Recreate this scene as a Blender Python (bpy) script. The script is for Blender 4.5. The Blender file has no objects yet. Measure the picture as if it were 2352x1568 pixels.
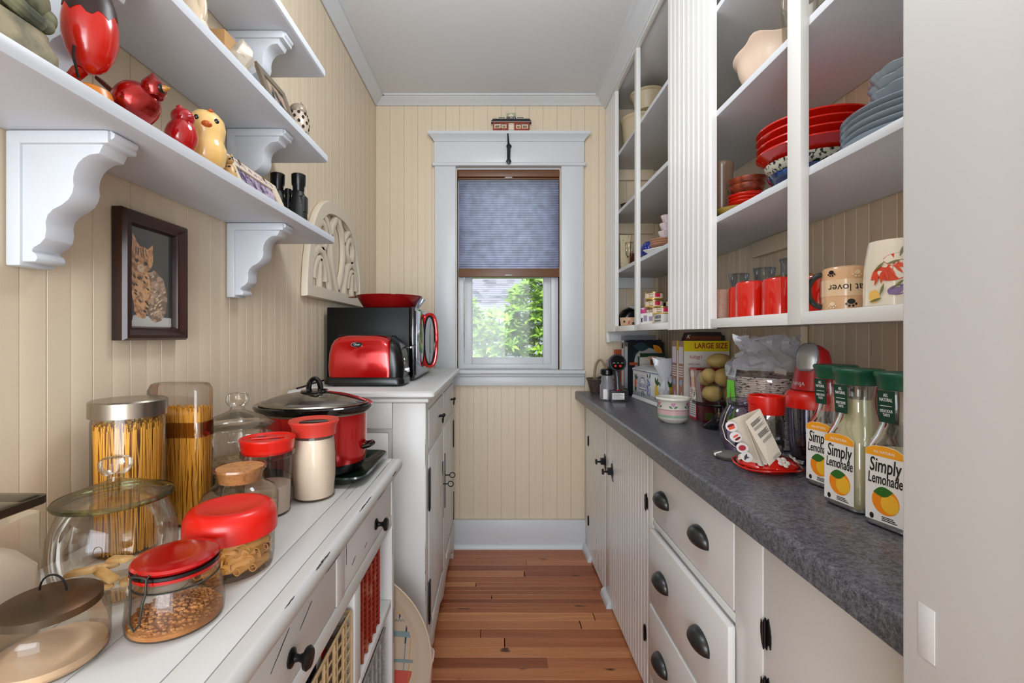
import bpy, bmesh, math, random
from mathutils import Matrix, Vector
C = bpy.context.scene
COL = C.collection
PI = math.pi
rnd = random.Random(7)
F = 1045.0            # focal length in pixels of the 2352 px frame
HC = 1.246            # camera height
# ------------------------------------------------------------------ camera
cam = bpy.data.cameras.new('camera')
cam.sensor_width = 36.0
cam.lens = F * 36.0 / 2352.0
cam.shift_x = 38.0 / 2352.0
cam.shift_y = -13.0 / 2352.0
cam.clip_start = 0.02
camo = bpy.data.objects.new('camera', cam)
camo.location = (0, 0, HC)
camo.rotation_euler = (PI / 2, 0, 0)
COL.objects.link(camo)
C.camera = camo
C.view_settings.view_transform = 'Standard'
C.view_settings.look = 'None'
C.view_settings.exposure = 0.25
C.view_settings.gamma = 1.0
C.view_settings.use_curve_mapping = False
C.cycles.transparent_max_bounces = 24
C.cycles.max_bounces = 10
C.cycles.diffuse_bounces = 5
# ------------------------------------------------------------------ world and lights
w = bpy.data.worlds.new('sky'); C.world = w; w.use_nodes = True
wn = w.node_tree.nodes; wb = wn['Background']
wb.inputs[0].default_value = (0.86, 0.93, 1.0, 1); wb.inputs[1].default_value = 1.45
def area(name, loc, rot, sx, sy, power, col):
    l = bpy.data.lights.new(name, 'AREA'); l.shape = 'RECTANGLE'; l.size = sx; l.size_y = sy
    l.energy = power; l.color = col
    o = bpy.data.objects.new(name, l); o.location = loc; o.rotation_euler = rot; COL.objects.link(o)
    return o
pl = bpy.data.lights.new('pantry_bulb', 'POINT'); pl.energy = 16; pl.shadow_soft_size = 0.16; pl.color = (0.90, 0.95, 1.0)
po = bpy.data.objects.new('pantry_bulb', pl); po.location = (0.02, 1.05, 2.22); COL.objects.link(po)
area('kitchen_fill', (-0.1, -2.6, 1.25), (math.radians(92), 0, 0), 2.6, 2.2, 66, (0.86, 0.93, 1.0))  # broad unseen fill added behind the camera, standing in for kitchen light
area('counter_fill', (-0.30, -0.85, 1.30), (math.radians(90), 0, math.radians(-14)), 0.9, 0.8, 12.5, (0.90, 0.95, 1.0))  # unseen fill added to lift the counter wall under the cabinets
sl = bpy.data.lights.new('sun', 'SUN'); sl.energy = 3.4; sl.angle = 0.05; sl.color = (1, 0.96, 0.88)
so = bpy.data.objects.new('sun', sl); so.rotation_euler = (math.radians(38), math.radians(-12), 0); COL.objects.link(so)

# ------------------------------------------------------------------ helpers
def X(px, Y): return (px - 1138.0) * Y / F
def Z(py, Y): return HC - (py - 771.0) * Y / F
def lin(c): return c / 12.92 if c <= 0.04045 else ((c + 0.055) / 1.055) ** 2.4
def rgb(h): return tuple(lin(int(h[i:i + 2], 16) / 255.0) for i in (0, 2, 4)) + (1.0,)

MATS = {}
def mat(name, col='FFFFFF', rough=0.5, metal=0.0, spec=0.5, var=0.0, vscale=8.0, vcol=None, bump=0.0, bscale=60.0,
        trans=0.0, coat=0.0, emit=None, estr=0.0, alpha=1.0, stretch=(1, 1, 1), rnd_obj=0.0, thr=None, detail=4.0):
    if name in MATS: return MATS[name]
    m = bpy.data.materials.new(name); m.use_nodes = True; MATS[name] = m
    N = m.node_tree.nodes; L = m.node_tree.links; b = N['Principled BSDF']
    b.inputs['Base Color'].default_value = rgb(col); b.inputs['Roughness'].default_value = rough
    b.inputs['Metallic'].default_value = metal; b.inputs['Specular IOR Level'].default_value = spec
    b.inputs['Transmission Weight'].default_value = trans; b.inputs['Coat Weight'].default_value = coat
    b.inputs['Coat Roughness'].default_value = 0.08; b.inputs['Alpha'].default_value = alpha
    if emit: b.inputs['Emission Color'].default_value = rgb(emit); b.inputs['Emission Strength'].default_value = estr
    if var or vcol or bump or rnd_obj:
        tc = N.new('ShaderNodeTexCoord'); mp = N.new('ShaderNodeMapping'); mp.inputs['Scale'].default_value = stretch
        L.new(tc.outputs['Object'], mp.inputs['Vector'])
        last = None
        if vcol:
            nz = N.new('ShaderNodeTexNoise'); nz.inputs['Scale'].default_value = vscale; nz.inputs['Detail'].default_value = detail
            L.new(mp.outputs[0], nz.inputs['Vector'])
            cr = N.new('ShaderNodeValToRGB'); a, c = thr if thr else (0.35, 0.65)
            cr.color_ramp.elements[0].position = a; cr.color_ramp.elements[1].position = c
            L.new(nz.outputs['Fac'], cr.inputs[0])
            mx = N.new('ShaderNodeMix'); mx.data_type = 'RGBA'
            mx.inputs[6].default_value = rgb(col); mx.inputs[7].default_value = rgb(vcol)
            L.new(cr.outputs[0], mx.inputs[0]); last = mx.outputs[2]
        if var:
            nz = N.new('ShaderNodeTexNoise'); nz.inputs['Scale'].default_value = vscale; nz.inputs['Detail'].default_value = detail
            L.new(mp.outputs[0], nz.inputs['Vector'])
            mr = N.new('ShaderNodeMapRange'); mr.inputs['From Min'].default_value = 0.25; mr.inputs['From Max'].default_value = 0.75
            mr.inputs['To Min'].default_value = 1 - var; mr.inputs['To Max'].default_value = 1 + var
            L.new(nz.outputs['Fac'], mr.inputs[0])
            hs = N.new('ShaderNodeHueSaturation'); hs.inputs['Color'].default_value = rgb(col)
            if last: L.new(last, hs.inputs['Color'])
            L.new(mr.outputs[0], hs.inputs['Value']); last = hs.outputs[0]
        if rnd_obj:
            oi = N.new('ShaderNodeObjectInfo'); mr = N.new('ShaderNodeMapRange')
            mr.inputs['To Min'].default_value = 1 - rnd_obj; mr.inputs['To Max'].default_value = 1 + rnd_obj
            L.new(oi.outputs['Random'], mr.inputs[0])
            hs = N.new('ShaderNodeHueSaturation'); hs.inputs['Color'].default_value = rgb(col)
            if last: L.new(last, hs.inputs['Color'])
            L.new(mr.outputs[0], hs.inputs['Value']); last = hs.outputs[0]
        if last: L.new(last, b.inputs['Base Color'])
        if bump:
            nz = N.new('ShaderNodeTexNoise'); nz.inputs['Scale'].default_value = bscale; nz.inputs['Detail'].default_value = 3
            L.new(mp.outputs[0], nz.inputs['Vector'])
            bp = N.new('ShaderNodeBump'); bp.inputs['Strength'].default_value = bump; bp.inputs['Distance'].default_value = 0.002
            L.new(nz.outputs['Fac'], bp.inputs['Height']); L.new(bp.outputs[0], b.inputs['Normal'])
    return m

def glassmat(name, tint='FFFFFF', edge=0.35, refl=0.10, ecol='9A9A88', fk=0.65):
    """thin walled glass: see-through face on, greener and more reflective where the wall is seen edge on"""
    if name in MATS: return MATS[name]
    m = bpy.data.materials.new(name); m.use_nodes = True; MATS[name] = m
    N = m.node_tree.nodes; L = m.node_tree.links; N.remove(N['Principled BSDF'])
    out = [n for n in N if n.type == 'OUTPUT_MATERIAL'][0]
    tr = N.new('ShaderNodeBsdfTransparent'); gl = N.new('ShaderNodeBsdfGlossy'); gl.inputs['Roughness'].default_value = 0.04
    lw = N.new('ShaderNodeLayerWeight'); lw.inputs['Blend'].default_value = 0.22
    mc = N.new('ShaderNodeMix'); mc.data_type = 'RGBA'; mc.inputs[6].default_value = rgb(tint); mc.inputs[7].default_value = rgb(ecol)
    pw = N.new('ShaderNodeMath'); pw.operation = 'POWER'; pw.inputs[1].default_value = 3.5
    L.new(lw.outputs['Facing'], pw.inputs[0]); L.new(pw.outputs[0], mc.inputs[0]); L.new(mc.outputs[2], tr.inputs[0])
    fr = N.new('ShaderNodeFresnel'); fr.inputs[0].default_value = 1.48
    ml = N.new('ShaderNodeMath'); ml.operation = 'MULTIPLY_ADD'; ml.inputs[1].default_value = fk; ml.inputs[2].default_value = refl * 0.2
    L.new(fr.outputs[0], ml.inputs[0])
    ms = N.new('ShaderNodeMixShader'); L.new(ml.outputs[0], ms.inputs[0]); L.new(tr.outputs[0], ms.inputs[1]); L.new(gl.outputs[0], ms.inputs[2])
    L.new(ms.outputs[0], out.inputs[0])
    return m

class MB:
    """collects verts and faces for one mesh"""
    def __init__(s): s.v = []; s.f = []; s.m = []; s.cur = 0; s.T = None
    def mi(s, i): s.cur = i; return s
    def tr(s, M=None): s.T = M; return s
    def add(s, vs, fs):
        o = len(s.v)
        for p in vs:
            p = Vector(p)
            s.v.append(s.T @ p if s.T is not None else p)
        for f in fs: s.f.append([o + i for i in f]); s.m.append(s.cur)
        return s
    def box(s, x0, x1, y0, y1, z0, z1):
        return s.add([(x0, y0, z0), (x1, y0, z0), (x1, y1, z0), (x0, y1, z0), (x0, y0, z1), (x1, y0, z1), (x1, y1, z1), (x0, y1, z1)],
                     [(0, 3, 2, 1), (4, 5, 6, 7), (0, 1, 5, 4), (1, 2, 6, 5), (2, 3, 7, 6), (3, 0, 4, 7)])
    def rings(s, R, cap0=True, cap1=True, closed=False):
        """loft through rings; a ring of one point is a pole"""
        vs = []; idx = []
        for r in R: idx.append(list(range(len(vs), len(vs) + len(r)))); vs += r
        fs = []
        pairs = list(zip(idx[:-1], idx[1:])) + ([(idx[-1], idx[0])] if closed else [])
        for a, b in pairs:
            if len(a) == 1 and len(b) == 1: continue
            n = max(len(a), len(b))
            for i in range(n):
                j = (i + 1) % n
                if len(a) == 1: fs.append((a[0], b[j], b[i]))
                elif len(b) == 1: fs.append((a[i], a[j], b[0]))
                else: fs.append((a[i], a[j], b[j], b[i]))
        if not closed:
            if cap0 and len(idx[0]) > 2: fs.append(tuple(reversed(idx[0])))
            if cap1 and len(idx[-1]) > 2: fs.append(tuple(idx[-1]))
        return s.add(vs, fs)
    def lathe(s, prof, n=32, c=(0, 0, 0), sx=1.0, sy=1.0, cap0=True, cap1=True, closed=False):
        R = []
        for r, z in prof:
            if r < 1e-6: R.append([(c[0], c[1], c[2] + z)])
            else: R.append([(c[0] + r * sx * math.cos(2 * PI * i / n), c[1] + r * sy * math.sin(2 * PI * i / n), c[2] + z) for i in range(n)])
        return s.rings(R, cap0, cap1, closed)
    def prism(s, poly, a, b, ax='z'):
        """polygon in the plane across ax, from a to b. ax z: (x,y); ax y: (x,z); ax x: (y,z)"""
        def P(u, v, w):
            return (u, v, w) if ax == 'z' else ((u, w, v) if ax == 'y' else (w, u, v))
        n = len(poly)
        vs = [P(u, v, a) for u, v in poly] + [P(u, v, b) for u, v in poly]
        fs = [tuple(range(n)), tuple(range(2 * n - 1, n - 1, -1))] + [(i, i + n, (i + 1) % n + n, (i + 1) % n) for i in range(n)]
        return s.add(vs, fs)
    def tube(s, pts, r, n=8, closed=False):
        pts = [Vector(p) for p in pts]; R = []; k = len(pts)
        up = None
        for i, p in enumerate(pts):
            if closed: t = pts[(i + 1) % k] - pts[i - 1]
            else: t = pts[min(i + 1, k - 1)] - pts[max(i - 1, 0)]
            t.normalize()
            if up is None:
                up = Vector((0, 0, 1)) if abs(t.z) < 0.9 else Vector((1, 0, 0))
            u = up - t * up.dot(t)
            if u.length < 1e-6: u = t.orthogonal()
            u.normalize(); up = u
            wv = t.cross(u)
            rr = r[i] if isinstance(r, (list, tuple)) else r
            R.append([tuple(p + (u * math.cos(2 * PI * j / n) + wv * math.sin(2 * PI * j / n)) * rr) for j in range(n)])
        return s.rings(R, closed=closed)
    def ell(s, c, r, n=20, m=12, M=None):
        R = []
        if not isinstance(r, (list, tuple)): r = (r, r, r)
        for j in range(m + 1):
            t = -PI / 2 + PI * j / m
            if j in (0, m): pts = [(0, 0, r[2] * math.sin(t))]
            else: pts = [(r[0] * math.cos(t) * math.cos(2 * PI * i / n), r[1] * math.cos(t) * math.sin(2 * PI * i / n), r[2] * math.sin(t)) for i in range(n)]
            R.append([tuple((M @ Vector(p) if M is not None else Vector(p)) + Vector(c)) for p in pts])
        return s.rings(R)
    def bar(s, a, b, wd, th, up=(0, 0, 1)):
        """rectangular bar from a to b"""
        a = Vector(a); b = Vector(b); t = (b - a).normalized(); u = Vector(up); u = (u - t * u.dot(t)).normalized(); v = t.cross(u)
        q = [(1, 1), (-1, 1), (-1, -1), (1, -1)]
        return s.rings([[tuple(p + u * (i * th / 2) + v * (j * wd / 2)) for i, j in q] for p in (a, b)])
    def warp(s, fn):
        s.v = [Vector(fn(*p)) for p in s.v]; return s
    def mesh(s, name, mats, bevel=0, seg=2, angle=35, flat=False):
        me = bpy.data.meshes.new(name)
        me.from_pydata([tuple(p) for p in s.v], [], s.f)
        for mm in (mats if isinstance(mats, (list, tuple)) else [mats]): me.materials.append(mm)
        me.polygons.foreach_set('material_index', s.m)
        bm = bmesh.new(); bm.from_mesh(me)
        bmesh.ops.recalc_face_normals(bm, faces=bm.faces)
        if bevel:
            ed = [e for e in bm.edges if len(e.link_faces) == 2 and e.calc_face_angle(0) > 0.5]
            bmesh.ops.bevel(bm, geom=ed, offset=bevel, segments=seg, affect='EDGES', profile=0.5, clamp_overlap=True)
        bm.to_mesh(me); bm.free()
        if not flat:
            me.polygons.foreach_set('use_smooth', [True] * len(me.polygons))
            me.set_sharp_from_angle(angle=math.radians(angle))
        me.update()
        return me

def rr(w_, d_, r, z, k=4, cx=0.0, cy=0.0):
    """ring of a rounded rectangle, half sizes w_, d_"""
    out = []; r = min(r, w_, d_)
    for q, (sx, sy) in enumerate(((1, 1), (-1, 1), (-1, -1), (1, -1))):
        for i in range(k + 1):
            a = PI / 2 * q + PI / 2 * i / k
            out.append((cx + sx * (w_ - r) + r * math.cos(a), cy + sy * (d_ - r) + r * math.sin(a), z))
    return out

def link(name, me, parent=None, loc=None, M=None, kind=None, label=None):
    o = bpy.data.objects.new(name, me); COL.objects.link(o)
    if parent is not None: o.parent = parent
    if loc is not None: o.location = loc
    if M is not None: o.matrix_local = M
    if kind: o['kind'] = kind
    if label: o['label'] = label
    return o
def part(name, mb, mats, parent, bevel=0, loc=None, M=None, kind=None, label=None, seg=2, angle=35):
    return link(name, mb.mesh(name, mats, bevel, seg, angle), parent, loc, M, kind, label)
def thing(name, label, cat, loc=(0, 0, 0), rz=0.0, group=None):
    o = bpy.data.objects.new(name, None); COL.objects.link(o); o.location = loc; o.rotation_euler = (0, 0, rz)
    o.empty_display_size = 0.05
    o['label'] = label; o['category'] = cat
    if group: o['group'] = group
    return o
def single(name, label, cat, mb, mats, loc=(0, 0, 0), rz=0.0, group=None, bevel=0, seg=2, angle=35):
    o = link(name, mb.mesh(name, mats, bevel, seg, angle), None, loc); o.rotation_euler = (0, 0, rz)
    o['label'] = label; o['category'] = cat
    if group: o['group'] = group
    return o
def struct(name, mb, mats, bevel=0, parent=None, loc=None):
    o = link(name, mb.mesh(name, mats, bevel), parent, loc)
    if parent is None: o['kind'] = 'structure'
    return o
def dup(t, loc, rz=None, label=None, group=None):
    r = t.copy(); COL.objects.link(r); r.location = loc
    if rz is not None: r.rotation_euler = (0, 0, rz)
    if label: r['label'] = label
    if group: r['group'] = group
    for c in list(t.children):
        d = c.copy(); COL.objects.link(d); d.parent = r
        for g in list(c.children):
            e = g.copy(); COL.objects.link(e); e.parent = d
    return r
def frame(o, r, u):
    """local x to r, y to u, z outwards"""
    r = Vector(r).normalized(); u = Vector(u).normalized(); n = r.cross(u)
    return Matrix(((r.x, u.x, n.x, o[0]), (r.y, u.y, n.y, o[1]), (r.z, u.z, n.z, o[2]), (0, 0, 0, 1)))
def FRONT(o): return frame(o, (1, 0, 0), (0, 0, 1))      # faces -Y, the camera
def AISLE_R(o): return frame(o, (0, -1, 0), (0, 0, 1))   # faces -X, seen from the aisle on the cabinet side
def AISLE_L(o): return frame(o, (0, 1, 0), (0, 0, 1))    # faces +X

def text(body, size, m, parent, M, width=None, ext=0.0002, name='lettering', align='CENTER', shear=0.0, wrap=None, bold=0.0, wmax=None):
    cu = bpy.data.curves.new(name, 'FONT'); cu.body = body; cu.size = size; cu.align_x = align; cu.align_y = 'CENTER'
    cu.extrude = ext; cu.shear = shear; cu.offset = bold; cu.resolution_u = 3; cu.space_line = 0.95
    o = bpy.data.objects.new('tmp', cu); COL.objects.link(o)
    bpy.context.view_layer.update()
    dg = bpy.context.evaluated_depsgraph_get()
    me = bpy.data.meshes.new_from_object(o.evaluated_get(dg))
    bpy.data.objects.remove(o); bpy.data.curves.remove(cu)
    me.name = name; me.materials.clear(); me.materials.append(m)
    xs = [v.co.x for v in me.vertices]
    if width and xs:
        k = width / max(1e-6, max(xs) - min(xs))
        for v in me.vertices: v.co.x *= k
    if wrap:
        for v in me.vertices:
            a = v.co.x / wrap; r = wrap + v.co.z
            v.co = (r * math.sin(a), v.co.y, r * math.cos(a) - wrap)
    return link(name, me, parent, M=M)
def blob(cx, cy, rx, ry, n=16, rot=0.0, jag=0.0, rn=None):
    out = []
    for i in range(n):
        a = 2 * PI * i / n; k = 1 + (jag * ((rn or rnd).random() - 0.5) * 2 if jag else 0)
        x = rx * k * math.cos(a); y = ry * k * math.sin(a)
        out.append((cx + x * math.cos(rot) - y * math.sin(rot), cy + x * math.sin(rot) + y * math.cos(rot)))
    return out
def leafpoly(cx, cy, l, wd, rot):
    out = []
    for i in range(12):
        t = i / 6.0
        x = l * (t if t <= 1 else 2 - t) ; s_ = 1 if t <= 1 else -1
        y = s_ * wd * math.sin(PI * (t if t <= 1 else 2 - t)) * 0.5
        out.append((cx + x * math.cos(rot) - y * math.sin(rot), cy + x * math.sin(rot) + y * math.cos(rot)))
    return out
def wrapper(r):
    """bends a flat print onto a cylinder of radius r about the local origin, print facing -Y before any turn; use with identity matrix"""
    def fn(x, y, z):
        a = x / r; q = r + z
        return (q * math.sin(a), -q * math.cos(a), y)
    return fn
# ------------------------------------------------------------------ materials
WALL = mat('beige_beadboard_paint', 'D8C7AD', 0.42, var=0.02, vscale=3, bump=0.05, bscale=40)
TRIM = mat('white_trim_paint', 'CDD0D3', 0.34, spec=0.5, bump=0.05, bscale=30)
CEIL = mat('ceiling_paint', 'D6D7D8', 0.8, bump=0.08, bscale=14)
CAB = mat('white_cabinet_paint', 'E0E0DE', 0.27, bump=0.04, bscale=25)
CABIN = mat('cabinet_inside_paint', 'D2D3D5', 0.35, var=0.02, vscale=5)
SHELF = mat('white_shelf_paint', 'C9CDD3', 0.36, bump=0.06, bscale=35)
DIST = mat('distressed_white_paint', 'CFCECB', 0.42, var=0.02, vscale=6, bump=0.05, bscale=30)
GAP = mat('dark_groove', '4A3F36', 0.8)
WORN = mat('worn_wood', '2E2723', 0.8)
IRON = mat('black_iron', '0A0A0B', 0.38, metal=0.3, bump=0.2, bscale=300)
BLACKP = mat('black_plastic', '060607', 0.25)
BLACKS = mat('black_gloss', '050506', 0.08, coat=0.5)
PEWTER = mat('dark_pewter', '48494A', 0.34, metal=0.8)
STEEL = mat('brushed_steel', 'A39A8E', 0.25, metal=1.0, var=0.06, vscale=4, stretch=(1, 1, 0.01))
CHROME = mat('chrome', 'E0E0E2', 0.08, metal=1.0)
RED = mat('red_plastic', 'D2190C', 0.28, spec=0.5)
REDD = mat('dark_red_lid', 'A80E0C', 0.15, coat=0.4)
REDM = mat('metallic_red', 'C20A0A', 0.16, metal=0.45, coat=0.8)
REDC = mat('red_ceramic', 'C61A0C', 0.12, coat=0.5)
GLASS = glassmat('clear_glass', 'FFFDF8', ecol='B8B49C')
GLASSB = glassmat('blue_tinted_glass', 'DEE5EE', ecol='6E7E94')
GLASSP = glassmat('purple_glass', 'E4DAEE', ecol='8A6CA8')
CLEARP = glassmat('clear_plastic', 'F4F0EE', ecol='CCC6C2')
TAN = mat('tan_plastic', 'B59A80', 0.35)
CREAM = mat('cream_ceramic', 'E2D6BF', 0.22, coat=0.2)
WHITEC = mat('white_ceramic', 'E6E5E0', 0.14, coat=0.4)
GREYC = mat('grey_blue_ceramic', '8D99A3', 0.12, coat=0.4)
PAPER = mat('white_paper', 'E8E6E2', 0.6)
INK = mat('black_ink', '14130F', 0.6)
CORK = mat('cork', 'BD8550', 0.8, vcol='8E5A30', vscale=120, thr=(0.5, 0.75), bump=0.3, bscale=200)
GOLDP = mat('yellow_orange_print', 'F0A41C', 0.5)
GREENP = mat('green_print', '2F6B22', 0.5)
BLUEP = mat('blue_print', '2A3A8C', 0.4)
def floor_mat():
    m = bpy.data.materials.new('fir_floor'); m.use_nodes = True
    N = m.node_tree.nodes; L = m.node_tree.links; b = N['Principled BSDF']
    tc = N.new('ShaderNodeTexCoord'); oi = N.new('ShaderNodeObjectInfo')
    ad = N.new('ShaderNodeVectorMath'); ad.operation = 'ADD'
    sc = N.new('ShaderNodeVectorMath'); sc.operation = 'SCALE'; sc.inputs[3].default_value = 37.0
    L.new(oi.outputs['Random'], sc.inputs[0]); L.new(tc.outputs['Object'], ad.inputs[0]); L.new(sc.outputs[0], ad.inputs[1])
    mp = N.new('ShaderNodeMapping'); mp.inputs['Scale'].default_value = (1.2, 26, 6); L.new(ad.outputs[0], mp.inputs[0])
    nz = N.new('ShaderNodeTexNoise'); nz.inputs['Scale'].default_value = 2.2; nz.inputs['Detail'].default_value = 6; nz.inputs['Distortion'].default_value = 0.6
    L.new(mp.outputs[0], nz.inputs[0])
    cr = N.new('ShaderNodeValToRGB'); e = cr.color_ramp.elements
    e[0].position = 0.0; e[0].color = rgb('74341C'); e[1].position = 1.0; e[1].color = rgb('D6935E')
    for p, h in ((0.3, '93522F'), (0.55, 'A8643E'), (0.8, 'BC7A4E')):
        q = e.new(p); q.color = rgb(h)
    mx = N.new('ShaderNodeMath'); mx.operation = 'MULTIPLY_ADD'; mx.inputs[1].default_value = 0.55
    L.new(nz.outputs['Fac'], mx.inputs[0])
    m2 = N.new('ShaderNodeMath'); m2.operation = 'MULTIPLY_ADD'; m2.inputs[1].default_value = 0.72; m2.inputs[2].default_value = -0.12
    L.new(oi.outputs['Random'], m2.inputs[0]); L.new(m2.outputs[0], mx.inputs[2]); L.new(mx.outputs[0], cr.inputs[0])
    # small dark knots and nail marks
    n2 = N.new('ShaderNodeTexNoise'); n2.inputs['Scale'].default_value = 9; n2.inputs['Detail'].default_value = 1
    mp2 = N.new('ShaderNodeMapping'); mp2.inputs['Scale'].default_value = (1, 2.4, 1); L.new(ad.outputs[0], mp2.inputs[0]); L.new(mp2.outputs[0], n2.inputs[0])
    c2 = N.new('ShaderNodeValToRGB'); c2.color_ramp.elements[0].position = 0.74; c2.color_ramp.elements[1].position = 0.80
    L.new(n2.outputs['Fac'], c2.inputs[0])
    mm = N.new('ShaderNodeMix'); mm.data_type = 'RGBA'; L.new(c2.outputs[0], mm.inputs[0]); L.new(cr.outputs[0], mm.inputs[6]); mm.inputs[7].default_value = rgb('4A2010')
    L.new(mm.outputs[2], b.inputs['Base Color']); b.inputs['Roughness'].default_value = 0.33
    return m
FLOORM = floor_mat()
def granite_mat():
    m = bpy.data.materials.new('charcoal_laminate'); m.use_nodes = True
    N = m.node_tree.nodes; L = m.node_tree.links; b = N['Principled BSDF']
    tc = N.new('ShaderNodeTexCoord'); n1 = N.new('ShaderNodeTexNoise'); n1.inputs['Scale'].default_value = 420; n1.inputs['Detail'].default_value = 4
    n2 = N.new('ShaderNodeTexNoise'); n2.inputs['Scale'].default_value = 130; n2.inputs['Detail'].default_value = 5
    L.new(tc.outputs['Object'], n1.inputs[0]); L.new(tc.outputs['Object'], n2.inputs[0])
    a = N.new('ShaderNodeMath'); a.operation = 'ADD'; L.new(n1.outputs['Fac'], a.inputs[0]); L.new(n2.outputs['Fac'], a.inputs[1])
    cr = N.new('ShaderNodeValToRGB'); cr.color_ramp.elements[0].position = 0.38; cr.color_ramp.elements[0].color = rgb('38383D')
    cr.color_ramp.elements[1].position = 0.66; cr.color_ramp.elements[1].color = rgb('717178')
    h = N.new('ShaderNodeMath'); h.operation = 'MULTIPLY'; h.inputs[1].default_value = 0.5; L.new(a.outputs[0], h.inputs[0]); L.new(h.outputs[0], cr.inputs[0])
    L.new(cr.outputs[0], b.inputs['Base Color']); b.inputs['Roughness'].default_value = 0.3
    return m
COUNTER = granite_mat()
# ================================================================== THE ROOM
XL, XR, YB, ZC = -0.715, 0.969, 2.70, 2.648
YF = -0.30
WX0, WX1, WZ0, WZ1 = -0.227, 0.380, 1.045, 2.233          # window opening
# floor: sub-floor and one object per board
fl = struct('floor', MB().box(-1.2, 1.2, -1.7, YB, -0.03, -0.012), mat('subfloor', '2A1710', 0.9))
def board_mesh(wd, ln):
    e = 0.0012
    return MB().rings([[(0, 0, -0.012), (0, wd, -0.012), (0, wd, -e), (0, wd - e, 0), (0, e, 0), (0, 0, -e)],
                       [(ln, 0, -0.012), (ln, wd, -0.012), (ln, wd, -e), (ln, wd - e, 0), (ln, e, 0), (ln, 0, -e)]])
bmesh_cache = {}
y = YB; row = 0
narrow = {7, 8, 9, 10, 11, 12, 13}
while y > -1.0:
    wd = 0.057 if row not in narrow else 0.036
    y -= wd
    cuts = [-0.9]
    if rnd.random() < (0.42 if row > 12 else 0.15): cuts.append(rnd.uniform(-0.15, 0.45))
    cuts.append(0.99)
    for a, b in zip(cuts[:-1], cuts[1:]):
        key = (wd, round(b - a, 2))
        if key not in bmesh_cache: bmesh_cache[key] = board_mesh(wd - 0.0006, round(b - a, 2) - 0.001).mesh('board', FLOORM)
        link('board', bmesh_cache[key], fl, (a, y, 0))
    row += 1
# walls with tongue and groove beadboard, each board a part of its own
BW = 0.0825
def bead_profile(w_=BW, d=0.0048, g=0.0018):
    c = w_ / 2
    return [(0.0004, 0), (0.0004, -d + g), (g, -d), (c - g, -d), (c - 0.0004, -d + g * 0.75), (c + 0.0008, -d + g * 0.4), (c + g + 0.002, -d), (w_ - g, -d), (w_ - 0.0004, -d + g), (w_ - 0.0004, 0)]
def beadboard(parent, x, y0, z0, z1, rz, cache={}, m=None, w_=BW, g=0.0018):
    """a board standing from z0 to z1; front to local -y, turned by rz"""
    key = (round(z1 - z0, 3), m or WALL, w_, g)
    if key not in cache:
        pr = bead_profile(w_, g=g)
        cache[key] = MB().prism(pr, 0, z1 - z0, 'z').mesh('board', m or WALL)
    o = link('board', cache[key], parent, (x, y0, z0)); o.rotation_euler = (0, 0, rz)
    return o
wl = struct('wall_left', MB().box(XL - 0.12, XL - 0.0005, -1.7, YB, -0.02, ZC), WALL)
yy = YB
while yy > -0.25:
    beadboard(wl, XL, yy - BW, 0, ZC - 0.002, PI / 2, g=0.0013)
    yy -= BW
# a slightly proud panel behind the open shelves ends beyond their ends
wr = struct('wall_right', MB().box(XR + 0.0005, XR + 0.12, -1.7, YB, -0.02, ZC), WALL)
yy = YB
while yy > 0.3:
    beadboard(wr, XR, yy, 0.92, 2.60, -PI / 2)
    yy -= BW
wbk = struct('wall_back', MB().prism([(XL - 0.12, -0.02), (WX0, -0.02), (WX0, ZC), (XL - 0.12, ZC)], YB, YB + 0.16, 'y')
             .prism([(WX1, -0.02), (XR + 0.12, -0.02), (XR + 0.12, ZC), (WX1, ZC)], YB, YB + 0.16, 'y')
             .prism([(WX0, -0.02), (WX1, -0.02), (WX1, WZ0 - 0.03), (WX0, WZ0 - 0.03)], YB, YB + 0.16, 'y')
             .prism([(WX0, WZ1 + 0.01), (WX1, WZ1 + 0.01), (WX1, ZC), (WX0, ZC)], YB, YB + 0.16, 'y'), WALL)
xx = XL + 0.008
while xx < XR - 0.02:
    if xx + BW > -0.27 and xx < 0.42:
        beadboard(wbk, xx, YB, 0.16, 0.99, 0, g=0.0008); beadboard(wbk, xx, YB, 2.40, 2.62, 0, g=0.0008)
    else:
        beadboard(wbk, xx, YB, 0.16, 2.62, 0, g=0.0008)
    xx += BW
struct('ceiling', MB().box(-0.84, 1.09, -1.7, YB + 0.16, ZC, ZC + 0.05), CEIL)
# crown: cove with a bead against the ceiling
def crown_prof(p=0.0625, h=0.042):
    return [(0, ZC - h), (0.006, ZC - h), (0.012, ZC - h + 0.006), (0.028, ZC - h + 0.016), (0.044, ZC - 0.016), (p - 0.010, ZC - 0.009), (p, ZC - 0.009), (p, ZC), (0, ZC)]
cp = crown_prof()
struct('trim_1', MB().prism([(YB - 0.0075 - u, v) for u, v in cp], XL, XR, 'x'), TRIM)
struct('trim_2', MB().prism([(XL + 0.0075 + u, v) for u, v in cp], -0.3, YB, 'y'), TRIM)
# baseboard with shoe moulding
bb = struct('baseboard_back', MB().box(-0.30, 0.53, YB - 0.028, YB - 0.008, 0, 0.163), TRIM, bevel=0.002)
q = [(YB - 0.028, 0.0)] + [(YB - 0.028 - 0.02 * math.cos(a), 0.026 * math.sin(a)) for a in [i * PI / 12 for i in range(7)]]
part('shoe_moulding', MB().prism(q, -0.30, 0.53, 'x'), TRIM, bb)
struct('baseboard_left', MB().box(XL + 0.0075, XL + 0.026, -0.3, YB - 0.03, 0, 0.163), TRIM, bevel=0.002)

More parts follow.
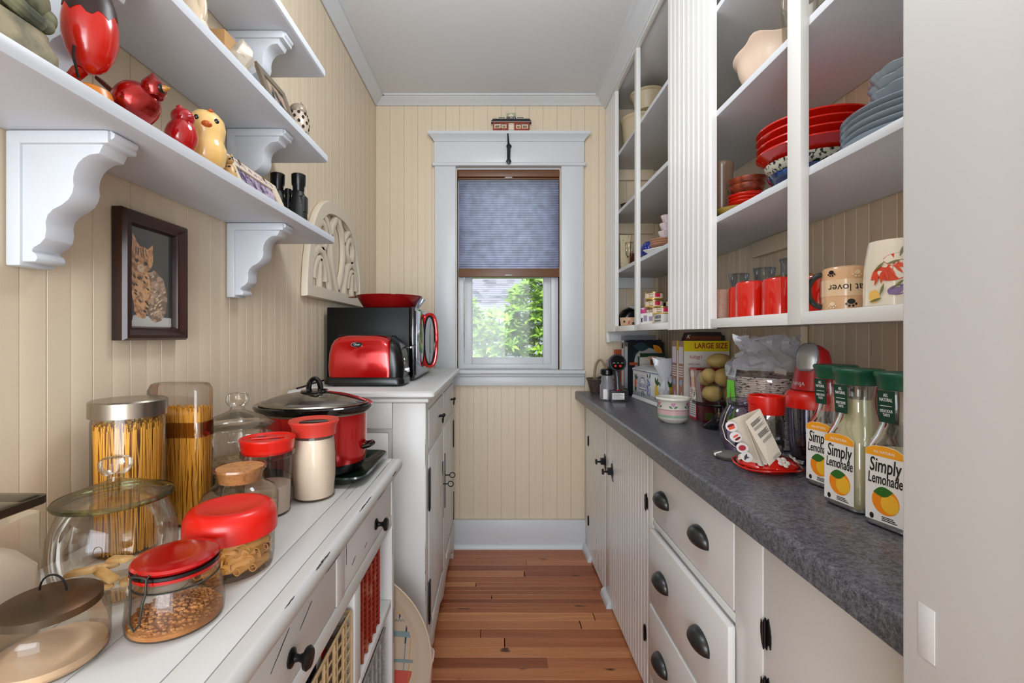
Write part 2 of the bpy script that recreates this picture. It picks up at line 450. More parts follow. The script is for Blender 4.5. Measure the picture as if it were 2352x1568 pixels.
# ------------------------------------------------------------------ the window
win = MB()
win.prism([(-0.357, 0.953), (-0.357, 0.953)] [:1] + [(-0.357, 2.245), (WX0 - 0.006, 2.245), (WX0 - 0.006, 0.953)], YB - 0.028, YB - 0.007, 'y')
w1 = struct('window_1', MB().box(WX0 - 0.02, WX0, YB + 0.002, YB + 0.14, WZ0 - 0.02, WZ1 + 0.02).box(WX1, WX1 + 0.02, YB + 0.002, YB + 0.14, WZ0 - 0.02, WZ1 + 0.02)
            .box(WX0, WX1, YB + 0.002, YB + 0.14, WZ1, WZ1 + 0.02).box(WX0, WX1, YB + 0.01, YB + 0.14, WZ0 - 0.02, WZ0), TRIM)
part('casing', MB().box(-0.357, WX0 - 0.006, YB - 0.030, YB - 0.0072, 1.047, 2.243), TRIM, w1, bevel=0.003)
part('casing', MB().box(WX1 + 0.006, 0.5165, YB - 0.030, YB - 0.0072, 1.047, 2.243), TRIM, w1, bevel=0.003)
part('head_board', MB().box(-0.360, 0.520, YB - 0.034, YB - 0.0072, 2.262, 2.385), TRIM, w1, bevel=0.002)
part('head_bead', MB().box(-0.372, 0.532, YB - 0.044, YB - 0.0072, 2.241, 2.262), TRIM, w1, bevel=0.007, seg=3)
cap = [(YB - 0.0072, 2.385), (YB - 0.036, 2.385), (YB - 0.040, 2.392), (YB - 0.046, 2.400), (YB - 0.060, 2.412), (YB - 0.068, 2.418), (YB - 0.068, 2.434), (YB - 0.0072, 2.434)]
R = []
for k, (x0, x1) in enumerate(((0, 0),)):
    prof = cap
ext_ = [(-0.362, 0.0), (-0.364, 0.002), (-0.366, 0.005), (-0.371, 0.010), (-0.382, 0.022), (-0.390, 0.03), (-0.390, 0.03), (-0.362, 0)]
caps = MB(); half = 0.362
vsl = [(-0.360 - max(0, (YB - 0.036 - yq)), yq, zq) for yq, zq in cap]; vsr = [(0.520 + max(0, (YB - 0.036 - yq)), yq, zq) for yq, zq in cap]
caps.rings([vsl, vsr])
part('cornice', caps, TRIM, w1)
part('stool', MB().box(-0.295, 0.523, YB - 0.064, YB + 0.02, 1.024, 1.046), TRIM, w1, bevel=0.006, seg=3)
part('apron', MB().box(-0.357, 0.523, YB - 0.030, YB - 0.0072, 0.953, 1.010), TRIM, w1, bevel=0.002)
part('apron_moulding', MB().box(-0.357, 0.523, YB - 0.045, YB - 0.0072, 1.008, 1.0245), TRIM, w1, bevel=0.006, seg=3)
part('inner_stop', MB().box(WX0, WX0 + 0.036, YB + 0.045, YB + 0.062, WZ0, WZ1), TRIM, w1, bevel=0.003)
part('inner_stop', MB().box(WX1 - 0.044, WX1, YB + 0.045, YB + 0.062, WZ0, WZ1), TRIM, w1, bevel=0.003)
GX0, GX1, GZ0 = X(1085, 2.79), X(1247, 2.79), Z(820, 2.79)
part('sash', MB().box(GX0 - 0.048, GX0, YB + 0.066, YB + 0.10, WZ0 + 0.002, 1.62), TRIM, w1, bevel=0.004)
part('sash', MB().box(GX1, GX1 + 0.055, YB + 0.066, YB + 0.10, WZ0 + 0.002, 1.62), TRIM, w1, bevel=0.004)
part('sash', MB().box(GX0, GX1, YB + 0.066, YB + 0.10, WZ0 + 0.002, GZ0), TRIM, w1, bevel=0.004)
part('sash', MB().box(GX0 - 0.05, GX1 + 0.055, YB + 0.066, YB + 0.135, 1.60, 1.64), TRIM, w1, bevel=0.004)
part('bottom_rail', MB().box(WX0 + 0.002, WX1 - 0.002, YB + 0.05, YB + 0.068, WZ0 + 0.001, WZ0 + 0.030), TRIM, w1, bevel=0.003)
part('upper_sash', MB().box(GX0 - 0.045, GX0, YB + 0.102, YB + 0.135, 1.64, WZ1).box(GX1, GX1 + 0.055, YB + 0.102, YB + 0.135, 1.64, WZ1).box(GX0, GX1, YB + 0.102, YB + 0.135, WZ1 - 0.05, WZ1), TRIM, w1)
PANE = glassmat('window_glass', 'FFFFFF', ecol='C8D4CC', refl=0.02)
part('pane', MB().box(GX0, GX1, YB + 0.082, YB + 0.086, GZ0, 1.60), PANE, w1)
part('pane', MB().box(GX0, GX1, YB + 0.118, YB + 0.122, 1.64, WZ1 - 0.05), PANE, w1)

# ------------------------------------------------------------------ door jamb of the pantry, where the camera stands
dj = struct('door_1', MB().box(0.437, 0.60, -0.35, 0.490, 0, ZC), mat('jamb_paint', 'C4C4C4', 0.5, bump=0.15, bscale=9, var=0.015, vscale=2), bevel=0.004)
part('stop_moulding', MB().box(0.425, 0.437, 0.30, 0.345, 0, 2.05), TRIM, dj, bevel=0.003)
part('strike_plate', MB().box(0.4362, 0.4372, 0.452, 0.470, 0.918, 0.972), mat('jamb_paint', 'C4C4C4'), dj, bevel=0.0004)

# ------------------------------------------------------------------ crown above the right cabinet run is built with the cabinet
# ================================================================== UPPER CABINET
XU = 0.650; UT = 0.019; ZB0, ZB1 = 1.270, 1.297; ZT = 2.575
cab = thing('wall_cabinet', 'tall white open-fronted cabinet with shelves along the wall above the grey counter', 'cabinet', (0, 0, 0))
YN = 0.50                                    # near end, behind the door jamb
def bx(name, x0, x1, y0, y1, z0, z1, m=CAB, b=0.0015): return part(name, MB().box(x0, x1, y0, y1, z0, z1), m, cab, bevel=b)
def reeded(y0, y1, nb, z0, z1):
    """face panel with a beaded front"""
    pr = [(XU + UT, y0), (XU + UT, y1)]
    wd = (y1 - y0) / nb
    out = []
    for i in range(nb):
        a = y1 - i * wd; b = a - wd
        out += [(XU, a - 0.0005), (XU, b + 0.011), (XU + 0.003, b + 0.0095), (XU + 0.0005, b + 0.007), (XU + 0.0005, b + 0.004), (XU + 0.004, b + 0.001)]
    return MB().prism([(x, y) for x, y in pr] + out, z0, z1, 'z')
p = part('face_panel', reeded(2.470, YB - 0.009, 6, ZB0, ZT), CAB, cab, angle=20)
p2 = part('face_panel', reeded(1.375, 1.715, 9, ZB0 - 0.002, ZT), CAB, cab, angle=20)
bx('stile', XU, XU + UT, 2.096, 2.129, ZB0, ZT)
bx('stile', XU, XU + UT, 0.970, 1.014, ZB0, ZT)
bx('stile', XU, XU + UT, YN, 0.62, ZB0, ZT)
OPEN = ((2.129, 2.470), (1.715, 2.096), (1.014, 1.375), (0.62, 0.970))
for a, b in OPEN:
    bx('bottom_rail', XU, XU + UT, a, b, ZB0, ZB1)
bx('top_rail', XU, XU + UT, YN, YB - 0.01, ZT, 2.63)
bx('bottom_shelf', XU + UT, XR - 0.008, YN, YB - 0.01, ZB1 - 0.02, ZB1 - 0.0005, CABIN)
for z in (1.606, 1.926, 2.242):
    part('shelf', MB().box(XU + UT - 0.001, XR - 0.008, YN, YB - 0.01, z - 0.0185, z), SHELF, cab, bevel=0.0015)
bx('cabinet_top', XU + UT, XR - 0.008, YN, YB - 0.01, ZT + 0.01, ZT + 0.028, CABIN)
# cleats under the shelves on the walls
for z in (1.606, 1.926, 2.242, ):
    bx('cleat', XU + UT + 0.006, 0.93, YB - 0.027, YB - 0.0075, z - 0.0185 - 0.062, z - 0.0185, WALL if z > 1.7 else CABIN)
bx('cleat', XR - 0.026, XR - 0.0085, 1.40, 1.68, 1.532, 1.587, WALL)
bx('cleat', XU + 0.02, 0.90, YB - 0.03, YB - 0.0075, ZB0 - 0.058, ZB0 + 0.006, CABIN)
bx('end_bracket', XU, XU + 0.02, YB - 0.045, YB - 0.0075, ZB0 - 0.062, ZB0, CAB)
bx('cleat', XR - 0.03, XR - 0.0075, 1.40, 1.47, ZB0 - 0.055, ZB0 + 0.006, WALL)
# crown running along the top of the cabinet
cz = ZC; p = 0.070
prof = [(XU + 0.01, ZT + 0.012), (XU - 0.004, ZT + 0.012), (XU - 0.010, ZT + 0.020), (XU - 0.010, ZT + 0.026), (XU - 0.022, ZT + 0.034), (XU - 0.040, ZT + 0.045), (XU - 0.052, ZT + 0.058),
        (XU - 0.060, ZT + 0.060), (XU - p, ZT + 0.063), (XU - p, cz), (XU + 0.01, cz)]
struct('trim_3', MB().prism(prof, YN - 0.01, YB - 0.001, 'y'), TRIM)

# ================================================================== COUNTER AND BASE CABINETS
ct = MB()
pr = [(0.471, 0.876), (0.4725, 0.874), (XR - 0.008, 0.874), (XR - 0.008, 0.920), (0.481, 0.920), (0.4765, 0.9187), (0.4725, 0.9155), (0.471, 0.911)]
ct.prism(pr, YN - 0.01, YB - 0.008, 'y')
top = single('countertop', 'long speckled charcoal countertop on the white base cabinets', 'countertop', ct, COUNTER)
part('backsplash', MB().box(XR - 0.030, XR - 0.0085, YN, 1.20, 0.9203, 1.030), COUNTER, top, bevel=0.002)
part('backsplash_cap', MB().box(XR - 0.036, XR - 0.0085, YN, 1.20, 1.0305, 1.043), mat('brown_wood_strip', '5A3A30', 0.4), top, bevel=0.003)

XF = 0.528
base = thing('base_cabinet', 'white base cabinet of beadboard doors and drawers under the charcoal counter', 'cabinet', (0, 0, 0))
def bc(name, x0, x1, y0, y1, z0, z1, m=CAB, b=0.002, **k): return part(name, MB().box(x0, x1, y0, y1, z0, z1), m, base, bevel=b, **k)
bc('carcass', XF + 0.022, XR - 0.009, YN, YB - 0.032, 0.0, 0.873)
bc('stile', XF, XF + 0.0215, 2.585, YB - 0.030, 0.0, 0.873)
bc('stile', XF, XF + 0.0215, 2.075, 2.175, 0.0, 0.873)
bc('stile', XF, XF + 0.0215, 1.528, 1.575, 0.0, 0.873)
bc('stile', XF, XF + 0.0215, 0.90, 1.003, 0.0, 0.873)
def bead_door(y0, y1, nb, name='door', z0=0.012, z1=0.872):
    wd = (y1 - y0) / nb; e = 0.0022
    d = part(name, MB().box(XF + 0.006, XF + 0.0212, y0, y1, z0, z1), CAB, base)
    pr = [(0, 0.0003), (-0.006 + e, 0.0003), (-0.006, e), (-0.006, wd - e), (-0.006 + e, wd - 0.0003), (0, wd - 0.0003)]
    me = MB().prism(pr, z0, z1, 'z').mesh('board', CAB)
    for i in range(nb): link('board', me, d, (XF + 0.0058, y0 + i * wd, 0))
    return d
d1 = bead_door(2.178, 2.582, 12)
d2 = bead_door(1.578, 2.072, 15)
d3 = part('door', MB().box(XF + 0.001, XF + 0.0212, YN, 0.897, 0.012, 0.872), CAB, base, bevel=0.002)
def hinge(par, y, z, s=1.0):
    out = [(-0.016, 0.004), (-0.013, 0.018), (-0.008, 0.034), (-0.004, 0.026), (0.003, 0.030), (0.004, 0.020), (0.012, 0.012), (0.015, 0.020), (0.017, 0.004),
           (0.016, -0.010), (0.013, -0.024), (0.008, -0.036), (0.005, -0.024), (-0.003, -0.030), (-0.005, -0.020), (-0.012, -0.016), (-0.015, -0.022), (-0.016, -0.008)]
    m = MB().prism([(y + a * s, z + b * s) for a, b in out], XF - 0.0015, XF + 0.001, 'x')
    h = part('hinge', m, IRON, par)
    part('hinge_pin', MB().tube([(XF - 0.003, y, z - 0.026 * s), (XF - 0.003, y, z + 0.026 * s)], 0.0035, 8), IRON, h)
for yy_, zz_, dd in ((2.58, Z(1012, 2.58), d1), (2.58, Z(1195, 2.58), d1), (1.592, Z(1152, 1.592), d2), (1.605, Z(1452, 1.605), d2), (0.888, Z(1455, 0.888), d3), (0.888, Z(1095, .888) - 0.42, d3)):
    hinge(dd, yy_, zz_)
def latch(par, y, z):
    h = part('latch', MB().prism([(y - 0.013, z - 0.03), (y - 0.016, z - 0.04), (y + 0.012, z - 0.022), (y + 0.016, z + 0.012), (y + 0.012, z + 0.03), (y, z + 0.038), (y - 0.012, z + 0.028), (y - 0.016, z)], XF - 0.003, XF + 0.001, 'x'), IRON, par)
    m = MB().box(XF - 0.022, XF - 0.002, y - 0.011, y + 0.011, z - 0.012, z + 0.016)
    m.tube([(XF - 0.020, y, z), (XF - 0.040, y, z)], [0.005, 0.004], 10)
    m.tube([(XF - 0.038, y, z), (XF - 0.040, y, z), (XF - 0.046, y, z), (XF - 0.048, y, z)], [0.004, 0.013, 0.013, 0.006], 14)
    part('latch_knob', m, IRON, h)
latch(d1, 2.19, Z(1060, 2.19)); latch(d2, 2.055, Z(1083, 2.055))
def cup(par, y, z, x):
    R = []; n = 14
    for i in range(7):
        t = i / 6 * PI / 2
        rx = 0.030 * math.cos(t); ry = 0.047 * math.cos(t) if i < 6 else 0.0
        zz = 0.030 * math.sin(t)
        if i == 6: R.append([(x - 0.0, y, z + zz)])
        else: R.append([(x - abs(rx) * math.sin(PI * k / n) if True else 0, y + ry * math.cos(PI * k / n), z + zz - 0.0) for k in range(n + 1)])
    m = MB()
    vs = []; fs = []
    for r in R[:-1]: vs += r
    vs += R[-1]; K = n + 1
    for i in range(5):
        for k in range(n): fs.append((i * K + k, i * K + k + 1, (i + 1) * K + k + 1, (i + 1) * K + k))
    for k in range(n): fs.append((5 * K + k, 5 * K + k + 1, 6 * K))
    # skirt dropping below
    o = len(vs); vs += [(x - 0.024 * math.sin(PI * k / n), y + 0.046 * math.cos(PI * k / n), z - 0.012) for k in range(K)]
    for k in range(n): fs.append((k, k + 1, o + k + 1, o + k))
    m.add(vs, fs)
    me = m.mesh('cup_pull', PEWTER, angle=60)
    o_ = link('cup_pull', me, par); sm = o_.modifiers.new('s', 'SOLIDIFY'); sm.thickness = 0.0025
    return o_
dr1 = bc('drawer', XF - 0.001, XF + 0.021, 1.008, 1.524, 0.637, 0.871)
cup(dr1, 1.43, 0.725, XF - 0.001); cup(dr1, 1.17, 0.727, XF - 0.001)
bc('rail', XF, XF + 0.0215, 1.003, 1.528, 0.612, 0.632)
dr2 = bc('drawer', XF - 0.020, XF - 0.001, 0.995, 1.505, 0.374, 0.610, b=0.006)
cup(dr2, 1.385, 0.492, XF - 0.020); cup(dr2, 1.125, 0.492, XF - 0.020)
dr3 = bc('drawer', XF - 0.020, XF - 0.001, 0.995, 1.510, 0.130, 0.362, b=0.006)
cup(dr3, 1.39, 0.240, XF - 0.020); cup(dr3, 1.125, 0.240, XF - 0.020)
bc('drawer_side', XF, XF + 0.02, 1.01, 1.50, 0.14, 0.60)
bc('toe_rail', XF, XF + 0.0215, 1.003, 1.528, 0.0, 0.125)
for a, b in ((2.50, 2.668), (2.075, 2.20)):
    q = [(XF, 0.0)] + [(XF - 0.022 * math.cos(t), 0.034 * math.sin(t)) for t in [i * PI / 12 for i in range(7)]]
    part('shoe_moulding', MB().prism(q, a, b, 'y'), TRIM, base)

# ================================================================== LEFT OPEN SHELVES
def lshelf(z, yend, label, ystart):
    xs = -0.523 if z < 1.7 else -0.530
    s_ = thing('wall_shelf', label, 'shelf', (XL + 0.007, 0, z))
    dpt = xs - (XL + 0.007)
    pr = [(0, -0.026), (dpt - 0.007, -0.026), (dpt - 0.001, -0.022), (dpt, -0.016), (dpt, -0.008), (dpt - 0.001, -0.003), (dpt - 0.006, 0), (0, 0)]
    part('shelf_board', MB().prism(pr, ystart, yend, 'y'), SHELF, s_)
    for yb in (0.66, 1.20):
        # bracket profile: (out from wall, down)
        P = [(0, 0)] + [(0.150, 0), (0.156, -0.004), (0.155, -0.010), (0.148, -0.015), (0.139, -0.020), (0.135, -0.028), (0.133, -0.033)]
        P += [(0.130 - 0.035 * math.sin(t) * 1.0, -0.033 - 0.0 - 0.036 * (1 - math.cos(t))) for t in [i * PI / 2 / 5 for i in range(1, 6)]]
        P += [(0.096, -0.080), (0.094, -0.090), (0.088, -0.100), (0.078, -0.108), (0.066, -0.114), (0.058, -0.122), (0.055, -0.132), (0.056, -0.144), (0.054, -0.156), (0.047, -0.164), (0.038, -0.169), (0.034, -0.174), (0.041, -0.178), (0.043, -0.185), (0.040, -0.190), (0, -0.190)]
        b_ = part('bracket', MB().prism([(a, c - 0.0265) for a, c in P], yb, yb + 0.045, 'y'), SHELF, s_, bevel=0.0015)
        part('bracket_back', MB().box(0.0005, 0.022, yb - 0.004, yb + 0.049, -0.0265 - 0.196, -0.0268), SHELF, b_, bevel=0.003)
        part('bracket_cap', MB().box(0.001, 0.150, yb - 0.005, yb + 0.050, -0.0265 - 0.020, -0.0267), SHELF, b_, bevel=0.004)
    return s_
lshelf(1.570, 1.478, 'lowest white wall shelf, holding red birds and binoculars', 0.12)
lshelf(1.818, 1.438, 'middle white wall shelf, holding the pierced owl and bronze frame', 0.12)
lshelf(2.076, 1.4165, 'topmost white wall shelf, with nothing seen on it', 0.12)
# ================================================================== HUTCH AT THE FAR LEFT
HX0, HX1 = -0.700, -0.235; HY0, HY1 = 1.545, 2.60; HZ = 1.060
hu = thing('sideboard', 'tall distressed white cupboard carrying the microwave, near the window', 'cupboard', (0, 0, 0))
def hp(name, x0, x1, y0, y1, z0, z1, b=0.002, m=DIST, **k): return part(name, MB().box(x0, x1, y0, y1, z0, z1), m, hu, bevel=b, **k)
pt = []
part('top', MB().rings([rr((HX1 + 0.03 - HX0) / 2, (HY1 - HY0 + 0.05) / 2, 0.012, z, 3, (HX0 + HX1 + 0.03) / 2, (HY0 + HY1) / 2) if i in (1, 2) else
     rr((HX1 + 0.018 - HX0) / 2, (HY1 - HY0 + 0.03) / 2, 0.008, z, 3, (HX0 + HX1 + 0.018) / 2, (HY0 + HY1) / 2)
     for i, z in enumerate((HZ - 0.026, HZ - 0.018, HZ - 0.006, HZ))]), DIST, hu)
hp('neck_moulding', HX0, HX1 + 0.010, HY0 - 0.012, HY1, HZ - 0.040, HZ - 0.026, 0.005)
hp('carcass', HX0, HX1 - 0.022, HY0 + 0.02, HY1 - 0.005, 0.13, HZ - 0.041)
# near side: frame and raised panel
hp('corner_post', HX1 - 0.115, HX1 - 0.0005, HY0 - 0.004, HY0 + 0.0195, 0.0, HZ - 0.041, 0.005)
hp('corner_post', HX0, HX0 + 0.06, HY0 - 0.002, HY0 + 0.0195, 0.0, HZ - 0.041, 0.003)
hp('side_rail', HX0 + 0.061, HX1 - 0.116, HY0, HY0 + 0.0195, 0.93, HZ - 0.041, 0.003)
hp('side_rail', HX0 + 0.061, HX1 - 0.116, HY0, HY0 + 0.0195, 0.12, 0.22, 0.003)
hp('side_panel', HX0 + 0.075, HX1 - 0.13, HY0 + 0.006, HY0 + 0.0195, 0.235, 0.915, 0.004)
# front facing the aisle
FX = HX1 - 0.021
def front_box(name, y0, y1, z0, z1, d=0.020, par=None, b=0.002): return part(name, MB().box(FX, FX + d, y0, y1, z0, z1), DIST, par or hu, bevel=b)
ym = (HY0 + HY1) / 2
for a, b in ((HY0 + 0.02, HY0 + 0.075), (ym - 0.02, ym + 0.02), (HY1 - 0.06, HY1 - 0.005)):
    front_box('stile', a, b, 0.13, HZ - 0.041, 0.017)
front_box('rail', HY0 + 0.0755, ym - 0.0205, 0.985, HZ - 0.041, 0.016); front_box('rail', ym + 0.0205, HY1 - 0.0605, 0.985, HZ - 0.041, 0.016)
front_box('rail', HY0 + 0.0755, ym - 0.0205, 0.825, 0.842, 0.016); front_box('rail', ym + 0.0205, HY1 - 0.0605, 0.825, 0.842, 0.016)
def pull(par, y, z):
    m = MB().ell((FX + 0.022, y, z), (0.004, 0.012, 0.015), 10, 6)
    k = part('ring_pull', m, IRON, par)
    part('finial', MB().tube([(FX + 0.022, y - 0.012, z + 0.002), (FX + 0.045, y - 0.012, z + 0.004)], 0.0035, 8).ell((FX + 0.047, y - 0.012, z + 0.005), 0.007, 8, 6)
         .tube([(FX + 0.022, y + 0.012, z + 0.002), (FX + 0.045, y + 0.012, z + 0.004)], 0.0035, 8).ell((FX + 0.047, y + 0.012, z + 0.005), 0.007, 8, 6)
         .tube([(FX + 0.044, y + 0.014 * math.cos(a), z - 0.004 + 0.020 * math.sin(a)) for a in [PI + i * PI / 8 for i in range(9)]], 0.0028, 8), IRON, k)
for a, b in ((HY0 + 0.078, ym - 0.022), (ym + 0.022, HY1 - 0.063)):
    d = front_box('drawer', a, b, 0.846, 0.982, 0.020, b=0.003)
    R = [[(FX + 0.020, y, z) for y, z in ((a + 0.02, 0.866), (b - 0.02, 0.866), (b - 0.02, 0.962), (a + 0.02, 0.962))],
         [(FX + 0.028, y, z) for y, z in ((a + 0.045, 0.889), (b - 0.045, 0.889), (b - 0.045, 0.939), (a + 0.045, 0.939))]]
    part('raised_field', MB().rings(R), DIST, hu)
    pull(d, (a + b) / 2, 0.92)
    dd = front_box('door', a, b, 0.175, 0.822, 0.020, b=0.003)
    # raised field with an ogee arched head
    yc = (a + b) / 2; hw = (b - a) / 2
    def arch(hw_, z0, zs, zt):
        pts = [(yc - hw_, z0), (yc + hw_, z0), (yc + hw_, zs)]
        for i in range(1, 12):
            t = i / 12; yy_ = yc + hw_ - 2 * hw_ * t
            pts.append((yy_, zs + (zt - zs) * (math.sin(PI * t) ** 2.2)))
        pts.append((yc - hw_, zs)); return pts
    A = arch(hw - 0.055, 0.235, 0.66, 0.775); B = arch(hw - 0.085, 0.268, 0.64, 0.735)
    part('raised_panel', MB().rings([[(FX + 0.0202, y, z) for y, z in A], [(FX + 0.029, y, z) for y, z in B]]), DIST, hu)
    lo = part('lower_field', MB().box(FX + 0.0202, FX + 0.026, a + 0.06, b - 0.06, 0.19, 0.215), DIST, hu, bevel=0.003)
    s_ = 1 if a < ym - 0.1 else -1
    yh = (a - 0.002) if a < ym - 0.1 else (b + 0.002)
    for z in (0.70, 0.30):
        h = part('hinge', MB().box(FX + 0.0195, FX + 0.025, yh - 0.014, yh + 0.014, z - 0.075, z + 0.075), IRON, dd, bevel=0.003)
    yk = (b - 0.018) if a < ym - 0.1 else (a + 0.018)
    zk = 0.585 if a < ym - 0.1 else 0.60
    pl = part('key_plate', MB().box(FX + 0.0202, FX + 0.0235, yk - 0.007, yk + 0.007, zk - 0.15, zk + 0.10), IRON, dd, bevel=0.001)
    part('key', MB().tube([(FX + 0.022, yk, zk), (FX + 0.045, yk, zk)], 0.003, 8)
         .tube([(FX + 0.056 + 0.012 * math.cos(t), yk + 0.0, zk + 0.012 * math.sin(t)) for t in [i * 2 * PI / 16 for i in range(16)]], 0.0022, 6, closed=True), IRON, pl)
# scalloped apron and feet
ap = [(HY0 + 0.02, 0.17), (HY0 + 0.02, 0.0), (HY0 + 0.05, 0.0), (HY0 + 0.06, 0.03), (HY0 + 0.10, 0.065), (HY0 + 0.16, 0.085), (HY0 + 0.20, 0.07), (HY0 + 0.24, 0.09), (ym - 0.12, 0.10), (ym - 0.06, 0.075), (ym, 0.06),
      (ym + 0.06, 0.075), (ym + 0.12, 0.10), (HY1 - 0.24, 0.09), (HY1 - 0.20, 0.07), (HY1 - 0.16, 0.085), (HY1 - 0.10, 0.065), (HY1 - 0.06, 0.03), (HY1 - 0.055, 0.0), (HY1 - 0.005, 0.0), (HY1 - 0.005, 0.17)]
part('apron', MB().prism(ap, FX, FX + 0.0195, 'x'), DIST, hu, bevel=0.002)
part('back_foot', MB().box(HX1 - 0.075, HX1 - 0.022, HY1 - 0.05, HY1 - 0.006, 0.0, 0.129), DIST, hu, bevel=0.004)
def worn(par, segs, n='worn_paint'):
    """short chips where the paint is rubbed through, as thin uneven slivers"""
    m = MB(); r_ = random.Random(3)
    for (a, b, wd, up) in segs:
        a = Vector(a); b = Vector(b); up = Vector(up); k = max(5, int((b - a).length / 0.005))
        t = (b - a).normalized(); nn = t.cross(up).normalized()
        L_ = []; R_ = []
        for i in range(k + 1):
            p = a.lerp(b, i / k); e = max(0.0, math.sin(PI * i / k)) ** 0.5
            L_.append(p + up * wd * 0.75 * e * r_.uniform(-0.1, 1)); R_.append(p - up * wd * 0.75 * e * r_.uniform(0.12, 1))
        pts = L_ + R_[::-1]
        m.rings([[tuple(p - nn * 0.0004) for p in pts], [tuple(p + nn * 0.0004) for p in pts]])
    o = part(n, m, WORN, par); o['kind'] = 'stuff'; return o
yN = HY0 - 0.0042
worn(hu, [((HX1 - 0.002, yN, 0.90), (HX1 - 0.002, yN, 0.80), 0.0012, (1, 0, 0)), ((HX1 - 0.002, yN, 0.55), (HX1 - 0.002, yN, 0.33), 0.0014, (1, 0, 0)),
          ((HX1 - 0.112, yN, 0.72), (HX1 - 0.112, yN, 0.60), 0.0008, (1, 0, 0)), ((HX1 - 0.113, yN, 0.45), (HX1 - 0.113, yN, 0.30), 0.0010, (1, 0, 0)),
          ((HX1 - 0.25, HY0 - 0.0005, 0.932), (HX1 - 0.19, HY0 - 0.0005, 0.932), 0.0008, (0, 0, 1)),
          ((HX1 - 0.18, HY0 - 0.0255, HZ - 0.019), (HX1 - 0.08, HY0 - 0.0255, HZ - 0.019), 0.0010, (0, 0, 1))])

# ================================================================== CONSOLE TABLE IN FRONT
TZ = 0.887; TY1 = 1.34; TX1 = -0.272; TY0 = 0.22; TX0 = -0.702
tb = thing('console_table', 'distressed white console table with drawers and open cubbies, jars standing on it', 'table', (0, 0, 0))
def tp(name, x0, x1, y0, y1, z0, z1, b=0.002, m=DIST, par=None): return part(name, MB().box(x0, x1, y0, y1, z0, z1), m, par or tb, bevel=b)
tp('top_core', TX0, TX1 - 0.016, TY0, TY1 - 0.008, TZ - 0.028, TZ - 0.006, m=DIST)
tp('groove', TX0 + 0.004, TX1 - 0.02, TY0 + 0.002, TY1 - 0.03, TZ - 0.0059, TZ - 0.0035, b=0, m=GAP)
xs = [TX0, -0.640, -0.545, -0.447, -0.3475, -0.3015]
for a, b in zip(xs[:-1], xs[1:]):
    tp('plank', a + 0.0008, b - 0.0008, TY0, TY1 - 0.0465, TZ - 0.0034, TZ, b=0.0008)
tp('plank', TX0, -0.3015, TY1 - 0.0455, TY1 - 0.008, TZ - 0.0034, TZ, b=0.0008)
ring = lambda d, z: [(-0.3005, TY0, z), (TX1 - d, TY0, z), (TX1 - d, TY1 - d - 0.006, z), (TX1 - d - 0.006, TY1 - d, z), (-0.3005, TY1 - d, z)]
part('front_edge', MB().rings([ring(0.012, TZ - 0.031), ring(0.003, TZ - 0.027), ring(0, TZ - 0.018), ring(0.0005, TZ - 0.009), ring(0.005, TZ - 0.002), ring(0.011, TZ)]), DIST, tb, angle=50)
tp('edge_moulding', TX0 + 0.01, -0.287, TY0 + 0.01, TY1 - 0.018, TZ - 0.040, TZ - 0.0315, 0.003)
TF = -0.295
tp('end_panel', TX0 + 0.005, TF, 1.296, 1.322, 0.0, TZ - 0.0405)
tp('end_panel', TX0 + 0.005, TF, 0.245, 0.27, 0.0, TZ - 0.0405)
tp('divider', TX0 + 0.005, TF, 0.849, 0.892, 0.739, TZ - 0.0405)
tp('back_panel', TX0, TX0 + 0.006, TY0 + 0.03, 1.295, 0.08, TZ - 0.0405)
tp('rail', TF - 0.02, TF - 0.0005, 0.271, 1.295, 0.705, 0.738)
for a, b in ((1.001, 1.295), (0.271, 0.957)):
    tp('shelf', TX0 + 0.007, TF - 0.002, a, b, 0.475, 0.495)
    tp('bottom_shelf', TX0 + 0.007, TF - 0.002, a, b, 0.10, 0.12)
for a, b, st in ((0.893, 1.295, 1), (0.271, 0.848, 0)):
    d = tp('drawer', TF - 0.02, TF - 0.002, a + 0.002, b - 0.002, 0.741, TZ - 0.042, 0.002)
    yk, zk = (1.129, 0.779) if st else (0.660, 0.779)
    part('knob', MB().lathe([(0, 0), (0.0135, 0.0005), (0.0135, 0.003), (0.006, 0.007), (0.0048, 0.013), (0.007, 0.018), (0.015, 0.022), (0.0165, 0.026), (0.013, 0.030), (0, 0.0315)], 18).warp(lambda x, y, z: (TF - 0.002 + z, yk + x, zk + y)), IRON, d)
tp('divider', TX0 + 0.01, TF - 0.001, 0.958, 1.0, 0.496, 0.704)
tp('divider', TX0 + 0.01, TF - 0.001, 0.958, 1.0, 0.121, 0.474)
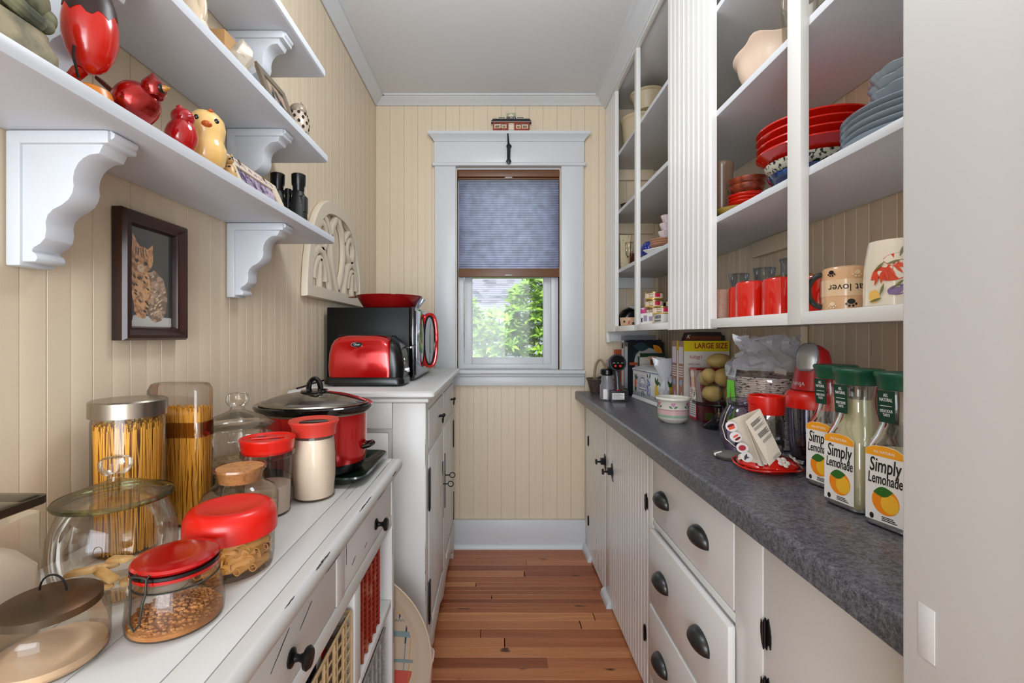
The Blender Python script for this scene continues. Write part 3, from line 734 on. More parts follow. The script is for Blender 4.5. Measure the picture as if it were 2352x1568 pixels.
worn(tb, [((TX1 + 0.0001, 1.20, TZ - 0.012), (TX1 + 0.0001, 1.25, TZ - 0.012), 0.003, (0, 0, 1)), ((TX1 - 0.006, 0.93, TZ - 0.0005), (TX1 - 0.006, 1.02, TZ - 0.0005), 0.0022, (1, 0, 0)),
          ((TX1 - 0.004, 0.70, TZ - 0.001), (TX1 - 0.004, 0.76, TZ - 0.001), 0.0028, (1, 0, 0)), ((TX1 - 0.006, 0.60, TZ - 0.0008), (TX1 - 0.006, 0.63, TZ - 0.0008), 0.0026, (1, 0, 0)),
          ((TX1 + 0.0002, 1.05, TZ - 0.020), (TX1 + 0.0002, 1.12, TZ - 0.020), 0.0012, (0, 0, 1)), ((TX1 + 0.0002, 0.73, TZ - 0.022), (TX1 + 0.0002, 0.80, TZ - 0.022), 0.0014, (0, 0, 1)),
          ((-0.3013, 1.15, TZ + 0.0003), (-0.3013, 1.25, TZ + 0.0003), 0.0008, (1, 0, 0)),
          ((-0.40, 0.63, TZ + 0.0002), (-0.40, 0.70, TZ + 0.0002), 0.0006, (1, 0, 0)), ((-0.33, 1.0, TZ + 0.0002), (-0.33, 1.09, TZ + 0.0002), 0.0006, (1, 0, 0)),
          ((TF - 0.0015, 0.905, 0.79), (TF - 0.0015, 0.905, 0.835), 0.0010, (0, 1, 0)), ((TF - 0.0015, 1.03, 0.765), (TF - 0.0015, 1.05, 0.77), 0.0010, (0, 0, 1)),
          ((TF - 0.0015, 0.94, 0.772), (TF - 0.0015, 0.965, 0.78), 0.0012, (0, 0, 1)), ((TF - 0.0015, 0.60, 0.80), (TF - 0.0015, 0.655, 0.826), 0.0012, (0, 0, 1)),
          ((TF - 0.0015, 0.69, 0.80), (TF - 0.0015, 0.735, 0.818), 0.0012, (0, 0, 1)), ((TF + 0.0005, 1.30, 0.62), (TF + 0.0005, 1.30, 0.695), 0.0012, (0, 1, 0)),
          ((TF + 0.0005, 1.315, 0.36), (TF + 0.0005, 1.315, 0.46), 0.0010, (0, 1, 0))])

def grid_basket(name, label, cat, x0, x1, y0, y1, z0, z1, m, nz, ny, dia, group=None, solid=None):
    """open basket of crossing bars, front to +x"""
    t = thing(name, label, cat, ((x0 + x1) / 2, (y0 + y1) / 2, z0), group=group)
    hx, hy, h = (x1 - x0) / 2, (y1 - y0) / 2, z1 - z0
    mb = MB()
    for k in range(nz + 1):
        z = dia + (h - 2 * dia) * k / nz
        mb.tube([(hx * 0.98, -hy, z), (hx, hy, z)], dia * 0.8, 5); mb.tube([(-hx, -hy, z), (hx, -hy, z)], dia * 0.8, 5); mb.tube([(-hx, hy, z), (hx, hy, z)], dia * 0.8, 5)
    for k in range(ny + 1):
        y_ = -hy + 2 * hy * k / ny
        mb.tube([(hx + (dia if k % 2 else -dia) * 0.6, y_, 0), (hx + (dia if k % 2 else -dia) * 0.6, y_, h)], dia, 5)
    wv = part('weave', mb, m, t); wv['kind'] = 'stuff'
    part('rim', MB().tube([(hx, -hy, h), (hx, hy, h), (-hx, hy, h), (-hx, -hy, h)], dia * 1.6, 6, closed=True), m, t)
    part('lining', MB().box(-hx, hx - 0.006, -hy + 0.004, hy - 0.004, 0.001, 0.004).box(-hx, -hx + 0.004, -hy + .004, hy - .004, .004, h - 0.01)
         .box(hx - 0.010, hx - 0.006, -hy + 0.004, hy - 0.004, 0.004, h * (solid or 0.95)), mat(name + '_lining' + m.name, '6A5A48' if not solid else '8A2418', 0.8, var=0.3, vscale=30), t)
    return t
WICK = mat('tan_wicker', 'B89C74', 0.6, var=0.15, vscale=40)
WICKR = mat('red_brown_wicker', '8A2A1A', 0.4, vcol='A8684E', vscale=22, thr=(0.5, 0.75))
WICKG = mat('grey_wicker', '8C8883', 0.6, var=0.3, vscale=60)
grid_basket('basket', 'red and brown woven basket in the upper cubby of the console table', 'basket', -0.55, -0.308, 1.025, 1.205, 0.496, 0.690, WICKR, 14, 10, 0.004, solid=0.97)
grid_basket('basket', 'grey wicker basket in the low cubby below the red one', 'basket', -0.56, -0.306, 1.02, 1.25, 0.121, 0.440, WICKG, 26, 12, 0.004)
bk = grid_basket('basket', 'tan open-weave basket packed with books in the console table', 'basket', -0.60, -0.302, 0.72, 0.945, 0.496, 0.672, WICK, 7, 9, 0.003)
for nm, c, y0, y1, h, lb in (('book', 'B01820', 0.835, 0.852, 0.205, 'thin bright red book standing in the tan basket'),
                        ('book', 'D8CFC4', 0.812, 0.832, 0.190, 'thick pale book in the tan basket beside the red one'),
                        ('book', '1C1E2A', 0.778, 0.808, 0.185, 'near-black book in the tan basket'),
                        ('book', '7C7468', 0.735, 0.765, 0.170, 'grey-brown book at the near side of the tan basket')):
    single(nm, lb, 'book', MB().box(-0.55, -0.318, y0, y1, 0.501, 0.496 + h - 0.005), mat('book_' + c, c, 0.4), bevel=0.002)

# ------------------------------------------------------------------ tray leaning on a tub between table and cupboard
tub = thing('tub', 'pale pink plastic tub standing on the floor behind the big patterned tray', 'tub', (-0.42, 1.462, 0))
part('wall', MB().rings([rr(0.205, 0.045, 0.03, 0.0), rr(0.218, 0.052, 0.035, 0.21), rr(0.212, 0.046, 0.03, 0.21), rr(0.20, 0.04, 0.025, 0.006)], cap0=True, cap1=True), mat('pink_plastic', 'D9B8B0', 0.4), tub)
part('rim', MB().tube([(x, y, z) for x, y, z in rr(0.218, 0.052, 0.035, 0.212)], 0.005, 6, closed=True), mat('pink_plastic', 'D9B8B0', 0.4), tub)
TR = 0.275
trm = Matrix.Rotation(math.radians(90 - 3.0), 4, 'X')
trayt = thing('tray', 'large round cream tray with coloured line pattern, leaning upright on the floor', 'tray', (-0.465, 1.375, TR + 0.004))
plate = MB().lathe([(0, 0), (0.215, 0), (0.230, 0.006), (0.245, 0.010), (0.264, 0.012), (0.272, 0.016), (TR, 0.020), (0.272, 0.022), (0.264, 0.018), (0.245, 0.0155), (0.230, 0.0115), (0.215, 0.005), (0, 0.005)], 72)
tray_o = part('dish', plate, mat('tray_cream', 'B7A18B', 0.35), trayt, M=trm)
pr_ = MB()
def poly(mb, pts, z0=0.0052, z1=0.0056): mb.prism(pts, z0, z1, 'z')
pmat = [mat('tray_teal', '6C7F80', 0.5), mat('tray_navy', '232B45', 0.5), mat('tray_yellow', 'D9A337', 0.5), mat('tray_brick', 'B0453A', 0.5)]
def strip(mb, pts, wd, i):
    mb.mi(i)
    mb.tube([(x, y, 0.0054) for x, y in pts], wd, 4)
R2 = []
pr_.mi(0); poly(pr_, [(0.075, -0.14), (0.085, -0.14), (0.13, 0.11), (0.12, 0.11)])
pr_.mi(1); poly(pr_, [(0.098, 0.01), (0.112, 0.01), (0.124, 0.07), (0.112, 0.07)])
pr_.mi(0); poly(pr_, [(0.0, 0.045), (0.165, 0.028), (0.170, 0.045), (0.0, 0.062)], 0.0057, 0.0060)
pr_.mi(0); poly(pr_, [(0.0, -0.035), (0.175, -0.05), (0.175, -0.040), (0.0, -0.025)], 0.0057, 0.0060)
pr_.mi(3); poly(pr_, [(0.02, -0.115), (0.165, -0.115), (0.17, -0.075), (0.02, -0.070)], 0.0061, 0.0064)
pr_.mi(1); poly(pr_, [(0.05, 0.08), (0.09, 0.12), (0.06, 0.16)])
pr_.mi(1); poly(pr_, [(0.06, -0.18), (0.115, -0.155), (0.06, -0.23)])
strip(pr_, [(0.04 + 0.012 * i, 0.105 + 0.006 * (i % 2)) for i in range(8)], 0.0035, 2)
strip(pr_, [(0.02 + 0.012 * i, 0.078 + 0.007 * (i % 2)) for i in range(10)], 0.002, 0)
strip(pr_, [(0.155 + 0.005 * (i % 2) - 0.002 * i, 0.06 - 0.013 * i) for i in range(18)], 0.0028, 2)
strip(pr_, [(0.04 + 0.012 * i, -0.14 + 0.007 * (i % 2)) for i in range(9)], 0.0025, 0)
pr_.v = [Vector((0.155 + p.x * 0.36 if p.x > 0 else p.x, p.y * 0.95 + 0.03, p.z)) for p in pr_.v]
part('pattern', pr_, pmat, trayt, M=trm, kind='stuff')
# ================================================================== JARS ON THE CONSOLE TABLE
T0 = TZ + 0.0006
def wallring(prof_out, th):
    """closed profile of a thin vessel from an outer profile that runs from base centre to rim"""
    inn = [(max(0.0, r - th), z + (th if i < 2 else 0)) for i, (r, z) in enumerate(prof_out)]
    return prof_out + inn[::-1]
DRY = mat('spaghetti', 'E8AE3E', 0.42, var=0.10, vscale=20)
def noodles(parent, n, rr_, h, rad, lean, box=None, name='spaghetti', seed=1):
    r_ = random.Random(seed); mb = MB()
    for i in range(n):
        if box: ax, ay = r_.uniform(-box[0], box[0]), r_.uniform(-box[1], box[1])
        else:
            a = r_.uniform(0, 2 * PI); q = rr_ * math.sqrt(r_.random()); ax, ay = q * math.cos(a), q * math.sin(a)
        lx, ly = r_.uniform(-lean, lean), r_.uniform(-lean, lean)
        hh = h * r_.uniform(0.94, 1.0)
        bx_, by_ = ax + lx, ay + ly
        if box: bx_ = max(-box[0], min(box[0], bx_)); by_ = max(-box[1], min(box[1], by_))
        else:
            q = math.hypot(bx_, by_)
            if q > rr_: bx_ *= rr_ / q; by_ *= rr_ / q
        mb.tube([(ax, ay, 0.004), (bx_, by_, hh)], rad, 4)
    o = part(name, mb, DRY, parent); o['kind'] = 'stuff'
    return o
# 1 big canister of flour at the picture's edge
t = thing('canister', 'square glass canister of white flour with a dark-framed glass lid', 'jar', (-0.600, 0.498, T0))
gb = [rr(0.053, 0.050, 0.010, 0), rr(0.056, 0.053, 0.012, 0.004), rr(0.056, 0.053, 0.012, 0.148), rr(0.050, 0.047, 0.012, 0.156)]
part('glass', MB().rings(gb, cap1=False), GLASS, t)
part('lid', MB().rings([rr(0.058, 0.055, 0.010, 0.157), rr(0.058, 0.055, 0.010, 0.166), rr(0.054, 0.051, 0.010, 0.169)]), GLASS, t)
part('lid_frame', MB().rings([rr(0.059, 0.056, 0.01, 0.158), rr(0.059, 0.056, 0.01, 0.167), rr(0.054, 0.051, 0.008, 0.167), rr(0.054, 0.051, 0.008, 0.158)], closed=True), mat('dark_bronze', '3A3325', 0.35, metal=0.6), t, label='dark metal lid rim')
fl_ = MB().rings([rr(0.053, 0.050, 0.010, 0.003, 6), rr(0.054, 0.051, 0.010, 0.085, 6), rr(0.045, 0.042, 0.02, 0.105, 6), rr(0.026, 0.022, 0.02, 0.122, 6), rr(0.008, 0.006, 0.006, 0.125, 6)])
part('flour', fl_, mat('flour', 'E9DBCC', 0.9, bump=0.4, bscale=25), t)
# 2 low jar with a rusty lid and wire ring
t = thing('canister', 'low glass jar with a dark rusty metal lid and wire ring handle', 'jar', (-0.490, 0.500, T0))
part('glass', MB().lathe([(0, 0), (0.043, 0.0), (0.051, 0.006), (0.0525, 0.015), (0.0525, 0.046), (0.049, 0.054), (0.040, 0.060), (0.038, 0.064)], 48), GLASS, t)
LIDB = mat('rusty_lid', '4A3A28', 0.42, metal=0.55, vcol='6E4322', vscale=14, thr=(0.45, 0.7))
part('lid', MB().lathe([(0, 0.076), (0.034, 0.073), (0.043, 0.070), (0.0455, 0.068), (0.0455, 0.060), (0.043, 0.060), (0.043, 0.066), (0, 0.069)], 48), LIDB, t)
part('wire_ring', MB().tube([(0.015 * math.cos(a), 0.004, 0.077 + 0.017 * math.sin(a)) for a in [i * PI / 12 for i in range(13)]], 0.0011, 6), IRON, t)
part('flour', MB().lathe([(0, 0.002), (0.046, 0.003), (0.050, 0.008), (0.049, 0.014), (0.03, 0.019), (0, 0.018)], 32), mat('pale_sugar', 'D9B898', 0.9, bump=0.3, bscale=60), t)
# 3 big round jar of biscotti
t = thing('cookie_jar', 'big round glass cookie jar with knobbed lid and a few biscotti inside', 'jar', (-0.536, 0.642, T0))
part('glass', MB().lathe([(0, 0), (0.048, 0), (0.056, 0.004), (0.068, 0.028), (0.0735, 0.060), (0.0715, 0.090), (0.062, 0.118), (0.057, 0.124), (0.060, 0.128)], 56), GLASS, t)
part('lid', MB().lathe([(0.061, 0.130), (0.067, 0.130), (0.069, 0.1325), (0.067, 0.135), (0.055, 0.139), (0.035, 0.147), (0.018, 0.152), (0.010, 0.156), (0.009, 0.162), (0.015, 0.166), (0.0195, 0.173), (0.0195, 0.182), (0.015, 0.187), (0, 0.188)], 56), GLASS, t)
part('lid_rim', MB().lathe([(0.060, 0.129), (0.068, 0.1295), (0.0695, 0.1325), (0.0675, 0.1352), (0.06, 0.1352)], 56, closed=True), glassmat('green_glass_edge', 'DDE2C8', ecol='8C9670'), t)
BISC = mat('biscotti', 'C89A5E', 0.8, vcol='E2C088', vscale=30, bump=0.5, bscale=80)
r5 = random.Random(5)
for k in range(7):
    a = r5.uniform(0, 2 * PI); q = 0.010 + 0.014 * (k % 3)
    m_ = Matrix.Translation((q * math.cos(a), q * math.sin(a), 0.012 + 0.0045 * k)) @ Matrix.Rotation(r5.uniform(0, PI), 4, 'Z') @ Matrix.Rotation(r5.uniform(-0.3, 0.3), 4, 'Y')
    part('biscotti', MB().rings([[( -0.020, -0.008, -0.004), (0.020, -0.007, -0.004), (0.021, 0.007, -0.004), (-0.019, 0.008, -0.004)], [(-0.018, -0.007, 0.003), (0.018, -0.006, 0.005), (0.019, 0.007, 0.003), (-0.017, 0.008, 0.004)]]), BISC, t, M=m_, bevel=0.003)
# 4 spaghetti with steel lid
t = thing('pasta_jar', 'tall glass jar of spaghetti with a brushed steel lid', 'jar', (-0.624, 0.775, T0))
part('glass', MB().lathe([(0, 0), (0.047, 0), (0.051, 0.004), (0.0515, 0.215), (0.049, 0.224), (0.049, 0.232)], 48), GLASS, t)
part('lid', MB().lathe([(0, 0.251), (0.052, 0.251), (0.0545, 0.2485), (0.0545, 0.224), (0.0525, 0.224), (0.0525, 0.247), (0, 0.2475)], 56), STEEL, t)
noodles(t, 480, 0.0465, 0.214, 0.0013, 0.016, seed=2)
# 5 pasta dispenser
t = thing('pasta_canister', 'tall clear rounded-box canister of spaghetti with a clear top', 'jar', (-0.6035, 0.872, T0))
part('canister', MB().rings([rr(0.050, 0.021, 0.012, 0), rr(0.0525, 0.0235, 0.014, 0.005), rr(0.0535, 0.0245, 0.014, 0.255), rr(0.050, 0.021, 0.014, 0.266), rr(0.045, 0.016, 0.01, 0.269)]), CLEARP, t)
part('inner_band', MB().rings([rr(0.0545, 0.0255, 0.014, 0.168), rr(0.0545, 0.0255, 0.014, 0.196), rr(0.053, 0.024, 0.013, 0.196), rr(0.053, 0.024, 0.013, 0.168)], closed=True), glassmat('frosted_band', 'E8DCD0', ecol='C8B8A8', refl=0.5), t)
noodles(t, 520, 0, 0.225, 0.0012, 0.022, box=(0.048, 0.019), seed=3)
# 6 second cookie jar
t = thing('cookie_jar', 'shouldered glass jar with a knobbed glass lid, standing behind the red-topped canisters', 'jar', (-0.570, 1.005, T0))
part('glass', MB().lathe([(0, 0), (0.058, 0), (0.064, 0.005), (0.067, 0.03), (0.067, 0.115), (0.072, 0.128), (0.071, 0.140), (0.062, 0.150), (0.062, 0.156)], 56), GLASS, t)
part('lid', MB().lathe([(0.060, 0.158), (0.072, 0.160), (0.074, 0.164), (0.066, 0.170), (0.050, 0.180), (0.030, 0.188), (0.016, 0.194), (0.013, 0.202), (0.019, 0.207), (0.023, 0.214), (0.022, 0.228), (0.017, 0.232), (0, 0.233)], 56), GLASS, t)
part('contents', MB().lathe([(0, 0.003), (0.060, 0.004), (0.064, 0.02), (0.064, 0.085), (0.04, 0.09), (0, 0.088)], 32), mat('brown_grain', '9C8468', 0.9, vcol='6E5A44', vscale=140, bump=0.6, bscale=200), t)
# 7 cork jar
t = thing('cork_jar', 'squarish glass jar of pale powder stopped with a wide cork', 'jar', (-0.461, 0.822, T0))
part('glass', MB().rings([rr(0.047, 0.040, 0.012, 0), rr(0.052, 0.044, 0.016, 0.004), rr(0.054, 0.046, 0.016, 0.068), rr(0.049, 0.042, 0.018, 0.082), rr(0.040, 0.036, 0.034, 0.094), rr(0.038, 0.038, 0.038, 0.106), rr(0.042, 0.042, 0.042, 0.115), rr(0.045, 0.045, 0.045, 0.120), rr(0.044, 0.044, 0.044, 0.124), rr(0.040, 0.040, 0.040, 0.123)], cap1=False), GLASS, t)
part('cork', MB().lathe([(0, 0.098), (0.034, 0.098), (0.039, 0.122), (0, 0.123)], 40), CORK, t)
part('powder', MB().rings([rr(0.049, 0.041, 0.014, 0.003), rr(0.051, 0.043, 0.015, 0.05), rr(0.03, 0.025, 0.02, 0.056)]), mat('beige_powder', 'CDB092', 0.9, bump=0.3, bscale=80), t)
# 8 measuring canister with the twisting lid
t = thing('canister', 'clear plastic canister part full of flour, bright red ridged lid with two slots', 'jar', (-0.463, 0.926, T0))
part('canister_wall', MB().lathe([(0, 0), (0.040, 0), (0.0425, 0.003), (0.0455, 0.112), (0.0505, 0.118), (0.0505, 0.128), (0.048, 0.128)], 48), CLEARP, t)
part('flour', MB().lathe([(0, 0.003), (0.0405, 0.004), (0.042, 0.058), (0.02, 0.064), (0, 0.061)], 32), mat('flour', 'E9DBCC', 0.9), t)
lm = MB().lathe([(0, 0.150), (0.036, 0.150), (0.045, 0.150), (0.047, 0.153), (0.0515, 0.153), (0.0525, 0.150), (0.051, 0.147), (0.051, 0.143), (0.0500, 0.141), (0.050, 0.137), (0.049, 0.135), (0.049, 0.131), (0.048, 0.124), (0.046, 0.124), (0.046, 0.146), (0, 0.146)], 56)
part('lid', lm, RED, t)
part('lid_slot', MB().prism([(-0.026, 0.006), (-0.010, 0.011), (-0.011, 0.017), (-0.027, 0.012)], 0.1501, 0.1508, 'z').prism([(0.008, -0.012), (0.026, -0.006), (0.025, 0.0), (0.007, -0.006)], 0.1501, 0.1508, 'z'), BLACKP, t)
part('twist_bar', MB().box(-0.030, 0.030, -0.006, 0.004, 0.1502, 0.1530), RED, t, bevel=0.001, M=Matrix.Rotation(0.4, 4, 'Z'))
# 9 flour jar
t = thing('canister', 'full glass jar of flour with a flat red lid, in front of the slow cooker', 'jar', (-0.406, 1.018, T0))
part('glass', MB().lathe([(0, 0), (0.040, 0), (0.045, 0.004), (0.0475, 0.05), (0.046, 0.11), (0.043, 0.135), (0.043, 0.142)], 48), GLASS, t)
part('flour', MB().lathe([(0, 0.003), (0.041, 0.0045), (0.0450, 0.05), (0.0438, 0.11), (0.041, 0.132), (0, 0.130)], 40), mat('flour_fill', 'EBDACB', 0.9, bump=0.3, bscale=40), t)
part('lid', MB().lathe([(0, 0.166), (0.030, 0.166), (0.038, 0.168), (0.052, 0.172), (0.0535, 0.168), (0.047, 0.156), (0.046, 0.139), (0.0435, 0.139), (0.0435, 0.160), (0, 0.161)], 56), mat('coral_red', 'C93A2C', 0.35), t)
part('lid_window', MB().lathe([(0, 0.167), (0.031, 0.1668), (0.031, 0.1663), (0, 0.1663)], 40), glassmat('lid_window', 'B8B4A0', ecol='5A5A4A', refl=0.6), t)
# 10 rigatoni jar
t = thing('pasta_jar', 'glass jar of rigatoni with an oversized domed bright red lid', 'jar', (-0.408, 0.703, T0))
part('glass', MB().lathe([(0, 0), (0.050, 0), (0.058, 0.004), (0.0605, 0.02), (0.0605, 0.066)], 56), GLASS, t)
part('lid', MB().lathe([(0, 0.094), (0.034, 0.0945), (0.042, 0.098), (0.050, 0.0985), (0.058, 0.094), (0.0635, 0.084), (0.0645, 0.072), (0.0645, 0.058), (0.0625, 0.058), (0.0620, 0.082), (0.048, 0.090), (0, 0.090)], 64), RED, t)
r6 = random.Random(11); RIG = mat('rigatoni', 'D9A15A', 0.5, var=0.12, vscale=30)
rg = MB().lathe([(0.0062, -0.019), (0.0062, 0.019), (0.0045, 0.019), (0.0045, -0.019)], 12, closed=True).mesh('rigatoni', RIG, angle=50)
for k in range(110):
    a = r6.uniform(0, 2 * PI); q = 0.038 * math.sqrt(r6.random()) if k % 3 == 0 else r6.uniform(0.037, 0.046)
    zz = 0.010 + 0.042 * (k / 110.0)
    tang = a + PI / 2 + r6.uniform(-0.35, 0.35) if q > 0.026 else r6.uniform(0, PI)
    if k % 7 == 3 and q < 0.036: tang = a
    M_ = Matrix.Translation((q * math.cos(a), q * math.sin(a), zz)) @ Matrix.Rotation(tang, 4, 'Z') @ Matrix.Rotation(PI / 2 + r6.uniform(-0.25, 0.25), 4, 'Y')
    link('rigatoni', rg, t, M=M_)
# 11 clip-top jar of brown sugar
t = thing('clip_jar', 'squat clip-top glass jar of brown sugar with a shiny dark red lid and wire bail', 'jar', (-0.403, 0.575, T0))
part('glass', MB().lathe([(0, 0), (0.046, 0), (0.052, 0.004), (0.0535, 0.015), (0.051, 0.040), (0.0475, 0.052), (0.045, 0.058), (0.0475, 0.061), (0.0475, 0.066), (0.0455, 0.068)], 56), GLASS, t)
part('lid', MB().lathe([(0, 0.084), (0.020, 0.0835), (0.035, 0.085), (0.0455, 0.083), (0.0475, 0.080), (0.0455, 0.077), (0.044, 0.076), (0, 0.077)], 56), REDD, t)
part('gasket', MB().lathe([(0.044, 0.0715), (0.0475, 0.072), (0.0475, 0.0755), (0.044, 0.076)], 48, closed=True), BLACKP, t)
part('lid_ring', MB().lathe([(0.0445, 0.067), (0.0475, 0.0675), (0.0480, 0.0715), (0.0445, 0.0715)], 48, closed=True), REDD, t)
WIRE = mat('dark_wire', '45443F', 0.35, metal=0.8)
Rr = 0.0490; a0 = -PI / 2 - 0.15
def pc(a, r, z): return (r * math.cos(a), r * math.sin(a), z)
wm = part('wire_bail', MB().tube([pc(a0 - 0.18, Rr - .002, 0.080), pc(a0 - 0.20, Rr + 0.004, 0.079), pc(a0 - 0.19, Rr + 0.005, 0.062), pc(a0 - 0.14, Rr + 0.006, 0.052), pc(a0 - 0.12, Rr + 0.009, 0.030), pc(a0, Rr + 0.009, 0.022), pc(a0 + 0.12, Rr + 0.009, 0.030), pc(a0 + 0.14, Rr + 0.006, 0.052), pc(a0 + 0.19, Rr + 0.005, 0.062), pc(a0 + 0.2, Rr + 0.004, 0.079), pc(a0 + 0.18, Rr - .002, 0.080)], 0.0013, 8), WIRE, t)
part('wire_loop', MB().tube([pc(a, 0.0468, 0.0575) for a in [i * 2 * PI / 40 for i in range(40)]], 0.0012, 6, closed=True), WIRE, t)
part('wire_cross', MB().tube([pc(a0 - 0.20, Rr + .004, 0.079), pc(a0 - 0.1, Rr + .004, 0.0805), pc(a0 + 0.1, Rr + .004, 0.0805), pc(a0 + 0.20, Rr + .004, 0.079)], 0.0013, 8), WIRE, t)
SUG = mat('brown_sugar', 'C48A50', 0.9, vcol='A66A34', vscale=60)
r7 = random.Random(4); sg = MB().lathe([(0, 0.003), (0.045, 0.003), (0.0505, 0.005), (0.0510, 0.010), (0.045, 0.013), (0, 0.019)], 32)
for k in range(700):
    a = r7.uniform(0, 2 * PI); q = 0.049 * math.sqrt(r7.random()); s_ = r7.uniform(0.0012, 0.0034)
    sg.ell((q * math.cos(a), q * math.sin(a), 0.0105 + 0.010 * (1 - q / 0.049) ** 0.8 + r7.uniform(-0.0015, 0.0025)), (s_, s_ * 0.8, s_ * 0.7), 6, 4)
o = part('brown_sugar', sg, SUG, t); o['kind'] = 'stuff'
# 12 slow cooker on its tray
t = thing('serving_tray', 'dark green rectangular tray with raised lip under the slow cooker', 'tray', (-0.500, 1.205, T0))
part('dish', MB().rings([rr(0.150, 0.105, 0.03, 0.0, 6), rr(0.160, 0.115, 0.03, 0.002, 6), rr(0.186, 0.134, 0.035, 0.020, 6), rr(0.190, 0.137, 0.035, 0.0205, 6), rr(0.186, 0.134, 0.035, 0.024, 6), rr(0.158, 0.112, 0.03, 0.0055, 6), rr(0.10, 0.06, 0.03, 0.0045, 6)]),
     mat('dark_green_glaze', '14241A', 0.18, coat=0.4), t)
CX, CY = -0.482, 1.213
t = thing('slow_cooker', 'oval red slow cooker with black crock and a domed glass lid', 'slow cooker', (CX, CY, T0 + 0.0058))
def ov(r, z, k=0.81, n=56): return [(r * math.cos(2 * PI * i / n), r * k * math.sin(2 * PI * i / n), z) for i in range(n)]
part('base', MB().rings([ov(0.112, 0.0), ov(0.124, 0.004), ov(0.1325, 0.022), ov(0.1330, 0.026)]), BLACKP, t)
part('body', MB().rings([ov(0.133, 0.0262), ov(0.136, 0.04), ov(0.1365, 0.150), ov(0.134, 0.152)]), REDM, t)
part('trim_ring', MB().rings([ov(0.1375, 0.150), ov(0.1385, 0.153), ov(0.1375, 0.156), ov(0.130, 0.156)]), STEEL, t)
part('crock_rim', MB().rings([ov(0.134, 0.152), ov(0.147, 0.157), ov(0.153, 0.166), ov(0.153, 0.171), ov(0.150, 0.174), ov(0.138, 0.173), ov(0.133, 0.168), ov(0.126, 0.12)], cap1=True), BLACKS, t)
part('lid', MB().rings([ov(0.138, 0.1745), ov(0.134, 0.178), ov(0.115, 0.187), ov(0.085, 0.196), ov(0.045, 0.203), ov(0.012, 0.205)]), glassmat('smoky_lid_glass', 'DDD8CC', ecol='8A8678', refl=1.5), t)
part('lid_rim', MB().rings([ov(0.134, 0.1742), ov(0.140, 0.175), ov(0.139, 0.1785), ov(0.133, 0.1785)], closed=True), STEEL, t)
part('lid_knob', MB().lathe([(0, 0.2051), (0.036, 0.2052), (0.034, 0.209), (0.018, 0.211), (0, 0.212)], 28)
     .tube([(0.016 * math.cos(a), 0, 0.211 + 0.028 * math.sin(a)) for a in [i * PI / 12 for i in range(13)]], [0.0062 if 2 < i < 10 else 0.0072 for i in range(13)], 10), BLACKS, t)
for sx in (1, -1):
    part('handle', MB().tube([(sx * 0.134, -0.022, 0.062), (sx * 0.150, -0.020, 0.066), (sx * 0.156, 0, 0.068), (sx * 0.150, 0.020, 0.066), (sx * 0.134, 0.022, 0.062)], 0.006, 8), BLACKP, t)
part('control_knob', MB().lathe([(0, 0), (0.016, 0), (0.014, 0.014), (0, 0.016)], 20), BLACKP, t, M=Matrix.Translation((-0.005, -0.110, 0.085)) @ Matrix.Rotation(PI / 2, 4, 'X'))
# ================================================================== ON THE CUPBOARD
H0 = HZ + 0.0006
t = thing('microwave', 'black microwave oven with a red looped door handle on the white cupboard', 'microwave', (0, 0, H0))
mx0, mx1, my0, my1 = -0.690, -0.352, 1.86, 2.36
part('case', MB().box(mx0, mx1, my0, my1, 0.012, 0.302), mat('microwave_black', '060707', 0.42, spec=0.25), t, bevel=0.004)
for a in (mx0 + 0.03, mx1 - 0.03):
    for b in (my0 + 0.03, my1 - 0.03):
        part('foot', MB().lathe([(0, 0), (0.010, 0), (0.012, 0.012), (0, 0.012)], 12, c=(a, b, 0)), BLACKP, t)
part('fascia', MB().box(mx1 + 0.0005, mx1 + 0.022, my0 - 0.002, my1 + 0.002, 0.008, 0.304), BLACKS, t, bevel=0.006, seg=3)
dr = part('door', MB().box(mx1 + 0.0225, mx1 + 0.030, my0 + 0.012, my0 + 0.36, 0.022, 0.290), mat('mirror_door', '9A9AA4', 0.06, metal=0.9), t, bevel=0.003)
part('control_panel', MB().box(mx1 + 0.0225, mx1 + 0.029, my0 + 0.37, my1 - 0.008, 0.022, 0.290), BLACKS, t, bevel=0.003)
part('display', MB().box(mx1 + 0.0292, mx1 + 0.0298, my0 + 0.385, my1 - 0.02, 0.24, 0.275), mat('display_grey', '8C9A9A', 0.2), t)
hc = (my0 + 0.325, 0.165)
pth = []
for i in range(28):
    a = 2 * PI * i / 28
    u = 0.040 * (1 if math.cos(a) >= 0 else -1) * abs(math.cos(a)) ** 0.7; v = 0.118 * (1 if math.sin(a) >= 0 else -1) * abs(math.sin(a)) ** 0.8
    pth.append((mx1 + 0.052 + u * 0.75, hc[0] - 0.11 + u * 0.3, hc[1] + v))
part('handle', MB().tube(pth, 0.0085, 10, closed=True), REDM, dr)
part('handle_lining', MB().tube([(x + (-0.007 if x > mx1 + 0.052 else 0.006), y, hc[1] + (z - hc[1]) * 0.955) for x, y, z in pth], 0.006, 8, closed=True), BLACKP, dr)
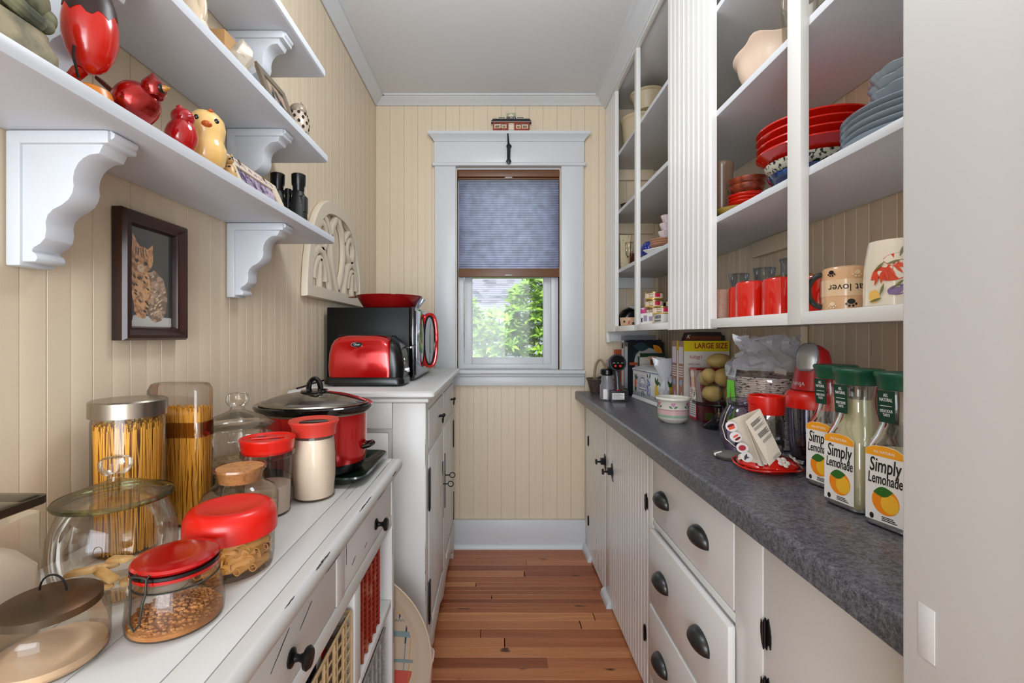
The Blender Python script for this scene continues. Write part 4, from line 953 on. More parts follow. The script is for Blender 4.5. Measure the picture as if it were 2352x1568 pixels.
# toaster
t = thing('toaster', 'shiny red two-slice toaster with black ends on the white cupboard', 'toaster', (-0.484, 1.735, H0))
def tr_(hx, hy, z, r=0.03, cx=0.0): return rr(hx, hy, r, z, 5, cx)
part('base', MB().rings([tr_(0.140, 0.072, 0.004), tr_(0.1485, 0.080, 0.008), tr_(0.1480, 0.080, 0.024), tr_(0.1440, 0.077, 0.033)]), BLACKP, t)
for a in (-0.11, 0.11):
    for b in (-0.05, 0.05): part('foot', MB().lathe([(0, 0), (0.009, 0), (0.009, 0.005), (0, 0.005)], 10, c=(a, b, 0)), BLACKP, t)
prof = [(0.0335, 0.138, 0.074, 0), (0.07, 0.140, 0.076, 0), (0.12, 0.136, 0.074, -0.001), (0.150, 0.128, 0.070, -0.003), (0.168, 0.118, 0.062, -0.005), (0.180, 0.104, 0.050, -0.008), (0.186, 0.088, 0.036, -0.010), (0.188, 0.06, 0.02, -0.012)]
part('shell', MB().rings([rr(a - 0.012, b, 0.035, z, 6, c - 0.008) for z, a, b, c in prof]), REDM, t, angle=60)
endp = [(0.0335, 0.143, 0.073), (0.07, 0.1455, 0.075), (0.12, 0.140, 0.073), (0.150, 0.131, 0.069), (0.168, 0.120, 0.060), (0.180, 0.106, 0.048), (0.1865, 0.09, 0.034)]
m = MB()
m.rings([rr(a - 0.050, b, 0.035, z, 6, 0.049 + (0.003 - 0.0) - (0.143 - a) * 0) for z, a, b in endp])
part('end_panel', MB().rings([[(x if x > 0.098 else 0.098, y, z_) for x, y, z_ in rr(a, b + 0.001, 0.036, z, 6)] for z, a, b in endp]), BLACKP, t, angle=60)
part('bread_slot', MB().box(-0.105, 0.075, -0.026, -0.008, 0.1875, 0.1888).box(-0.105, 0.075, 0.008, 0.026, 0.1875, 0.1888), BLACKP, t)
for k in range(4):
    part('button', MB().lathe([(0, 0), (0.0055, 0), (0.0048, 0.003), (0, 0.004)], 12), CHROME, t, M=Matrix.Translation((0.1415 - 0.0005 * k, -0.03, 0.098 - 0.0135 * k)) @ Matrix.Rotation(PI / 2 - 0.15, 4, 'Y'))
part('dial', MB().lathe([(0, 0), (0.009, 0), (0.0095, 0.014), (0.008, 0.017), (0, 0.017)], 20), CHROME, t, M=Matrix.Translation((0.1425, -0.018, 0.058)) @ Matrix.Rotation(PI / 2, 4, 'Y'))
part('lever', MB().box(0.135, 0.158, -0.006, 0.006, 0.138, 0.144), BLACKP, t, bevel=0.002)
part('lever_cap', MB().box(0.1582, 0.165, -0.008, 0.008, 0.137, 0.146), CHROME, t, bevel=0.002)
bd = part('badge', MB().prism(blob(0, 0, 0.0215, 0.0095, 28), 0, 0.002, 'z'), CHROME, t, M=FRONT((-0.022, -0.0735, 0.153)) @ Matrix.Rotation(-0.16, 4, 'X'))
part('badge_face', MB().prism(blob(0, 0, 0.0195, 0.0078, 28), 0.0021, 0.0024, 'z'), BLACKP, bd)
text('Oster', 0.012, mat('silver_print', 'D8D8D0', 0.3, metal=0.4), bd, Matrix.Translation((0, 0.0005, 0.0026)), width=0.024, shear=0.25)
# power cord behind the toaster
single('power_cord', 'black cord curling behind the toaster at the wall', 'cord', MB().tube([(-0.64, 1.70, H0 + 0.02), (-0.665, 1.66, H0 + 0.012), (-0.685, 1.62, H0 + 0.004), (-0.69, 1.58, H0 + 0.003)], 0.003, 8), BLACKP)
# red bowl with a clear spout on the microwave
t = thing('red_bowl', 'wide dark red plastic bowl with a clear grip resting upon the microwave', 'bowl', (-0.470, 2.02, H0 + 0.3045))
part('bowl', MB().lathe([(0, 0), (0.104, 0), (0.110, 0.003), (0.1405, 0.052), (0.1445, 0.0535), (0.144, 0.0555), (0.138, 0.054), (0.107, 0.006), (0, 0.004)], 56), mat('deep_red_plastic', '8E0D0C', 0.25, coat=0.3), t)
part('grip', MB().rings([[(x, y, z) for x, y, z in ((0.121, -0.02, 0.004), (0.127, -0.02, 0.002), (0.127, 0.02, 0.002), (0.121, 0.02, 0.004))], [(0.142, -0.024, 0.048), (0.158, -0.024, 0.042), (0.158, 0.024, 0.042), (0.142, 0.024, 0.048)]]), glassmat('blue_clear_plastic', 'C4C8E4', ecol='5A5C8A', refl=0.8), t, bevel=0.002)
part('lip', MB().rings([[(-0.142, -0.03, 0.052), (-0.142, 0.03, 0.052), (-0.142, 0.03, 0.0545), (-0.142, -0.03, 0.0545)], [(-0.178, -0.018, 0.049), (-0.178, 0.018, 0.049), (-0.178, 0.018, 0.0515), (-0.178, -0.018, 0.0515)]]), mat('deep_red_plastic', '8E0D0C'), t)

# ================================================================== ON THE LEFT WALL
# framed kitten
t = thing('picture_frame', 'dark wooden frame on the wall holding a tabby kitten photograph', 'picture frame', (XL + 0.0075, 0.9245, 1.3615))
fw, fh, fb, fd = 0.0865, 0.124, 0.026, 0.026
WOODD = mat('mahogany', '34150C', 0.3, vcol='1C0B08', vscale=6, stretch=(1, 1, 8))
prf = [(0.0, 0.0), (0.0, 0.019), (0.004, 0.026), (0.010, 0.026), (0.016, 0.021), (0.020, 0.018), (0.024, 0.018), (0.027, 0.010), (0.027, 0.0)]
for i, (hw_, hh_, ang) in enumerate(((fw, fh, 0), (fh, fw, 1), (fw, fh, 2), (fh, fw, 3))):
    # mitred moulding: long outside, short inside
    m = MB(); L0 = [( -hw_ + a, -hh_ + a, b) for a, b in prf]; L1 = [(hw_ - a, -hh_ + a, b) for a, b in prf]
    m.rings([L0, L1])
    part('frame_side', m, WOODD, t, M=AISLE_L((0.0005, 0, 0)) @ Matrix.Rotation(ang * PI / 2, 4, 'Z'), angle=25)
IX, IY = fw - fb, fh - fb
ph = MB()
def pl_(mb, pts, i, k): mb.mi(i); mb.prism([(max(-IX, min(IX, a)), max(-IY, min(IY, b))) for a, b in pts], 0.0060 + 0.00012 * k, 0.0061 + 0.00012 * k, 'z')
pl_(ph, [(-IX, -IY), (IX, -IY), (IX, IY), (-IX, IY)], 0, 0)
rr8 = random.Random(9)
pl_(ph, [(-IX, -IY), (IX, -IY), (IX, -IY + 0.020), (-IX, -IY + 0.024)], 4, 1)
pl_(ph, blob(0.012, -0.035, 0.036, 0.052, 26, 0.12, 0.05, rr8), 2, 2)
pl_(ph, blob(-0.026, -0.022, 0.026, 0.060, 26, 0.05, 0.05, rr8), 1, 3)
pl_(ph, blob(-0.024, 0.036, 0.031, 0.026, 26, 0, 0.04, rr8), 1, 4)
pl_(ph, [(-0.048, 0.044), (-0.046, 0.083), (-0.024, 0.056)], 1, 5); pl_(ph, [(-0.012, 0.054), (0.006, 0.070), (0.007, 0.034)], 1, 5)
pl_(ph, [(-0.045, 0.050), (-0.043, 0.074), (-0.030, 0.056)], 5, 6); pl_(ph, [(-0.006, 0.052), (0.003, 0.062), (0.004, 0.042)], 5, 6)
pl_(ph, blob(-0.036, 0.032, 0.005, 0.0038, 12), 3, 7); pl_(ph, blob(-0.013, 0.029, 0.005, 0.0038, 12), 3, 7)
pl_(ph, blob(-0.026, 0.018, 0.009, 0.007, 12), 6, 7); pl_(ph, [(-0.029, 0.022), (-0.022, 0.022), (-0.0255, 0.017)], 5, 8)
for k in range(5): pl_(ph, [(-0.040 + 0.007 * k, 0.044), (-0.038 + 0.007 * k, 0.044), (-0.037 + 0.006 * k, 0.058), (-0.039 + 0.006 * k, 0.058)], 3, 8)
for k in range(34):
    x_, y_ = rr8.uniform(-0.05, 0.035), rr8.uniform(-0.075, 0.005)
    pl_(ph, leafpoly(x_, y_, 0.010, 0.004, -0.6 + (1.2 if x_ > -0.01 else 0)), 3 if x_ < -0.005 else 6, 8)
pl_(ph, [(-IX, -0.085), (-0.047, -0.085), (-0.042, -0.06), (-0.048, -0.035), (-IX, -0.01)], 7, 9)
part('photograph', ph, [mat('photo_slate', '3A4048', 0.6), mat('fur_tan', 'E0AE7C', 0.6, vcol='9A6A44', vscale=90, thr=(0.45, 0.6)), mat('fur_brown', '7A6454', 0.6, vcol='BE9E86', vscale=80, thr=(0.5, 0.6)), mat('fur_dark', '3A2A20', 0.5), mat('pale_bedding', 'C9C8C4', 0.6),
                        mat('ear_pink', 'C98F70', 0.5), mat('fur_pale', 'DCC4A4', 0.5), mat('photo_black', '15171C', 0.4)], t, M=AISLE_L((0.0, 0, 0)), kind='stuff')
part('glazing', MB().box(-IX, IX, -IY, IY, 0.0085, 0.0092), glassmat('picture_glass', 'FFFFFF', ecol='D0D0D0', refl=0.0, fk=0.12), t, M=AISLE_L((0, 0, 0)))

# gothic tracery plaque
t = thing('wall_plaque', 'cream openwork plaque shaped like a gothic window on the wall', 'wall decor', (XL + 0.0078, 2.005, 1.392))
PL = mat('cream_plaster', 'D8CCB8', 0.5, bump=0.1, bscale=30)
HWp, HPp = 0.350, 0.425
def oval_arch(hw_, h_, base=0.0, n=14):
    """pointed arch outline: straight base, sides bulging to a rounded point"""
    out = [(-hw_, base)]
    for i in range(1, n):
        tt = i / n; out.append((-hw_ * math.cos(tt * PI / 2) ** 0.72, base + (h_ - base) * math.sin(tt * PI / 2) ** 1.0))
    out.append((0, h_))
    return out + [(-a, b) for a, b in out[-2::-1]]
def arch_band(parent, o_, i_, th, name):
    m = MB(); n = len(o_)
    A = [(a, b, 0.0) for a, b in o_]; A2 = [(a, b, th * 0.6) for a, b in o_]; B2 = [(a * 0.985, b * 0.985 + 0.003, th) for a, b in o_]; B = [(a, b, th) for a, b in i_]; D = [(a, b, 0.0) for a, b in i_]
    m.rings([A, A2, B2, B, D], closed=True)
    return part(name, m, PL, parent, M=AISLE_L((0, 0, 0)))
arch_band(t, oval_arch(HWp, HPp), oval_arch(HWp - 0.052, HPp - 0.052, 0.046), 0.022, 'outer_band')
def loop(pts, r, name, closed=False):
    """flat band following the points, like a sawn tracery bar"""
    k = len(pts); m = MB(); RR = []
    for i, (x, y) in enumerate(pts):
        a_ = pts[(i - 1) % k] if closed else pts[max(0, i - 1)]; b_ = pts[(i + 1) % k] if closed else pts[min(k - 1, i + 1)]
        d_ = Vector((b_[0] - a_[0], b_[1] - a_[1])).normalized(); nx, ny = -d_.y * r * 1.4, d_.x * r * 1.4
        RR.append([(x + nx, y + ny, 0.0), (x + nx, y + ny, 0.014), (x + nx * 0.6, y + ny * 0.6, 0.018), (x - nx * 0.6, y - ny * 0.6, 0.018), (x - nx, y - ny, 0.014), (x - nx, y - ny, 0.0)])
    m.rings(RR, closed=closed)
    return part(name, m, PL, t, M=AISLE_L((0, 0, 0)), angle=40)
def arc(cx, cy, rx, ry, a0_, a1_, n_=12): return [(cx + rx * math.cos(math.radians(a0_ + (a1_ - a0_) * i / n_)), cy + ry * math.sin(math.radians(a0_ + (a1_ - a0_) * i / n_))) for i in range(n_ + 1)]
for sx in (1, -1):
    loop([(sx * x, y) for x, y in [(0.0, 0.045), (0.030, 0.085), (0.058, 0.135), (0.078, 0.20), (0.080, 0.26), (0.062, 0.315), (0.030, 0.350), (0.0, 0.385)]], 0.012, 'tracery')
    loop([(sx * x, y) for x, y in [(0.318, 0.040), (0.300, 0.10), (0.268, 0.155), (0.225, 0.195), (0.180, 0.200), (0.138, 0.165), (0.108, 0.11), (0.085, 0.040)]], 0.012, 'tracery')
    loop([(sx * x, y) for x, y in arc(0.200, 0.075, 0.060, 0.085, 0, 180)], 0.010, 'tracery')
    loop([(sx * 0.200, 0.160), (sx * 0.200, 0.100), (sx * 0.200, 0.045)], 0.009, 'tracery')
    loop([(sx * x, y) for x, y in arc(0.175, 0.258, 0.045, 0.052, 0, 360, 18)[:-1]], 0.010, 'tracery', True)
    loop([(sx * x, y) for x, y in [(0.215, 0.285), (0.245, 0.30), (0.265, 0.270)]], 0.009, 'tracery')
    loop([(sx * x, y) for x, y in [(0.078, 0.270), (0.105, 0.305), (0.135, 0.330), (0.165, 0.345)]], 0.009, 'tracery')
# ================================================================== ON THE LOWEST SHELF
S1 = 1.5706; S2 = 1.8186
STONE = mat('mottled_stone', '8C8A68', 0.7, vcol='3E4030', vscale=22, thr=(0.42, 0.62), bump=0.8, bscale=40)
t = thing('stone_lizard', 'mottled green stone carving of a crouched creature on a block', 'figurine', (-0.592, 0.500, S1))
def noisy(mb, amp, seed):
    import mathutils
    mb.v = [p + mathutils.noise.noise_vector(p * 28 + Vector((seed, 0, 0))) * amp for p in mb.v]; return mb
part('block', noisy(MB().rings([rr(0.034, 0.092, 0.02, z, 6) if z < 0.04 else rr(0.028, 0.086, 0.02, z, 6) for z in (0, 0.015, 0.03, 0.045, 0.053)]), 0.0015, 1), mat('stone_block', 'A09274', 0.7, vcol='6C6850', vscale=30, thr=(0.4, 0.65), bump=0.6, bscale=60), t)
bd = MB().ell((0.0, -0.01, 0.085), (0.028, 0.062, 0.034), 24, 14)
part('body', noisy(bd, 0.004, 2), STONE, t)
hd = MB().ell((0.004, 0.058, 0.094), (0.026, 0.034, 0.028), 20, 12).ell((0.010, 0.084, 0.080), (0.017, 0.014, 0.014), 14, 10)
part('head', noisy(hd, 0.003, 3), STONE, t)
part('paw', MB().tube([(0.018, 0.02, 0.080), (0.026, 0.045, 0.066), (0.026, 0.066, 0.062)], [0.011, 0.009, 0.010], 10).ell((0.026, 0.070, 0.064), (0.011, 0.011, 0.010), 12, 8), STONE, t)
part('ear', MB().ell((-0.008, 0.040, 0.112), (0.006, 0.008, 0.010), 10, 8), STONE, t)
# tall red bird on a wire leg
RB = mat('red_lacquer', 'C31805', 0.22, coat=0.4, var=0.12, vscale=5)
t = thing('red_bird', 'tall red egg-bodied bird with a black face on a wire leg', 'figurine', (-0.583, 0.655, S1))
part('stand', MB().lathe([(0, 0), (0.026, 0), (0.028, 0.008), (0.027, 0.018), (0.024, 0.028), (0.010, 0.035), (0, 0.036)], 32), mat('orange_glaze', 'D2791E', 0.3), t)
egg = MB().lathe([(0, 0.052), (0.006, 0.053), (0.018, 0.062), (0.027, 0.080), (0.0320, 0.100), (0.0325, 0.120), (0.0290, 0.148), (0.022, 0.170), (0.012, 0.184), (0, 0.188)], 32)
part('body', egg, RB, t)
part('tail', MB().rings([[(-0.016, -0.012, 0.060), (-0.004, -0.012, 0.056), (-0.004, 0.006, 0.056), (-0.016, 0.006, 0.062)], [(-0.034, -0.008, 0.044), (-0.020, -0.008, 0.040), (-0.020, 0.004, 0.040), (-0.034, 0.004, 0.046)]]), RB, t, bevel=0.003)
msk = MB().lathe([(0.0306, 0.138), (0.0305, 0.142), (0.0296, 0.149), (0.0226, 0.171), (0.0126, 0.185), (0, 0.189)], 32, cap0=False)
vv = []
for i, p in enumerate(msk.v):
    ang = math.atan2(p.y, p.x)
    if i < 32: zz_ = 0.140 + 0.005 * math.sin(ang * 9) - 0.014 * math.cos(ang + 0.9); q = math.hypot(p.x, p.y); rr_ = 0.0331 - max(0, zz_ - 0.12) * 0.13; p = Vector((p.x / q * rr_, p.y / q * rr_, zz_))
    vv.append(p)
msk.v = vv
part('mask', msk, mat('dark_brown_paint', '2A1510', 0.4), t, label='black painted face patch')
part('leg', MB().tube([(0.004, -0.030, 0.074), (0.004, -0.031, 0.060), (0.003, -0.022, 0.034)], 0.0018, 6), BLACKP, t)
part('beak', MB().lathe([(0.007, 0), (0.004, 0.008), (0, 0.016)], 10), mat('orange_glaze', 'D2791E'), t, M=Matrix.Translation((0.019, -0.022, 0.162)) @ Matrix.Rotation(PI / 2, 4, 'X'))
# red mercury glass cardinal
t = thing('cardinal', 'shiny crimson glass cardinal with a pointed crest and long tail', 'figurine', (-0.560, 0.712, S1))
MG = mat('mercury_red', 'B8140A', 0.2, metal=0.7, coat=0.6, vcol='7A0C08', vscale=18, bump=0.4, bscale=70)
bm_ = MB()
R = []
for i in range(13):
    s_ = i / 12; x = -0.036 + 0.068 * s_; r_ = 0.0335 * math.sin(PI * min(1, s_ * 0.92 + 0.05)) ** 0.7
    R.append([(x, r_ * math.cos(2 * PI * k / 20), 0.036 + 0.004 * s_ + r_ * math.sin(2 * PI * k / 20)) for k in range(20)])
bm_.rings(R); part('body', bm_, MG, t)
part('head', MB().lathe([(0, -0.016), (0.012, -0.014), (0.0175, -0.004), (0.0165, 0.006), (0.010, 0.014), (0.004, 0.021), (0.0, 0.026)], 20, c=(0.026, 0, 0.062)).warp(lambda x, y, z: (x - 0.0 if z < 0.07 else x - (z - 0.07) * 0.12, y, z)), MG, t)
part('beak', MB().lathe([(0.006, 0), (0.004, 0.006), (0, 0.013)], 10), mat('beak_gold', 'A8742C', 0.3), t, M=Matrix.Translation((0.042, -0.004, 0.060)) @ Matrix.Rotation(PI / 2, 4, 'Y'))
part('mask', MB().ell((0.041, -0.004, 0.060), (0.005, 0.008, 0.007), 12, 8), BLACKP, t)
part('tail', MB().rings([[(-0.030, -0.006, 0.045), (-0.030, 0.006, 0.045), (-0.028, 0.006, 0.052), (-0.028, -0.006, 0.052)], [(-0.062, -0.008, 0.074), (-0.062, 0.008, 0.074), (-0.060, 0.008, 0.080), (-0.060, -0.008, 0.080)]]), mat('mercury_dark', '5A1810', 0.3, metal=0.5), t, bevel=0.002)
part('foot', MB().lathe([(0, 0), (0.012, 0), (0.010, 0.008), (0, 0.008)], 12), MG, t)
# small red bird
t = thing('red_bird', 'small glossy red ceramic bird squeezed beside the yellow chick', 'figurine', (-0.566, 0.812, S1))
R = []
for i in range(12):
    s_ = i / 11; z = 0.002 + 0.055 * s_; r_ = 0.027 * math.sin(PI * (0.15 + 0.72 * s_)) ** 0.6
    R.append([(0.002 + 0.006 * s_ + r_ * 0.95 * math.cos(2 * PI * k / 20), r_ * math.sin(2 * PI * k / 20), z) for k in range(20)])
part('body', MB().rings(R), mat('cherry_ceramic', 'B00F12', 0.14, coat=0.5), t)
part('head', MB().ell((0.008, 0, 0.064), (0.019, 0.018, 0.017), 18, 12).lathe([(0.007, 0), (0.005, 0.008), (0, 0.013)], 10, c=(0.002, 0, 0.076)), mat('cherry_ceramic', 'B00F12'), t)
part('tail', MB().rings([[(-0.018, -0.008, 0.024), (-0.018, 0.008, 0.024), (-0.016, 0.008, 0.034), (-0.016, -0.008, 0.034)], [(-0.046, -0.007, 0.034), (-0.046, 0.007, 0.034), (-0.045, 0.007, 0.040), (-0.045, -0.007, 0.040)]]), mat('cherry_ceramic', 'B00F12'), t, bevel=0.003)
part('beak', MB().lathe([(0.005, 0), (0.003, 0.005), (0, 0.010)], 10), mat('cherry_ceramic', 'B00F12'), t, M=Matrix.Translation((0.024, -0.006, 0.064)) @ Matrix.Rotation(PI / 2, 4, 'Y'))
# yellow chick
CH = mat('chick_yellow', 'E9C078', 0.15, coat=0.5, vcol='D99A4A', vscale=9, thr=(0.5, 0.8))
t = thing('chick', 'round pale yellow ceramic chick with orange beak', 'figurine', (-0.566, 0.890, S1), rz=0.6)
part('body', MB().lathe([(0, 0), (0.022, 0.001), (0.032, 0.012), (0.0355, 0.032), (0.033, 0.048), (0.030, 0.056), (0.032, 0.068), (0.034, 0.080), (0.031, 0.096), (0.022, 0.108), (0.010, 0.113), (0, 0.114)], 32), CH, t)
for sx in (1, -1):
    part('eye', MB().ell((sx * 0.016, -0.0285, 0.088), (0.0045, 0.003, 0.005), 12, 8), BLACKS, t)
part('beak', MB().lathe([(0.011, 0), (0.008, 0.006), (0, 0.017)], 12, sy=0.7), mat('beak_orange', 'C25A1C', 0.3), t, M=Matrix.Translation((0, -0.029, 0.078)) @ Matrix.Rotation(PI / 2 + 0.2, 4, 'X'))
part('wing', MB().ell((-0.030, 0.004, 0.036), (0.006, 0.020, 0.016), 14, 10), CH, t); part('wing', MB().ell((0.030, 0.004, 0.036), (0.006, 0.020, 0.016), 14, 10), CH, t)
part('crest', MB().ell((0.006, -0.014, 0.108), (0.006, 0.012, 0.005), 12, 8), mat('beak_orange', 'C25A1C'), t, label='orange stripe on the head')
# spotted cat figurine behind the chick
t = thing('spotted_figurine', 'small tan black-spotted ceramic cat half hidden behind the chick', 'figurine', (-0.560, 0.958, S1))
SP = mat('spotted_tan', 'C9A066', 0.3, vcol='1A1410', vscale=120, thr=(0.64, 0.67), detail=0)
part('body', MB().lathe([(0, 0), (0.013, 0.001), (0.015, 0.012), (0.011, 0.030), (0.006, 0.036), (0, 0.038)], 18), SP, t)
part('head', MB().ell((0.0, -0.003, 0.044), (0.010, 0.009, 0.009), 14, 10).lathe([(0.0035, 0), (0, 0.008)], 8, c=(-0.006, -0.003, 0.050)).lathe([(0.0035, 0), (0, 0.008)], 8, c=(0.006, -0.003, 0.050)), SP, t)
# cream lavender photo frame
t = thing('photo_frame', 'low cream photo frame with purple flower picture propped on the lowest shelf', 'picture frame', (-0.575, 1.125, S1))
tilt = Matrix.Rotation(-math.radians(24), 4, 'Y')
FM = tilt @ AISLE_L((0, 0, 0))
part('frame', MB().rings([[(-0.118, 0, 0), (0.118, 0, 0), (0.118, 0.088, 0), (-0.118, 0.088, 0)], [(-0.118, 0, 0.010), (0.118, 0, 0.010), (0.118, 0.088, 0.010), (-0.118, 0.088, 0.010)], [(-0.088, 0.022, 0.010), (0.088, 0.022, 0.010), (0.088, 0.066, 0.010), (-0.088, 0.066, 0.010)], [(-0.088, 0.022, 0.005), (0.088, 0.022, 0.005), (0.088, 0.066, 0.005), (-0.088, 0.066, 0.005)]]), mat('cream_frame', 'DCCBB4', 0.5), t, M=FM)
part('photograph', MB().box(-0.088, 0.088, 0.022, 0.066, 0.0052, 0.0060), mat('lavender_photo', 'B9A6B8', 0.5, vcol='4A3A5C', vscale=70, thr=(0.42, 0.58)), t, M=FM)
sc_ = MB()
for k in range(7):
    x0 = -0.075 + 0.026 * k
    sc_.tube([(x0 + 0.010 * math.sin(a), 0.077 + 0.005 * math.sin(a * 2.3 + k), 0.0104) for a in [i * 0.5 for i in range(9)]], 0.0006, 4)
part('scroll_print', sc_, mat('lilac_ink', 'A090AC', 0.6), t, M=FM, kind='stuff')
for k in (-0.06, 0.05): part('clip', MB().box(k - 0.004, k + 0.004, 0.078, 0.0895, 0.0103, 0.0118), mat('bronze_clip', '7A6A48', 0.4, metal=0.5), t, M=FM)
part('strut', MB().box(-0.015, 0.015, 0, 0.07, -0.002, 0), mat('cream_frame', 'DCCBB4'), t, M=Matrix.Translation((-0.040, 0, 0)) @ Matrix.Rotation(math.radians(14), 4, 'Y') @ AISLE_L((0, 0, 0)))
# binoculars
t = thing('binoculars', 'black binoculars standing on end beside the shelf tip', 'binoculars', (-0.622, 1.365, S1), rz=0.12)
BN = mat('black_rubber', '12140F', 0.45, bump=0.4, bscale=220)
for sx in (-1, 1):
    part('barrel', MB().lathe([(0, 0), (0.027, 0), (0.0275, 0.010), (0.025, 0.030), (0.0235, 0.060), (0.021, 0.085), (0.018, 0.098), (0.0145, 0.108)], 28, c=(sx * 0.030, 0, 0)), BN, t)
    part('prism_housing', MB().rings([rr(0.012, 0.018, 0.008, z, 4, sx * 0.042) for z in (0.045, 0.05, 0.088, 0.094)]), BN, t, bevel=0.002)
    part('eyepiece', MB().lathe([(0.0150, 0.108), (0.0165, 0.112), (0.0165, 0.122), (0.0195, 0.128), (0.0205, 0.158), (0.018, 0.160), (0.014, 0.157), (0, 0.150)], 24, c=(sx * 0.030, 0, 0)), BLACKP, t)
part('bridge', MB().box(-0.018, 0.018, -0.008, 0.008, 0.100, 0.110).box(-0.018, 0.018, -0.008, 0.008, 0.060, 0.075).lathe([(0, 0.055), (0.009, 0.055), (0.009, 0.115), (0, 0.115)], 16), BLACKP, t)

# ================================================================== ON THE MIDDLE SHELF
PEARL = mat('pearl_glaze', 'D9C2A4', 0.18, coat=0.6, metal=0.15, bump=0.3, bscale=30)
t = thing('shell_figurine', 'tall pearly cream ceramic figure on the middle shelf', 'figurine', (-0.578, 0.868, S2))
part('body', MB().lathe([(0, 0), (0.030, 0.001), (0.033, 0.010), (0.025, 0.028), (0.027, 0.042), (0.021, 0.060), (0.024, 0.078), (0.017, 0.098), (0.018, 0.112), (0.008, 0.130), (0, 0.134)], 24, sy=0.8), PEARL, t)
part('wing', MB().ell((0.020, -0.004, 0.050), (0.010, 0.008, 0.030), 14, 10), PEARL, t)
t = thing('glass_figurine', 'iridescent clear glass angular figurine on an amber foot', 'figurine', (-0.572, 1.030, S2))
part('foot', MB().lathe([(0, 0), (0.020, 0), (0.021, 0.006), (0.012, 0.022), (0.009, 0.034), (0, 0.035)], 18), mat('amber_glaze', 'C9A060', 0.2, coat=0.4), t)
part('body', MB().rings([[(r_ * math.cos(a + z * 18), r_ * math.sin(a + z * 18), z) for a in [i * 2 * PI / 5 for i in range(5)]] for r_, z in ((0.010, 0.033), (0.028, 0.054), (0.024, 0.070), (0.012, 0.088), (0.002, 0.099))]), mat('iridescent_glass', 'D9CDBB', 0.08, metal=0.25, coat=1.0, bump=0.6, bscale=22), t, bevel=0.004)
t = single('cardboard_box', 'plain tan box against the wall behind the glass figurine', 'box', MB().box(-0.7065, -0.655, 1.10, 1.17, S2, S2 + 0.17), mat('tan_card', 'B98E5C', 0.7), bevel=0.001)
t = thing('photo_frame', 'bronze photo frame leaning near the end of the middle shelf', 'picture frame', (-0.560, 1.195, S2))
FM = Matrix.Rotation(-math.radians(20), 4, 'Y') @ AISLE_L((0, 0, 0))
BRZ = mat('bronze_frame', '8C8070', 0.35, metal=0.5)
part('frame', MB().rings([[(-0.075, 0, 0), (0.075, 0, 0), (0.075, 0.108, 0), (-0.075, 0.108, 0)], [(-0.075, 0, 0.009), (0.075, 0, 0.009), (0.075, 0.108, 0.009), (-0.075, 0.108, 0.009)], [(-0.052, 0.020, 0.009), (0.052, 0.020, 0.009), (0.052, 0.088, 0.009), (-0.052, 0.088, 0.009)], [(-0.052, 0.020, 0.004), (0.052, 0.020, 0.004), (0.052, 0.088, 0.004), (-0.052, 0.088, 0.004)]]), BRZ, t, M=FM)
part('photograph', MB().box(-0.052, 0.052, 0.020, 0.088, 0.0042, 0.0050), mat('snapshot', 'A8907C', 0.4, vcol='23262E', vscale=24, thr=(0.45, 0.55)), t, M=FM)
part('strut', MB().box(-0.012, 0.012, 0, 0.075, -0.002, 0), mat('dark_bronze', '3A3325'), t, M=Matrix.Translation((-0.046, 0, 0)) @ Matrix.Rotation(math.radians(12), 4, 'Y') @ AISLE_L((0, 0, 0)))
t = thing('owl', 'grey-tan ceramic owl pierced with holes at the middle shelf end', 'figurine', (-0.572, 1.318, S2), rz=-0.3)
OW = mat('owl_glaze', 'B7A693', 0.2, coat=0.4)
part('body', MB().lathe([(0, 0), (0.018, 0), (0.026, 0.008), (0.031, 0.028), (0.029, 0.052), (0.023, 0.070)], 24), OW, t)
part('head', MB().ell((0, 0, 0.078), (0.025, 0.023, 0.021), 20, 12).lathe([(0.006, 0), (0, 0.010)], 8, c=(-0.012, 0, 0.094)).lathe([(0.006, 0), (0, 0.010)], 8, c=(0.012, 0, 0.094)), mat('owl_head', '8E7E6E', 0.25, coat=0.4), t)
hl = MB(); r9 = random.Random(2)
for row in range(5):
    z = 0.012 + row * 0.0135; rw = (0.0272, 0.0308, 0.0312, 0.0298, 0.0262)[row]
    for k in range(8):
        a = 2 * PI * (k + 0.5 * (row % 2)) / 8
        c_ = Vector((rw * math.cos(a), rw * math.sin(a), z)); n_ = Vector((math.cos(a), math.sin(a), 0)); u_ = Vector((-math.sin(a), math.cos(a), 0))
        hl.rings([[tuple(c_ + n_ * q + u_ * (0.0042 * math.cos(b)) + Vector((0, 0, 0.0050 * math.sin(b)))) for b in [j * PI / 4 for j in range(8)]] for q in (-0.003, 0.0004)])
part('piercing', hl, mat('hole_dark', '2A211A', 0.9), t, kind='stuff')
# ================================================================== ON THE COUNTER
K0 = 0.9206
# wicker basket by the window
t = thing('basket', 'small dark brown wicker basket with a tall bent handle by the window wall', 'basket', (0.590, 2.575, K0))
WB = mat('dark_wicker', '4A3A32', 0.6, var=0.35, vscale=90, bump=0.8, bscale=160)
R = [rr(0.045, 0.032, 0.015, 0.0, 5), rr(0.052, 0.038, 0.018, 0.02, 5), rr(0.066, 0.050, 0.02, 0.078, 5), rr(0.063, 0.047, 0.02, 0.078, 5), rr(0.046, 0.032, 0.015, 0.006, 5)]
part('body', MB().rings(R), WB, t)
wv = MB()
for k in range(9):
    z = 0.008 + 0.008 * k; q = z / 0.078
    wv.tube(rr(0.0465 + 0.019 * q, 0.0335 + 0.017 * q, 0.018, z, 4), 0.0022, 5, closed=True)
part('weave', wv, WB, t, kind='stuff')
part('rim', MB().tube(rr(0.067, 0.051, 0.02, 0.081, 4), 0.005, 6, closed=True), WB, t)
